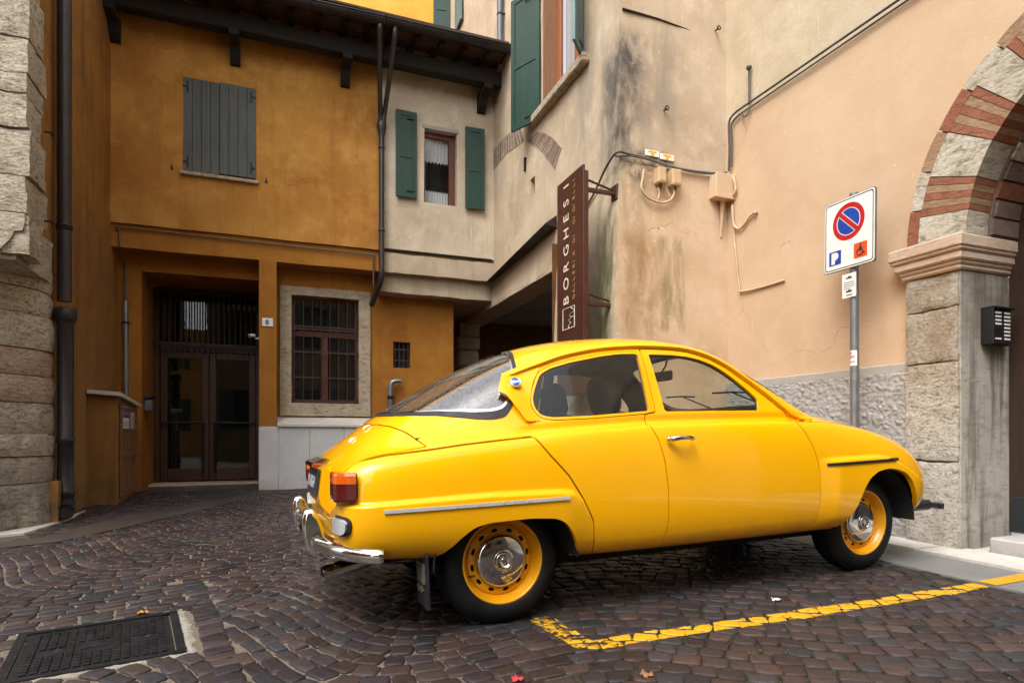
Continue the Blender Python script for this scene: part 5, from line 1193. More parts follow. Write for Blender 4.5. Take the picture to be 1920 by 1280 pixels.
# eaves: plate beam on corbels, rafters, tile soffit, roof
def eaves(T, u0, u1, corb):
    mb = MB(); mb.bbox((u0, 9.17, 6.50), (u1, 9.35, 6.72), .012); T.part("eaves_beam", mb, M['beam'])
    for u_ in corb:
        mb = MB(); pr = [(9.60, 6.20), (9.50, 6.21), (9.43, 6.27), (9.37, 6.38), (9.14, 6.42), (9.14, 6.495), (9.60, 6.495)]; mb.prism([(u_-.065, a, b) for a, b in pr], (.13, 0, 0)); T.part("corbel", mb, M['beam'])
    mb = MB(); sl = lambda v: 6.83+(v-8.86)*.30; u_ = u0+.06
    while u_ < u1-.05:
        mb.prism([(u_, 8.90, sl(8.90)-.10), (u_, 8.90, sl(8.90)), (u_, 9.9, sl(9.9)), (u_, 9.9, sl(9.9)-.10)], (.075, 0, 0)); u_ += .36
    T.part("rafters", mb, M['beam'])
    mb = MB(); u_ = u0; k = 0
    while u_ < u1-.02:
        w = min(.36, u1-u_)
        for j in range(3): v0 = 8.84+.30*j; mb.bbox((u_+.003, v0, sl(v0)+.002), (u_+w-.003, v0+.297, sl(v0)+.002+.03), .004)
        u_ += .36; k += 1
    mb.prism([(u0, 8.82, sl(8.82)+.14), (u0, 8.82, sl(8.82)+.17), (u0, 12.9, sl(12.9)+.3), (u0, 12.9, sl(12.9)+.12)], (u1-u0, 0, 0))
    uu = u0+.1
    while uu < u1: mb.tube([(uu, 9.15, sl(9.15)+.14), (uu, 10.8, sl(10.8)+.24)], .085, 8); uu += .21
    T.part("tile_roof", mb, M['rooftile'])
def gutter(T, u0, u1, z0, z1):
    mb = MB(); n_ = 24; vs = []
    for i in range(n_+1):
        t = i/n_; u_ = u0+(u1-u0)*t; zc = z0+(z1-z0)*t
        for k in range(13): w = math.pi*(-1.02+1.04*k/12)-.0; vs.append((u_, 8.80+.085*math.cos(w), zc+.085*math.sin(w)))
    mb.add(vs, [(i*13+k, i*13+k+1, (i+1)*13+k+1, (i+1)*13+k) for i in range(n_) for k in range(12)], 0, True)
    mb.tube([(u0, 8.80-.085, z0), (u1, 8.80-.085, z1)], .014, 8); mb.prism([(u0, 8.80+.085*math.cos(math.pi*k/10), z0-.085*math.sin(math.pi*k/10)) for k in range(11)], (.004, 0, 0)); mb.prism([(u1, 8.80+.085*math.cos(math.pi*k/10), z1-.085*math.sin(math.pi*k/10)) for k in range(11)], (-.004, 0, 0))
    g = T.part("gutter", mb, M['lead'])
    mb = MB(); u_ = u0+.4
    while u_ < u1: mb.tube([(u_, 8.80+.088*math.cos(w), (z0+(z1-z0)*(u_-u0)/(u1-u0))+.088*math.sin(w)) for w in np.linspace(-math.pi, 0, 9)], .006, 5); u_ += .7
    T.part("gutter_strap", mb, M['iron'], g)
eaves(OH, -2.06, 1.47, (-2.0, -.54, .96)); gutter(OH, -2.06, 1.425, 6.80, 6.86)
mb = MB(); mb.tube(catmull([(1.365, 8.80, 6.80), (1.365, 8.82, 6.70), (1.39, 9.0, 6.45), (1.455, 9.36, 5.90), (1.468, 9.43, 5.72)], 6), .036, 10); OH.part("swan_neck", mb, M['pipe'])
mb = MB(); mb.revolve([(.036, .20), (.072, .13), (.074, .05), (.060, 0), (.045, -.07), (.042, -.12)], (1.49, 9.46, 5.60), (0, 0, 1), 20)
mb.tube([(1.49, 9.46, 5.55), (1.49, 9.46, 3.62)], .042, 14); mb.tube(catmull([(1.49, 9.46, 3.66), (1.49, 9.46, 3.45), (1.47, 9.52, 3.30), (1.40, 9.72, 3.08), (1.385, 9.78, 3.02)], 6), .042, 12)
dp = OH.part("downpipe", mb, M['pipe'])
for z_ in (5.35, 4.1): mb = MB(); mb.revolve([(.042, -.016), (.050, -.014), (.050, .014), (.042, .016)], (1.49, 9.46, z_), (0, 0, 1), 16); mb.tube([(1.49, 9.50, z_), (1.49, 9.58, z_)], .008, 6); OH.part("pipe_bracket", mb, M['pipe'], dp)

# ---------------- cream house
CH = Thing("cream_house", "narrow cream house with open green shutters between the ochre house and the tower", "house", (2.4, VF, gzb(2.4, VF)))
mb = MB(); wall(mb, 'v', VF, 1.50, 3.33, 3.86, 7.2, [(2.17, 2.70, 4.655, 5.815, .16)]); mb.grid((1.5, VF, 3.86), (1.83, 0, 0), (0, .07, 0), 12, 1, 0, fn=lambda p: wob(p, .006)); CH.part("upper_wall", mb, M['cream'])
mb = MB()
rough = lambda p: wob(wob(p, .016, 2.2), .008, 7)
for v_, z0, z1 in ((VF+.07, 3.79, 3.87), (VF-.02, 3.50, 3.80), (VF+.10, 3.215, 3.51)): mb.grid((1.49, v_, z0), (1.84, 0, 0), (0, 0, z1-z0), 26, 4, 0, fn=rough)
for v0, v1, z_ in ((VF-.02, VF+.075, 3.80), (VF-.02, VF+.10, 3.50), (VF+.10, 12.4, 3.215)): mb.grid((1.49, v0, z_), (1.84 if v1 < 12 else 1.98, 0, 0), (0, v1-v0, 0), 26, max(1, int((v1-v0)/.12)), 0, fn=rough)
mb.grid((1.49, VF-.02, 3.22), (0, 2.8, 0), (0, 0, .3), 10, 2, 0); CH.part("jetty_moulding", mb, M['creamlow'])
mb = MB(); mb.bbox((1.5, VF-.012, 3.846), (3.30, VF+.06, 3.868), .004); CH.part("drip_strip", mb, M['lead'])
mb = MB(); v_ = VF+.10
for a, b in (((2.17, 4.655), (2.20, 5.815)), ((2.60, 4.655), (2.70, 5.815)), ((2.20, 5.73), (2.60, 5.815)), ((2.20, 4.655), (2.60, 4.68))): mb.bbox((a[0], v_, a[1]), (b[0], v_+.05, b[1]), .005)
cw_ = CH.part("window", mb, M['framewood'])
mb = MB(); mb.add([(2.20, v_+.03, 4.68), (2.60, v_+.03, 4.68), (2.60, v_+.03, 5.73), (2.20, v_+.03, 5.73)], [(0, 1, 2, 3)]); CH.part("pane", mb, glass("thin window glass", (.8, .8, .8), .02, False, .8), cw_)
mb = MB(); mb.box((2.17, v_+.35, 4.6), (2.70, v_+.36, 5.85)); mb.box((2.165, v_+.05, 4.6), (2.17, v_+.36, 5.85)); mb.box((2.70, v_+.05, 4.6), (2.705, v_+.36, 5.85)); CH.part("dark_backing", mb, M['dark'], cw_)  # near-black sheets paint the room's shade behind the curtains
def curtain(u0, u1, z0, z1, v, waves, hem, T, par, axis='v'):
    mb = MB(); n_ = 60; vs = []
    for i in range(n_+1):
        t = i/n_; a = u0+(u1-u0)*t; w = .006*math.sin(2*math.pi*waves*t); s = hem*abs(math.sin(math.pi*waves*t))
        lo, hi = (z0+s if hem > 0 else z0), (z1 if hem >= 0 else z1+hem*abs(math.sin(math.pi*waves*t)))
        for z in np.linspace(lo, hi, 5): vs.append((a, v+w, z) if axis == 'v' else (v+w, a, z))
    mb.add(vs, [(i*5+k, i*5+k+1, (i+1)*5+k+1, (i+1)*5+k) for i in range(n_) for k in range(4)], 0, True); T.part("lace_curtain", mb, M['lace'], par)
curtain(2.20, 2.60, 5.35, 5.74, v_+.08, 7, .035, CH, cw_); curtain(2.20, 2.60, 4.66, 4.93, v_+.08, 9, -.03, CH, cw_)
mb = MB(); mb.bbox((2.14, VF-.012, 5.815), (2.735, VF+.05, 5.875), .005); CH.part("window_lintel", mb, M['band'], cw_)
shutter(CH, cw_, "shutter", (2.04, VF-.045), (1.715, VF-.06), 4.67, 6.0, M['green']); shutter(CH, cw_, "shutter", (2.83, VF-.045), (3.145, VF-.06), 4.63, 5.935, M['green'])
eaves(CH, 1.475, 3.32, (3.10,)); gutter(CH, 1.44, 3.32, 6.86, 6.88)
mb = MB(); mb.tube(catmull([(1.575, 8.80, 6.80), (1.575, 8.82, 6.68), (1.565, 9.0, 6.42), (1.53, 9.36, 5.92), (1.515, 9.43, 5.74)], 6), .036, 10); CH.part("swan_neck", mb, M['pipe'])

# ---------------- bright yellow house behind the low roof
YH = Thing("yellow_house", "bright yellow house rising behind the low tiled roof", "house", (0, 13.2, .2))
mb = MB(); wall(mb, 'v', 13.1, -9, 3.33, 3, 13, step=.5); YH.part("wall", mb, M['yellowback'])

# ---------------- tower house with the passage
TU, TV = 3.33, 5.59
TW = Thing("tower_house", "tall weathered beige corner house with a covered passage and soot-stained edge", "house", (TU+.5, TV+.5, gzb(TU, TV)))
def batter(p): p = Vector(p); k = max(0, min(1, (3.82-p.z)/3.8)); p.x -= .19*k*(1 if p.x < 3.6 else max(0, 1-(p.x-3.6)/.9)); p.y -= .035*k; return p
def cornerwob(p): p = Vector(p); s = noise.noise(p*3.1)*.012; return p+Vector((s, s, 0))
mb = MB(); wall(mb, 'u', TU, TV, 14.5, 3.82, 10.5, [(6.38, 7.57, 5.36, 7.6, .27), (7.84, 8.0, 4.33, 4.57, .12), (11.75, 12.22, 9.05, 10.4, .2)], fn=cornerwob, step=.16)
wall(mb, 'v', TV, TU, 4.70, 3.82, 10.5, fn=cornerwob, step=.12); TW.part("upper_wall", mb, M['tower'])
low = lambda p: cornerwob(batter(p))
mb = MB(); wall(mb, 'u', TU, TV-.022, 7.06, 0, 3.84, fn=low, step=.12)
wall(mb, 'u', TU, 7.06, 12.4, 3.115, 3.84, fn=cornerwob, step=.12); TW.part("passage_pier", mb, M['tower'])
mb = MB(); wall(mb, 'v', TV-.022, TU, 4.70, 0, 3.835, fn=lambda p: low(p)+Vector((0, 0, .018*noise.noise(Vector((p[0]*5, 0, 0))) if p[2] > 3.8 else 0)), step=.10)
mb.grid((TU, TV-.022, 3.835), (1.36, 0, 0), (0, .03, 0), 14, 1, 0, fn=low); TW.part("lower_wall", mb, M['towerlow'])
mb = MB(); mb.grid((TU, 7.06, 3.14), (.45, 0, 0), (0, 5.4, 0), 3, 30, 0, fn=lambda p: wob(p, .012, 2)); mb.grid((TU+.45, 7.06, 3.14), (0, 5.4, 0), (0, 0, .25), 30, 1, 0); TW.part("passage_lintel", mb, M['creamlow'])
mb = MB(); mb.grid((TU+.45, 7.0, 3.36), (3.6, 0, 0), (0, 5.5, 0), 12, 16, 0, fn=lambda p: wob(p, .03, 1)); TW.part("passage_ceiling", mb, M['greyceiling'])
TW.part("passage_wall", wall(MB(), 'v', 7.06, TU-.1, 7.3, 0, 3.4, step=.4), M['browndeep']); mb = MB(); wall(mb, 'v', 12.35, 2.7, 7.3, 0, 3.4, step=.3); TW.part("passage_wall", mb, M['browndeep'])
mb = MB(); mb.bbox((TU-.16, 11.2, 2.62), (TU+.30, 11.7, 2.86), .03); mb.bbox((TU-.10, 11.25, 2.86), (TU+.3, 11.7, 3.13), .02); mb.bbox((TU-.12, 11.22, 2.30), (TU+.28, 11.68, 2.61), .04); TW.part("passage_corbel", mb, M['creamlow'])
mb = MB(); mb.revolve([(.0, -.02), (.17, -.02), (.19, .02), (.19, .40)], (TU+.05, 7.12, 3.22), (1, 0, 0), 24); TW.part("rounded_bracket", mb, M['creamlow'])
mb = MB(); mb.prism([(TU-.17, 9.54, 3.50), (TU+.01, 9.54, 3.54), (TU+.01, 9.54, 3.66), (TU-.17, 9.54, 3.52)], (0, -.01, 0))
A = [(TU-.17, 9.54, 3.46), (TU+.01, 9.54, 3.64), (TU+.01, 9.54, 3.52)]; B = [(TU-.17, 7.12, 3.66), (TU+.01, 7.12, 3.80), (TU+.01, 7.12, 3.62)]
mb = MB(); mb.add(A+B, [(0, 1, 2), (5, 4, 3), (0, 3, 4, 1), (1, 4, 5, 2), (2, 5, 3, 0)]); TW.part("lead_flashing", mb, M['lead'])
mb = MB()
def brick_arc(outer, inner, n, mats):
    O = catmull([PU(*p, TU-.004) for p in outer], 8); I = catmull([PU(*p, TU-.004) for p in inner], 8)
    at = lambda C, t: Vector(C[min(len(C)-1, int(t*(len(C)-1)))]).lerp(Vector(C[min(len(C)-1, int(t*(len(C)-1))+1)]), t*(len(C)-1)-int(t*(len(C)-1)))
    mb.prism([at(O, t/12) for t in range(13)]+[at(I, t/12) for t in range(12, -1, -1)], (.004, 0, 0), 0)
    for k in range(n):
        a, b = (k+.10)/n, (k+.80)/n; q = [chip_(at(O, a).lerp(at(I, a), .03)), chip_(at(O, b).lerp(at(I, b), .03)), chip_(at(O, b).lerp(at(I, b), .96)), chip_(at(O, a).lerp(at(I, a), .96))]
        mb.prism([p-Vector((.003, 0, 0)) for p in q], (.02, 0, 0), 1+(k*7 % 3) % 2)
def chip_(p): q = Vector(p); return q+Vector((0, noise.noise(q*13)*.012, noise.noise(q*17)*.012))
brick_arc([(921, 287), (938, 267), (956, 249), (976, 239)], [(921, 326), (938, 303), (958, 282), (984, 264)], 13, 0)
brick_arc([(1002, 247), (1024, 250), (1041, 262), (1053, 277)], [(988, 266), (1006, 279), (1024, 297), (1040, 319)], 15, 0)
TW.part("relieving_arch", mb, [M['creamlow'], M['brickold'], M['mortarbrick']])
mb = MB(); mb.box((TU+.11, 7.82, 4.3), (TU+.12, 8.02, 4.6)); TW.part("vent_opening", mb, M['dark'])
# big window
mb = MB(); mb.bbox((TU-.10, 6.24, 5.235), (TU+.27, 7.86, 5.345), .015); wdw = TW.part("tower_window", mb, M['frame_stone'])
mb = MB(); mb.box((TU+.0, 7.545, 5.346), (TU+.26, 7.566, 7.6)); mb.box((TU+.0, 6.384, 5.346), (TU+.26, 6.40, 7.6)); mb.box((TU+.0, 6.40, 5.347), (TU+.26, 7.545, 5.37)); TW.part("window_lining", mb, wood("brown window lining", (.20, .095, .045), (.27, .14, .07), .6), wdw)
mb = MB(); gu = TU+.19
for a, b in (((7.44, 5.37), (7.545, 7.6)), ((6.40, 5.37), (6.50, 7.6)), ((6.50, 5.37), (7.44, 5.45)), ((6.93, 5.45), (7.02, 7.6))): mb.bbox((gu, a[0], a[1]), (gu+.05, b[0], b[1]), .006)
TW.part("window_frame", mb, M['orangewood'], wdw)
mb = MB(); mb.add([(gu+.03, 6.5, 5.45), (gu+.03, 7.44, 5.45), (gu+.03, 7.44, 7.6), (gu+.03, 6.5, 7.6)], [(0, 1, 2, 3)]); TW.part("pane", mb, bpy.data.materials["thin window glass"], wdw)
curtain(6.5, 7.44, 5.46, 7.6, gu+.09, 6, .03, TW, wdw, 'u')
mb = MB(); mb.box((gu+.4, 6.3, 5.3), (gu+.41, 7.65, 7.7)); TW.part("dark_backing", mb, M['dark'], wdw)  # near-black sheet as the unlit room behind the curtain
shutter(TW, wdw, "shutter", (TU-.02, 7.62), (3.085, 8.10), 5.24, 7.06, M['green']); shutter(TW, wdw, "shutter", (TU-.02, 6.40), (3.06, 6.12), 5.36, 7.2, M['greenpale'], label="faded blue-green shutter seen edge on")
mb = MB(); mb.bbox((TU+.1, 11.76, 9.06), (TU+.14, 12.21, 10.4), .005); rw2 = TW.part("rear_window", mb, M['white'])
shutter(TW, rw2, "shutter", (TU-.02, 12.25), (2.98, 12.30), 9.0, 10.4, M['green']); shutter(TW, rw2, "shutter", (TU-.04, 11.74), (TU-.05, 11.30), 8.9, 10.4, M['greenpale'])
mb = MB(); mb.tube([(TU-.07, 9.07, 10.5), (TU-.07, 9.07, 7.12)], .048, 14); mb.tube(catmull([(TU-.07, 9.07, 7.14), (TU-.07, 9.07, 7.02), (TU-.10, 9.03, 6.95)], 4), .048, 12); tp = TW.part("downpipe", mb, M['pipeblue'])
mb = MB(); mb.tube([(TU-.07, 9.07, 7.55), (TU+.02, 9.0, 7.55)], .012, 6); mb.revolve([(.048, -.02), (.055, 0), (.048, .02)], (TU-.07, 9.07, 7.55), (0, 0, 1), 16); TW.part("pipe_bracket", mb, M['iron'], tp)
mb = MB(); mb.tube([(3.36, TV-.006, 5.42), (3.8, TV-.006, 5.42), (4.40, TV+.004, 5.39)], .016, 6, radii=[.013, .009, .003]); TW.part("wall_batten", mb, M['iron'])
for (px, py) in ((1248, 205), (1345, 55)):
    p = PV(px, py, TV-.03); mb = MB(); mb.tube([(p[0], TV+.01, p[2]), (p[0], TV-.05, p[2])], .008, 6); mb.tube([(p[0]+.022*math.cos(t), TV-.055, p[2]+.022*math.sin(t)) for t in np.linspace(0, 6.28, 13)], .006, 6, cap=False); TW.part("wall_ring", mb, M['iron'])
p = PU(984, 305, TU-.02); mb = MB(); mb.box((TU-.03, p[1]-.02, p[2]-.12), (TU+.01, p[1]+.02, p[2]+.07)); TW.part("shutter_catch", mb, M['iron'])

# ---------------- peach house with the arched portal
RU = 4.68; AC = (1.90, 2.45); RO, RI = 1.53, 1.08
PH = Thing("peach_house", "peach plastered house with a rough grey base and a striped brick and stone arch", "house", (RU, 4.5, gzb(RU, 4.5)))
def arch_wall(u, v0, v1, z0, z1, R, step=.10, amp=.006):
    nu, nz = int((v1-v0)/step), int((z1-z0)/step)
    V = np.array([wob((u, v0+(v1-v0)*i/nu, z0+(z1-z0)*k/nz), amp) for i in range(nu+1) for k in range(nz+1)]); n1 = nz+1
    Fc = [(i*n1+k, (i+1)*n1+k, (i+1)*n1+k+1, i*n1+k+1) for i in range(nu) for k in range(nz)]
    def f(s):
        a, b = s.V[:, 1]-AC[0], s.V[:, 2]-AC[1]; return R-np.where(b > 0, np.hypot(a, b), np.abs(a))
    sk = Skin(V, np.tile([-1., 0, 0], (len(V), 1)), Fc).cut(f).compact(); return sk
sk = arch_wall(RU, -3.5, 5.60, 1.56, 4.44, RO-.01); mb = MB(); mb.add(sk.V, sk.F, 0, True); PH.part("wall", mb, M['peach'])
mb = MB(); wall(mb, 'u', RU+.012, -3.5, 5.6, 4.43, 10.5, step=.2); PH.part("upper_wall", mb, M['paleold'])
for v0, v1 in ((3.43, 5.59), (-3.5, .37)):
    mb = MB(); mb.grid((RU-.028, v0, 0), (0, v1-v0, 0), (0, 0, 1.50), int((v1-v0)/.012), 125, 0, fn=lambda p: p-Vector((.022*abs(noise.noise(Vector((3, p.y*20, p.z*26))))+.016*abs(noise.noise(Vector((7, p.y*44, p.z*52)))), 0, 0))); PH.part("rough_base", mb, M['roughcast'])
    mb = MB(); mb.bbox((RU-.034, v0, 1.492), (RU+.02, v1, 1.572), .008); PH.part("base_band", mb, M['band'])
    mb = MB(); mb.bbox((RU-.036, (v0 if v0 > 0 else v1-.025), 0), (RU, (v0 if v0 > 0 else v1-.025)+.022, 1.575), .006); PH.part("base_edge", mb, M['band'])
def chip(p, a=.010): q = Vector(p); return q+noise.noise_vector(q*9)*a+noise.noise_vector(q*27)*a*.5
def rough_block(mb, a, b, step=.06, amp=.010, mi=0):
    lo = [min(p, q) for p, q in zip(a, b)]; hi = [max(p, q) for p, q in zip(a, b)]; c = Vector([(l+h)/2 for l, h in zip(lo, hi)])
    def f(p):
        p = Vector(p); e = sum(1 for w in range(3) if min(p[w]-lo[w], hi[w]-p[w]) < step*.45)
        q = chip(p, amp)
        if e >= 2: q = q+(c-p).normalized()*(.008+.012*abs(noise.noise(p*7)))
        return q
    for ax in range(3):
        b1, b2 = [w for w in range(3) if w != ax]; n1, n2 = max(1, round((hi[b1]-lo[b1])/step)), max(1, round((hi[b2]-lo[b2])/step))
        for val in (lo[ax], hi[ax]):
            o = [0, 0, 0]; o[ax] = val; o[b1] = lo[b1]; o[b2] = lo[b2]; e1 = [0, 0, 0]; e1[b1] = hi[b1]-lo[b1]; e2 = [0, 0, 0]; e2[b2] = hi[b2]-lo[b2]
            mb.grid(o, e1, e2, n1, n2, mi, fn=f)
    return mb
for vA, vB in ((3.02, 3.435), (.365, .78)):
    mb = MB()
    vi, vo = (vA, vB) if vA > 2 else (vB, vA); sg_ = 1 if vA > 2 else -1
    for z0, z1 in ((.0, .80), (.801, 1.54), (1.541, 1.94), (1.941, 2.20)): rough_block(mb, (4.612, vi+sg_*.006, z0), (5.0, vo, z1), .035, .011)
    pil = PH.part("portal_pillar", mb, M['pierstone'])
    mb = MB()
    for z0, z1 in ((.0, 2.20),): rough_block(mb, (4.628, vi, z0), (5.20, vi+sg_*.10, z1), .06, .003)
    PH.part("jamb_stone", mb, M['jambstone'], pil)
    mb = MB()
    for z0, z1, o in ((2.20, 2.235, .022), (2.235, 2.265, .036), (2.265, 2.325, .058), (2.325, 2.35, .076), (2.35, 2.44, .086)): mb.bbox((4.615-o, vA-o*.75, z0), (5.22, vB+o, z1+.003), .012)
    PH.part("capital", mb, M['capstone'], pil)
def aang(px, py): p = PU(px, py, 4.62); return math.atan2(p[2]-AC[1], p[1]-AC[0])
bd_ = [0]+[aang(*p) for p in ((1765, 400), (1782, 332), (1816, 254), (1860, 175), (1886, 86))]
print("arch angles", [round(math.degrees(b), 1) for b in bd_])
while bd_[-1] < math.pi: bd_.append(bd_[-1]+.21)
bd_[-1] = math.pi
def vous(mb, a0, a1, r0, r1, u0, u1, mi):
    n_ = max(1, int((a1-a0)/.06)); vs = []
    for i in range(n_+1):
        t = a0+(a1-a0)*i/n_
        for r in (r0, r1):
            for u in (u0, u1): vs.append(chip((u, AC[0]+r*math.cos(t), AC[1]+r*math.sin(t)), .004))
    fs = []
    for i in range(n_): k = i*4; fs += [(k, k+2, k+6, k+4), (k+1, k+5, k+7, k+3), (k, k+4, k+5, k+1), (k+2, k+3, k+7, k+6)]
    fs += [(0, 1, 3, 2), (n_*4, n_*4+2, n_*4+3, n_*4+1)]; mb.add(vs, fs, mi)
mb = MB()
for k, (a, b) in enumerate(zip(bd_, bd_[1:])):
    if k % 2 == 0: vous(mb, a+.004, b-.004, RI, 1.435, 4.625, 4.86, 0)
    else:
        for q in range(5): a_, b_ = a+(b-a)*q/5, a+(b-a)*(q+1)/5; vous(mb, a_+.0012, b_-.0012, RI, 1.435, 4.628+.002*(q % 2), 4.86, 2 if q in (1, 3) else 1)
hd = 0; k = 0
while hd < math.pi: vous(mb, hd+.004, min(math.pi, hd+.19)-.004, 1.440, RO, 4.632, 4.80, (1, 0, 2)[k % 3]); hd += .19; k += 1
vous(mb, 0, math.pi, RI+.02, RO-.02, 4.66, 4.87, 3)
vous(mb, 0, math.pi, RI-.012, RI+.05, 4.868, 5.18, 3)
for k in range(26): a_ = math.pi*k/26; vous(mb, a_+.012, a_+math.pi/26-.004, RI-.028, RI-.005, 4.87+.02*(k % 2), 5.16, (3, 3, 1, 3, 0, 3)[k % 6])
PH.part("arch", mb, [M['archstone'], M['brick'], M['brickpale'], M['mortarbrick']])
mb = MB()
for k in range(5): mb.bbox((5.16, .78+.448*k+.002, .27), (5.20, .78+.448*(k+1)-.002, 3.6), .008)
pd_ = PH.part("portal_door", mb, M['portalwood'])
mb = MB(); mb.bbox((5.148, .79, .28), (5.159, 3.0, .54), .004); PH.part("kick_plate", mb, simple("blue black kick plate", (.030, .034, .038), .45, .4), pd_)
mb = MB(); mb.bbox((4.74, .70, .10), (5.25, 2.90, .272), .012); PH.part("door_step", mb, M['marble'])

# ---------------- side wall of the ochre court and its big downpipe
LU = -2.06
SH = Thing("side_house", "stained ochre side house in the shade behind the stone pier", "house", (LU, 8.0, gzb(LU, 8)))
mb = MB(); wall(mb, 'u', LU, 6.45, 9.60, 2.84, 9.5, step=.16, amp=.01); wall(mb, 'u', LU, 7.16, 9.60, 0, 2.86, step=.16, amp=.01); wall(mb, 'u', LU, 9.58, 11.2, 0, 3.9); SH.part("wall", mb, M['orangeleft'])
mb = MB(); mb.tube([(-1.965, 7.30, 9.5), (-1.965, 7.30, 2.32)], .062, 18); sdp = SH.part("downpipe", mb, M['pipe'])
for z_ in (3.05, 5.9): mb = MB(); mb.revolve([(.062, -.03), (.068, -.028), (.068, .01), (.073, .012), (.073, .026), (.062, .03)], (-1.965, 7.30, z_), (0, 0, 1), 20); SH.part("pipe_collar", mb, M['pipe'], sdp)
mb = MB(); mb.revolve([(.066, 2.26), (.095, 2.25), (.097, 2.15), (.085, 2.13), (.072, 2.09), (.070, .98), (.078, .97), (.078, .93), (.070, .92), (.070, .46), (.078, .45), (.078, .41), (.07, .40), (.07, .30)], (-1.955, 7.30, 0), (0, 0, 1), 24)
mb.tube(catmull([(-1.955, 7.30, .36), (-1.955, 7.29, .29), (-1.94, 7.25, .255), (-1.92, 7.16, .25)], 5), .075, 16, cap=False); mb.revolve([(.0, .0), (.07, 0)], (-1.925, 7.19, .25), (-.3, 1, 0), 16, smooth=False); SH.part("cast_iron_foot", mb, M['ironpipe'], sdp)
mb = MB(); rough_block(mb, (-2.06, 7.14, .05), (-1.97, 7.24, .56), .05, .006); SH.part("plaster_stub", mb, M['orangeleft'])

# ---------------- old stone pier
SP = Thing("stone_pier", "weathered pale limestone corner pier with a broken bracket and grimy rounded base", "pier", (-2.1, 6.4, gzb(-2.1, 6.4)))
mb = MB(); zs = [2.50, 2.84, 3.16, 3.55, 3.84, 4.01, 4.31, 4.75, 5.15, 5.6, 6.1, 6.7]; ends = [6.60, 6.78, 6.66, 6.62, 6.66, 6.70, 6.62, 6.56, 6.6, 6.52, 6.62, 6.55]
for k, (z0, z1) in enumerate(zip(zs, zs[1:])):
    rr = random.Random(k); o = rr.uniform(-.012, .012); sp = rr.uniform(-2.75, -2.45)
    rough_block(mb, (sp+.004, 6.26+o, z0+.005), (-1.935+o, ends[k], z1-.005), .07, .014); rough_block(mb, (-3.6, 6.28-o, z0+.005), (sp-.004, 6.62, z1-.005), .09, .014)
rough_block(mb, (-2.5, 6.30, 2.46), (-2.035, 7.22, 2.86), .07, .012); SP.part("upper_masonry", mb, M['oldstone'])
mb = MB(); plan = [(-2.10, 7.6), (-2.035, 7.30), (-2.03, 7.16), (-2.06, 7.04), (-2.12, 6.93), (-2.22, 6.79), (-2.36, 6.60), (-2.62, 6.22), (-3.4, 5.5), (-3.8, 7.6)]
zl = [0, .55, .80, 1.0, 1.30, 1.55, 1.80, 2.12, 2.36, 2.50]
def course(mb, z0, z1, infl, mi, seed):
    pl = catmull(plan[1:8], 6); pts = [plan[0]]+[tuple(p) for p in pl]+plan[8:]
    c = np.array((-2.9, 7.1)); nz = 4; vs = []; n_ = len(pts)
    for k in range(nz+1):
        z = z0+(z1-z0)*k/nz; e = .012 if k in (0, nz) else 0
        for p in pts:
            d = np.array(p)-c; d = d/np.linalg.norm(d); q = np.array(p)+d*(infl-e-.02*z/2.5); w = chip((q[0], q[1], z), .012); vs.append((w.x, w.y, z+(w.z-z)*(0 if k in (0, nz) else .5)))
    mb.add(vs, [(k*n_+i, k*n_+(i+1) % n_, (k+1)*n_+(i+1) % n_, (k+1)*n_+i) for k in range(nz) for i in range(n_)], mi, True)
    mb.add(vs[:n_], [tuple(range(n_))], mi); mb.add(vs[-n_:], [tuple(range(n_))], mi)
for k, (z0, z1) in enumerate(zip(zl, zl[1:])): course(mb, z0+.004, z1-.004, random.Random(k+50).uniform(-.008, .008), (2, 2, 2, 2, 1, 1, 0, 0, 0)[k], k)
SP.part("base_masonry", mb, [M['oldstone'], M['pinkstone'], M['oldstonelow']])
mb = MB(); 
pf = [(-1.93, 2.84), (-1.93, 2.76), (-1.945, 2.70), (-2.0, 2.69), (-2.03, 2.62), (-2.09, 2.54), (-2.16, 2.50), (-2.3, 2.50), (-2.5, 2.52), (-2.5, 2.84)]
mb.prism([(u_-.03, 6.25, z_) for u_, z_ in pf], (0, .33, 0)); SP.part("broken_bracket", mb, M['oldstone'])
for (u_, v_, z_) in ((-1.92, 6.68, 3.72), (-1.92, 6.68, 2.92)):
    mb = MB(); mb.tube([(u_-.03, v_, z_), (u_+.03, v_, z_)], .008, 6); mb.tube([(u_+.03, v_+.02*math.cos(t), z_-.012+.02*math.sin(t)) for t in np.linspace(0, 6.28, 11)], .005, 5, cap=False); SP.part("iron_eye", mb, M['iron'])
# ================================================================== SMALLER THINGS ON AND BY THE WALLS
# no-parking sign on its pole
PV_ = 3.725; PUu = 4.43
NS = Thing("parking_sign", "white no-parking sign plate with blue P and orange wheelchair symbols on a grey pole", "road sign", (PUu, PV_, gzb(PUu, PV_)))
mb = MB(); mb.tube([(PUu, PV_, gzb(PUu, PV_)), (PUu+.0, PV_+.012, 2.98)], .034, 20); NS.part("pole", mb, M['galv'])
SC0 = Vector((PUu-.052, 3.742, 2.655)); ex, ey, nn = Vector((0, -1, 0)), Vector((0, -.010, 1)).normalized(), Vector((-1, 0, 0))
def sp(a, b, d=0): return SC0+ex*a+ey*b+nn*d
def flat(poly, d0, d1, mb=None): mb = mb or MB(); P = [sp(a, b, d0) for a, b in poly]; return mb.prism(P, nn*(d1-d0))
rr_ = lambda w, h, r: [tuple(p) for p in rounded([(-w, -h), (w, -h), (w, h), (-w, h)], r)]
mb = flat(rr_(.24, .292, .022), -.016, 0); plate = NS.part("sign_plate", mb, M['galv'])
mb = flat(rr_(.236, .288, .03), 0, .0025); NS.part("face", mb, M['white'], plate)
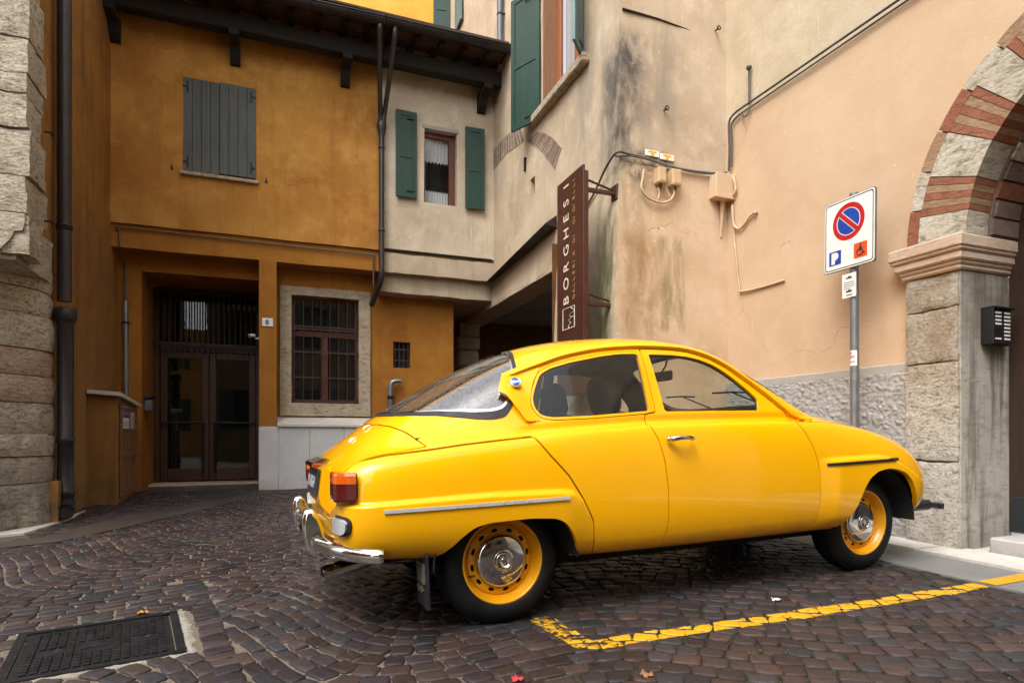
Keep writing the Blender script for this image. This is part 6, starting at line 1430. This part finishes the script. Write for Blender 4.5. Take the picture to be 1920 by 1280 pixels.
def annulus(c, r0, r1, d, mat, name, n=64, a0=0, a1=2*math.pi):
    mb = MB(); full_ = abs(a1-a0-2*math.pi) < 1e-6; vs = []
    for k in range(n+1): t = a0+(a1-a0)*k/n; vs += [sp(c[0]+r0*math.cos(t), c[1]+r0*math.sin(t), d), sp(c[0]+r1*math.cos(t), c[1]+r1*math.sin(t), d)]
    mb.add(vs, [(2*k, 2*k+1, 2*k+3, 2*k+2) for k in range(n)]); NS.part(name, mb, mat, plate)
bo = [tuple(p) for p in rounded([(-.226, -.278), (.226, -.278), (.226, .278), (-.226, .278)], .028)]; bi = [tuple(p) for p in rounded([(-.219, -.271), (.219, -.271), (.219, .271), (-.219, .271)], .026)]
mb = MB(); n_ = len(bo); mb.add([sp(*p, .0035) for p in bo]+[sp(*p, .0035) for p in bi], [(i, (i+1) % n_, n_+(i+1) % n_, n_+i) for i in range(n_)]); NS.part("border_line", mb, M['black'], plate)
C0 = (-.002, .092)
annulus(C0, .112, .150, .004, M['signred'], "red_ring")
# blue halves either side of the red bar (bar falls from top left to bottom right)
for s_ in (1, -1):
    w = .024; r = .104; a_ = math.asin(w/r); pts = []
    for k in range(25):
        t = a_+(math.pi-2*a_)*k/24; x, y = r*math.cos(t), r*math.sin(t)*1; y *= s_
        th = -math.pi/4; pts.append((C0[0]+x*math.cos(th)-y*math.sin(th), C0[1]+x*math.sin(th)+y*math.cos(th)))
    mb = MB(); mb.add([sp(*p, .004) for p in pts], [tuple(range(len(pts)))]); NS.part("blue_half", mb, M['signblue'], plate)
th = -math.pi/4; q = [(-.118, -.0165), (.118, -.0165), (.118, .0165), (-.118, .0165)]
mb = MB(); mb.add([sp(C0[0]+x*math.cos(th)-y*math.sin(th), C0[1]+x*math.sin(th)+y*math.cos(th), .0048) for x, y in q], [(0, 1, 2, 3)]); NS.part("red_bar", mb, M['signred'], plate)
PC = (-.128, -.178); mb = flat([(PC[0]+x, PC[1]+y) for x, y in rr_(.058, .058, .006)], .0025, .004); NS.part("parking_symbol", mb, M['signblue'], plate)
mb = text_mb("P", .105, sp(PC[0]-.030, PC[1]-.037, .0042), ex, ey, .001, bold=.012); NS.part("parking_letter", mb, M['white'], plate)
WC = (.112, -.170); mb = flat([(WC[0]+x, WC[1]+y) for x, y in rr_(.060, .060, .006)], .0025, .004); NS.part("wheelchair_symbol", mb, M['signorange'], plate)
mb = MB(); W_ = lambda x, y: sp(WC[0]+x, WC[1]+y, .0055)
mb.revolve([(0, 0), (.008, 0)], W_(.002, .042), nn, 14); mb.tube([W_(.0, .030), W_(-.004, .002)], .006, 6); mb.tube([W_(-.002, .018), W_(.018, .014)], .004, 6); mb.tube([W_(-.004, .002), W_(.018, 0), W_(.028, -.026), W_(.038, -.026)], .005, 6)
mb.tube([W_(-.004+.026*math.cos(t), -.016+.026*math.sin(t)) for t in np.linspace(1.6, 6.1, 20)], .0035, 6); NS.part("wheelchair_figure", mb, M['black'], plate)
NO = Thing("paper_notice", "small white printed notice strapped to the sign pole just below the plate", "notice", (PUu-.04, 3.745, 2.25))
def paper(T, c, w, h, eu, name="sheet"):
    eu = Vector(eu).normalized(); n_ = eu.cross(Vector((0, 0, 1))).normalized(); c = Vector(c); n_ = n_ if n_.x < 0 or n_.y < 0 else -n_; P = lambda a, b, d=0: c+eu*a+Vector((0, 0, b))+n_*d
    mb = MB(); mb.prism([P(-w, -h, -.002), P(w, -h, -.002), P(w, h, -.002), P(-w, h, -.002)], n_*.002); o = T.part(name, mb, M['white']); return P, o
P, o_ = paper(NO, (PUu-.042, 3.748, 2.225), .066, .098, (0, -1, 0))
mb = MB(); bar = lambda a0, b0, a1, b1, mb: mb.add([P(a0, b0, .001), P(a1, b0, .001), P(a1, b1, .001), P(a0, b1, .001)], [(0, 1, 2, 3)])
for k in range(4): bar(-.05, .022-.017*k, .05 if k < 3 else .02, .029-.017*k, mb)
NO.part("print_lines", mb, M['greyprint'], o_)
mb = MB(); bar(-.03, -.055, .028, -.042, mb); bar(-.012, -.044, .015, -.036, mb); bar(-.028, -.082, .03, -.074, mb); NO.part("arrow_print", mb, M['black'], o_)
mb = MB(); bar(-.03, .055, .03, .066, mb); bar(-.012, .064, .016, .076, mb); NO.part("crest_print", mb, simple("green black print", (.02, .09, .05), .6), o_)
ST = Thing("pole_sticker", "small white and red sticker on the sign pole above the car bonnet", "sticker", (PUu-.036, 3.72, 1.63))
mb = MB(); z0, z1 = 1.565, 1.69; n_ = 10; vs = []
for k in range(n_+1): w = math.pi*(.62+.75*k/n_); vs += [(PUu+.0352*math.cos(w), 3.729+.0352*math.sin(w), z0), (PUu+.0352*math.cos(w), 3.729+.0352*math.sin(w), z1)]
mb.add(vs, [(2*k, 2*k+2, 2*k+3, 2*k+1) for k in range(n_)], 0, True); st_ = ST.part("sticker_sheet", mb, M['white'])
mb = MB()
for (zz, hh, k0, k1) in ((1.667, .008, 3, 5), (1.645, .0025, 2, 8), (1.636, .0025, 2, 8), (1.626, .0025, 2, 7), (1.600, .0025, 2, 8), (1.592, .0025, 2, 8)):
    vs = []
    for k in range(k0, k1+1): w = math.pi*(.62+.75*k/n_); vs += [(PUu+.0357*math.cos(w), 3.729+.0357*math.sin(w), zz-hh), (PUu+.0357*math.cos(w), 3.729+.0357*math.sin(w), zz+hh)]
    mb.add(vs, [(2*k, 2*k+2, 2*k+3, 2*k+1) for k in range(k1-k0)])
ST.part("print", mb, simple("red print", (.4, .05, .07), .6), st_)
# projecting shop sign
BU = 2.95; v0, v1, zt0, zt1 = 6.285, 5.66, 3.785, 3.775
BS = Thing("shop_sign", "tall narrow dark brown shop sign with white vertical lettering BORGHESI beside the passage", "sign", (BU, 5.95, 1.4))
zb = 1.42
mb = MB(); mb.bbox((BU-.012, v1, zb), (BU+.012, v0, 3.78), .003); brd = BS.part("board", mb, M['signbrown'])
mb = MB(); mb.bbox((BU-.03, v1-.045, zb), (BU+.03, v1-.001, 3.70), .004); BS.part("side_channel", mb, M['signbrown'])
px_z = lambda py: 1+(HOR-py)/F*(BU*SU+((v0+v1)/2)*CU)
SGX, SGY = Vector((0, 0, 1)), Vector((0, 1, 0))                 # text runs upwards, letter tops towards the far end
def srow(txt, z_start, z_end, vbase, size, mat, name, bold=0):
    m0 = text_mb(txt, size, (0, 0, 0), (1, 0, 0), (0, 1, 0), .001, spacing=1.0); w0 = max(p[0] for p in m0.v)
    L = z_end-z_start; n_ = len(txt); extra = (L-w0)/(max(1, n_-1)); out = MB(); z = z_start
    for ch in txt:
        if ch != ' ': text_mb(ch, size, (BU-.0125, vbase, z), SGX, SGY, .002, out, bold=bold); cw_ = max(p[2] for p in text_mb(ch, size, (0, 0, 0), SGX, SGY, .001).v)
        else: cw_ = size*.3
        z += cw_+extra*1.0
    BS.part(name, out, mat, brd)
ORD = [(571, 'B'), (543, 'O'), (509, 'R'), (479, 'G'), (447, 'H'), (415, 'E'), (386, 'S'), (351, 'I')]
mb = MB()
for py, ch in ORD:
    w_, _v, z_ = PU(1066, py, BU); text_mb(ch, .178, (BU-.0125, 5.995, z_-.004), SGX, SGY, .002, mb)
BS.part("main_lettering", mb, M['ivory'], brd)
mb = MB(); txt = "GALLERIA DI GIOIELLI"; z0_, z1_ = PU(1080, 560, BU)[2], PU(1080, 338, BU)[2]
for k, ch in enumerate(txt):
    if ch != ' ': text_mb(ch, .074, (BU-.0125, 5.845, z0_+(z1_-z0_)*k/(len(txt)-1)), SGX, SGY, .002, mb)
BS.part("small_lettering", mb, M['gold'], brd)
mb = MB(); la, lb = 6.13, 5.85; z0_, z1_ = PU(1066, 617, BU)[2], PU(1066, 578, BU)[2]; u_ = BU-.0145; L = lambda *p: mb.tube([(u_, a, b) for a, b in p], .0045, 5)
L((la, z0_), (lb, z0_)); L((lb, z0_), (lb, z1_)); L((lb, z1_), (la, z1_)); L((la, z1_), (la, z0_)); zm = (z0_+z1_)/2; d = (z1_-z0_)
L((lb+.10, z1_), (lb+.0, z1_-d*.22), (lb+.13, z1_-d*.38), (lb+.07, zm), (lb, zm)); L((lb+.07, zm), (lb+.15, zm-d*.12), (lb+.08, zm-d*.24), (lb+.15, zm-d*.36), (lb+.12, z0_)); BS.part("logo_frame", mb, M['ivory'], brd)
for z_ in (3.52, 2.35):
    mb = MB(); mb.bbox((BU-.01, v1-.02, z_-.02), (TU+.02, v1+.02, z_+.02), .004); mb.tube([(BU, v1, z_+.11), (TU+.02, v1+.02, z_+.03)], .012, 6); mb.bbox((TU-.03, v1-.06, z_-.07), (TU+.01, v1+.06, z_+.09), .004); BS.part("bracket", mb, M['signbrown'])
# house number
HN = Thing("house_number", "small white enamel house number plate 8 on the ochre entrance post", "house number", (-.12, VF+.04, 2.62))
mb = MB(); mb.bbox((-.195, VF+.028, 2.565), (-.045, VF+.046, 2.685), .006); hp_ = HN.part("plate", mb, M['white']); mb = text_mb("8", .098, (-.150, VF+.0275, 2.590), (1, 0, 0), (0, 0, 1), .0015, bold=.004); HN.part("numeral", mb, simple("slate numeral", (.06, .11, .14), .5), hp_)
# security camera by the fanlight
p = PV(477, 632, 9.75); SCM = Thing("security_camera", "small white security camera on the inner side of the entrance post", "camera", (p[0], 9.75, p[2]))
mb = MB(); c = Vector((p[0]-.02, 9.74, p[2]+.02)); d = Vector((-.55, -.75, -.12)).normalized()
mb.tube([c-d*.03, c+d*.075], .024, 14); SCM.part("camera_body", mb, M['white']); mb = MB(); mb.tube([c-d*.02, (c.x+.03, 9.80, c.z-.03), (-.24, 9.80, c.z-.03)], .011, 8); mb.revolve([(0, .01), (.026, .008), (.028, 0)], (-.236, 9.80, c.z-.03), (-1, 0, 0), 14); SCM.part("mount", mb, M['white']); mb = MB(); mb.tube([c+d*.074, c+d*.077], .017, 12); SCM.part("lens", mb, M['black'])
# metal box on the entrance jamb
JB = Thing("ash_box", "small black and steel box hanging on the ochre door jamb", "wall box", (-1.76, 10.2, 1.45))
mb = MB(); mb.bbox((-1.768, 10.10, 1.34), (-1.66, 10.26, 1.50), .012); jb_ = JB.part("steel_front", mb, M['galv']); mb = MB(); mb.tube(catmull([(-1.765, 10.10, 1.51), (-1.68, 10.10, 1.55), (-1.66, 10.18, 1.575), (-1.68, 10.26, 1.55), (-1.765, 10.26, 1.51)], 5), .02, 8); mb.bbox((-1.769, 10.095, 1.50), (-1.67, 10.265, 1.56), .02); JB.part("black_hood", mb, M['black'], jb_)
# vent pipe with elbow
VP = Thing("vent_pipe", "short grey metal vent pipe with an elbow on the ochre wall beside the barred window", "vent pipe", (1.68, 9.88, 1.3))
mb = MB(); mb.tube(catmull([(1.69, 9.86, 1.25), (1.69, 9.86, 1.58), (1.69, 9.86, 1.74), (1.715, 9.86, 1.83), (1.79, 9.86, 1.86), (1.86, 9.86, 1.86)], 6), .036, 14, cap=False); vp_ = VP.part("pipe", mb, M['galv']); mb = MB(); mb.revolve([(.036, -.03), (.046, -.026), (.046, .026), (.036, .03)], (1.69, 9.86, 1.60), (0, 0, 1), 16); mb.bbox((1.665, 9.84, 1.30), (1.715, 9.94, 1.56), .01); VP.part("clamp", mb, M['iron'], vp_)
# conduits on the ochre house
CD = Thing("conduit_pipe", "upright grey steel conduit in the ochre corner left of the entrance door", "conduit", (-1.95, 9.9, 1.4))
mb = MB(); mb.tube([(-1.95, 9.90, 1.40), (-1.955, 9.90, 2.86)], .036, 12); cd_ = CD.part("thick_pipe", mb, M['galv']); mb = MB(); mb.tube([(-1.955, 9.90, 2.85), (-1.96, 9.90, 3.42)], .014, 8); CD.part("thin_pipe", mb, M['cable'], cd_)
mb = MB(); mb.revolve([(.036, -.015), (.044, -.012), (.044, .012), (.036, .015)], (-1.953, 9.90, 2.55), (0, 0, 1), 14); mb.tube([(-2.02, 9.90, 2.55), (-1.885, 9.90, 2.55)], .008, 6); CD.part("clamp", mb, M['iron'], cd_)
mb = MB(); mb.tube(catmull([(-1.96, VF+.02, 3.50), (-1.96, VF+.015, 3.72), (-1.93, VF+.012, 3.765), (-1.0, VF+.012, 3.762), (0, VF+.012, 3.752), (1.30, VF+.012, 3.745), (1.37, VF+.012, 3.73), (1.385, VF+.015, 3.66), (1.385, VF+.02, 3.28)], 8), .011, 8)
single("beam_cable", mb, M['cable'], "thin grey cable running along the beam under the ochre upper wall", "cable", (-.3, VF, 3.75))
# meter cabinet
MC = Thing("meter_cabinet", "ochre plastered meter cabinet with a stone lid and brown panelled door in the corner", "cabinet", (-1.9, 9.0, gzb(-1.9, 9)))
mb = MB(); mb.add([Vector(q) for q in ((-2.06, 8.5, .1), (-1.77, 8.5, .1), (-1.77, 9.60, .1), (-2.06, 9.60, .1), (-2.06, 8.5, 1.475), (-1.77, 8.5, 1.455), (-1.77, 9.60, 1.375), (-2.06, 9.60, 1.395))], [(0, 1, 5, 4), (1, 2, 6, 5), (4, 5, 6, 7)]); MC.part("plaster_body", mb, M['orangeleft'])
mb = MB(); T8 = [(-2.05, 8.42, 1.482), (-1.71, 8.42, 1.458), (-1.71, 9.62, 1.370), (-2.05, 9.62, 1.394)]; mb.add(T8+[(a, b, c+.045) for a, b, c in T8], [(3, 2, 1, 0), (4, 5, 6, 7), (0, 1, 5, 4), (1, 2, 6, 5), (2, 3, 7, 6), (3, 0, 4, 7)]); MC.part("stone_lid", mb, M['slab'])
mb = MB(); dv0, dv1 = 8.62, 9.52
for a, b, q0, q1, t in ((dv0, dv1, .25, 1.36, .012), (dv0, dv0+.07, .25, 1.36, .026), (dv1-.07, dv1, .25, 1.36, .026), (9.03, 9.11, .25, 1.36, .024), (dv0+.07, 9.03, .25, .33, .025), (9.11, dv1-.07, .25, .33, .025), (dv0+.07, 9.03, .72, .78, .025), (9.11, dv1-.07, .72, .78, .025), (dv0+.07, 9.03, 1.05, 1.36, .022), (9.11, dv1-.07, 1.05, 1.36, .022)): mb.bbox((-1.772, a, q0), (-1.765+t, b, q1), .003)
cdr = MC.part("cabinet_door", mb, M['cabinetwood']); mb = MB(); mb.tube([(-1.745, 9.06, .82), (-1.725, 9.06, .82)], .012, 8); MC.part("knob", mb, M['iron'], cdr)
PO = Thing("blue_poster", "blue and white poster stuck on the brown cabinet door", "poster", (-1.735, 8.85, 1.2))
mb = MB(); mb.box((-1.742, 8.68, 1.08), (-1.738, 9.0, 1.345)); o_ = PO.part("sheet", mb, M['white']); mb = MB(); mb.box((-1.7375, 8.685, 1.21), (-1.7365, 8.995, 1.34)); PO.part("blue_print", mb, simple("poster blue", (.025, .05, .22), .6), o_)
mb = MB(); rnd = random.Random(4)
for k in range(7): a = 8.70+.04*k; mb.box((-1.7365, a, 1.23+rnd.random()*.03), (-1.7358, a+.028, 1.27+rnd.random()*.05))
PO.part("coloured_print", mb, simple("poster warm print", (.40, .16, .08), .6), o_)
mb = MB(); [mb.box((-1.7375, 8.70, 1.10+.02*k), (-1.7366, 8.96, 1.108+.02*k)) for k in range(4)]; PO.part("print_lines", mb, M['greyprint'], o_)
PO2 = Thing("white_poster", "narrow pale notice beside the blue poster on the cabinet door", "poster", (-1.735, 9.15, 1.2))
mb = MB(); mb.box((-1.7415, 9.10, 1.08), (-1.738, 9.33, 1.29)); o_ = PO2.part("sheet", mb, simple("aged paper", (.42, .40, .36), .7)); mb = MB(); [mb.box((-1.7375, 9.12, 1.10+.022*k), (-1.7366, 9.31, 1.109+.022*k)) for k in range(8)]; PO2.part("print_lines", mb, M['greyprint'], o_)
# tower front: cables, boxes, plates
zt = lambda px, py, o=.03: PV(px, py, TV-o)
F2 = TV-.045
mb = MB(); mb.tube(catmull([(TU-.03, 6.35, 3.56), (TU-.035, 6.05, 3.70), (TU-.05, 5.80, 3.84), (TU-.055, 5.56, 3.905), (3.42, F2, 3.905), (3.57, F2, 3.90), (3.70, F2, 3.885), (3.84, F2, 3.865), (4.05, F2, 3.85), (4.30, F2, 3.855), (4.55, F2, 3.875), (4.66, F2, 3.905)], 8), .012, 8)
mb.tube(catmull([(TU-.05, 5.60, 3.885), (3.45, F2-.008, 3.885), (3.7, F2-.01, 3.872), (3.95, F2-.008, 3.845), (4.3, F2-.008, 3.838), (4.62, F2-.008, 3.878)], 8), .008, 8)
single("wall_cable", mb, M['cable'], "thick dark cable wrapped round the tower corner behind the brown sign", "cable", (TU, TV, 3.85))
loopc = [(1207, 318), (1205, 335), (1203, 352), (1212, 368), (1228, 377), (1244, 380), (1258, 374), (1264, 362), (1262, 350)]
mb = MB(); mb.tube(catmull([(p[0], F2-.02, p[2]) for p in (PV(*q, F2-.02) for q in loopc)], 6), .013, 8)
mb.tube(catmull([(p[0], F2-.03, p[2]) for p in (PV(*q, F2-.03) for q in ((1233, 352), (1236, 362), (1234, 374)))], 6), .011, 8); mb.tube(catmull([(p[0], F2-.03, p[2]) for p in (PV(*q, F2-.03) for q in ((1246, 318), (1245, 335), (1249, 352), (1255, 368)))], 6), .008, 8)
single("looped_cable", mb, M['cablepale'], "looped pale cables hanging below the two small wall boxes", "cable", (3.85, TV, 3.5))
for (a0, a1, b0, b1, lab) in ((1228, 1243, 319, 345, "small yellowish junction box nearer the tower corner, above the looped cables"), (1254, 1271, 323, 350, "small yellowish junction box nearer the big peach box, above the looped cables")):
    p, q = PV(a0, b1, F2), PV(a1, b0, F2); T = Thing("junction_box", lab, "junction box", (p[0], F2, p[2]), group="small boxes on the tower wall")
    mb = MB(); mb.bbox((p[0], F2-.07, p[2]), (q[0], F2+.03, q[2]), .008); o_ = T.part("case", mb, M['boxyellow']); mb = MB(); mb.bbox((p[0]+.012, F2-.074, p[2]+.02), (q[0]-.012, F2-.069, q[2]-.02), .002); T.part("lid", mb, M['boxyellow'], o_); mb = MB(); xm = (p[0]+q[0])/2; mb.tube([(xm, F2-.03, p[2]+.01), (xm, F2-.03, p[2]-.04)], .016, 8); T.part("gland", mb, M['black'], o_)
BX = Thing("junction_box", "large square peach junction box in the corner with a stub of conduit below", "junction box", (4.58, F2, 3.56))
mb = MB(); mb.bbox((4.435, F2-.10, 3.575), (4.705, F2+.03, 3.83), .010); o_ = BX.part("case", mb, M['boxpaint']); mb = MB(); mb.bbox((4.425, F2-.115, 3.565), (4.708, F2-.099, 3.838), .006); BX.part("lid", mb, M['boxpaint'], o_); mb = MB(); mb.tube([(4.585, F2-.02, 3.58), (4.59, F2-.005, 3.38), (4.592, F2+.012, 3.18)], .022, 8, radii=[.026, .022, .010]); BX.part("conduit_stub", mb, M['boxpaint'], o_)
for k, (a, b) in enumerate(((3.625, 3.80), (3.808, 3.985))):
    T = Thing("wall_tag", ("white tag with an orange T, farther from the corner conduit", "white tag with an orange T, nearer the corner conduit")[k], "tag", (a, TV, 3.96), group="white tags with an orange T")
    zc = 3.972-.012*k; mb = MB(); mb.bbox((a, TV-.022, zc-.033), (b, TV-.012, zc+.033), .004); o_ = T.part("plate", mb, M['white']); m_ = (a+b)/2; mb = MB(); mb.box((m_-.050, TV-.0238, zc+.003), (m_+.050, TV-.0222, zc+.024)); mb.box((m_-.017, TV-.0238, zc-.026), (m_+.017, TV-.0222, zc+.003)); T.part("letter", mb, M['yellowprint'], o_)
# peach wall: conduits
R2 = RU-.02
mb = MB(); mb.tube(catmull([(RU-.03, 5.50, 3.90), (RU-.03, 5.49, 4.15), (RU-.03, 5.50, 4.40), (RU-.03, 5.46, 4.475), (RU-.03, 5.36, 4.495)], 7), .011, 8); mb.tube(catmull([(RU-.03, 5.46, 3.93), (RU-.03, 5.45, 4.2), (RU-.03, 5.46, 4.36), (RU-.03, 5.42, 4.42), (RU-.03, 5.33, 4.44)], 7), .010, 8)
mb.tube([(RU-.03, 5.38, 4.495), (RU-.03, 3.4, 4.475), (RU-.03, -3, 4.45)], .011, 8); mb.tube([(RU-.03, 5.35, 4.44), (RU-.03, 3.4, 4.425), (RU-.03, -3, 4.40)], .008, 8)
mb.tube([(RU-.025, 5.19, 4.48), (RU-.025, 5.19, 4.86)], .012, 8); mb.revolve([(.0, .03), (.026, .02), (.03, 0), (.016, -.02)], (RU-.03, 5.19, 4.86), (0, 0, 1), 10); mb.tube(catmull([(RU-.03, 5.30, 4.44), (RU-.05, 5.25, 4.38), (RU-.05, 5.20, 4.36), (RU-.03, 5.18, 4.42)], 5), .008, 6)
single("wall_conduit", mb, M['cable'], "pair of grey conduits climbing the corner and crossing the peach wall", "conduit", (RU, 5.4, 4.0))
mb = MB(); cl = [PU(*q, RU-.03) for q in ((1374, 330), (1378, 345), (1379, 358), (1374, 368), (1371, 372))]; mb.tube(catmull([Vector(c) for c in cl], 6), .014, 8)
cl = [PU(*q, RU-.025) for q in ((1373, 385), (1374, 408), (1377, 424), (1386, 429), (1396, 420), (1405, 406), (1416, 399))]; mb.tube(catmull([Vector(c) for c in cl], 6), .014, 8); mb.revolve([(0, .02), (.018, .02), (.018, -.02), (0, -.02)], cl[-1], (0, 1, .4), 8)
cl = [PU(*q, RU-.018) for q in ((1375, 425), (1379, 470), (1384, 520), (1387, 547))]; mb.tube(catmull([Vector(c) for c in cl], 6), .009, 8)
cl = [PU(*q, RU-.018) for q in ((1386, 547), (1410, 543), (1440, 535), (1471, 525))]; mb.tube(catmull([Vector(c) for c in cl], 6), .012, 8)
single("old_conduit", mb, M['cablepale'], "old plaster coloured conduits with a hooked loose end on the peach wall", "conduit", (RU, 5.3, 2.5))
# intercom
IC = Thing("intercom_panel", "black metal intercom panel with rows of name tags on the portal jamb", "intercom", (4.95, 3.01, 1.65))
mb = MB(); mb.bbox((4.85, 2.945, 1.655), (5.07, 3.02, 1.925), .012); ic = IC.part("housing", mb, M['iron'])
mb = MB(); mb.bbox((4.84, 2.925, 1.92), (5.08, 3.02, 1.935), .005); mb.bbox((4.842, 2.93, 1.66), (4.851, 3.02, 1.925), .004); IC.part("rain_hood", mb, M['iron'], ic)
mb = MB()
for col in (4.885, 4.985):
    for r in range(8):
        if col < 4.95 and r in (4, 5, 6): continue
        mb.box((col, 2.942, 1.885-.027*r), (col+.065, 2.9445, 1.897-.027*r))
IC.part("name_tags", mb, M['white'], ic)
# paper tag on the side downpipe
M['streetwall'] = plaster('darkened brown street plaster', (.20, .14, .085), (.26, .19, .12), (.14, .095, .055), (.10, .07, .04), .4)  # wall tone darkened to cut bounce light and dim the car's reflections
# ---------------- unseen houses across the street, added for reflections and to cut fill light
def far_house(name, axis, c, a0, a1, h, mat, label, wins):
    T = Thing(name, label, "house", (c if axis == 'u' else (a0+a1)/2, c if axis == 'v' else (a0+a1)/2, 0))
    mb = MB(); wall(mb, axis, c, a0, a1, -.3, h, [(a, b, z0, z1, (-.2)) for a, b, z0, z1 in wins], step=.6, amp=.01)
    T.part("wall", mb, mat)
    for a, b, z0, z1 in wins:
        m = MB(); q = [(a, z0), (b, z0), (b, z1), (a, z1)]; m.add([(p, c-.2, z) if axis == 'v' else (c-.2, p, z) for p, z in q], [(0, 1, 2, 3)]); w = T.part("window", m, M['dark'])
        for s0, s1 in ((a-.5, a-.02), (b+.02, b+.5)):
            m = MB(); m.bbox((s0, c+.01, z0), (s1, c+.05, z1), .01) if axis == 'v' else m.bbox((c+.01, s0, z0), (c+.05, s1, z1), .01); T.part("shutter", m, M['green'], w)
W1 = [(a, a+.95, z, z+1.6) for a in (-1.6, .9, 3.4, 6.0) for z in (1.2, 4.4)]
far_house("street_house", 'v', -5.2, -2.6, 11, 8.2, M['streetwall'], "unseen brown house with green shutters added across the street to limit fill light, mirrored in the panes", W1)
W2 = [(a, a+.95, z, z+1.6) for a in (-5.5, -2.4, .7) for z in (1.2, 4.4)]
far_house("street_house", 'u', -9.0, -9, 5.2, 7.6, M['orangelow'], "unseen ochre house added down the side street for shade, mirrored in the door panes", W2)
W3 = [(a, a+.95, z, z+1.6) for a in (-8.2, -5.6) for z in (1.2, 4.4)]
far_house("street_house", 'v', -14.0, -10, -1, 6.5, M['orange'], "ochre house with green shutters closing the street far behind the viewer", W3)
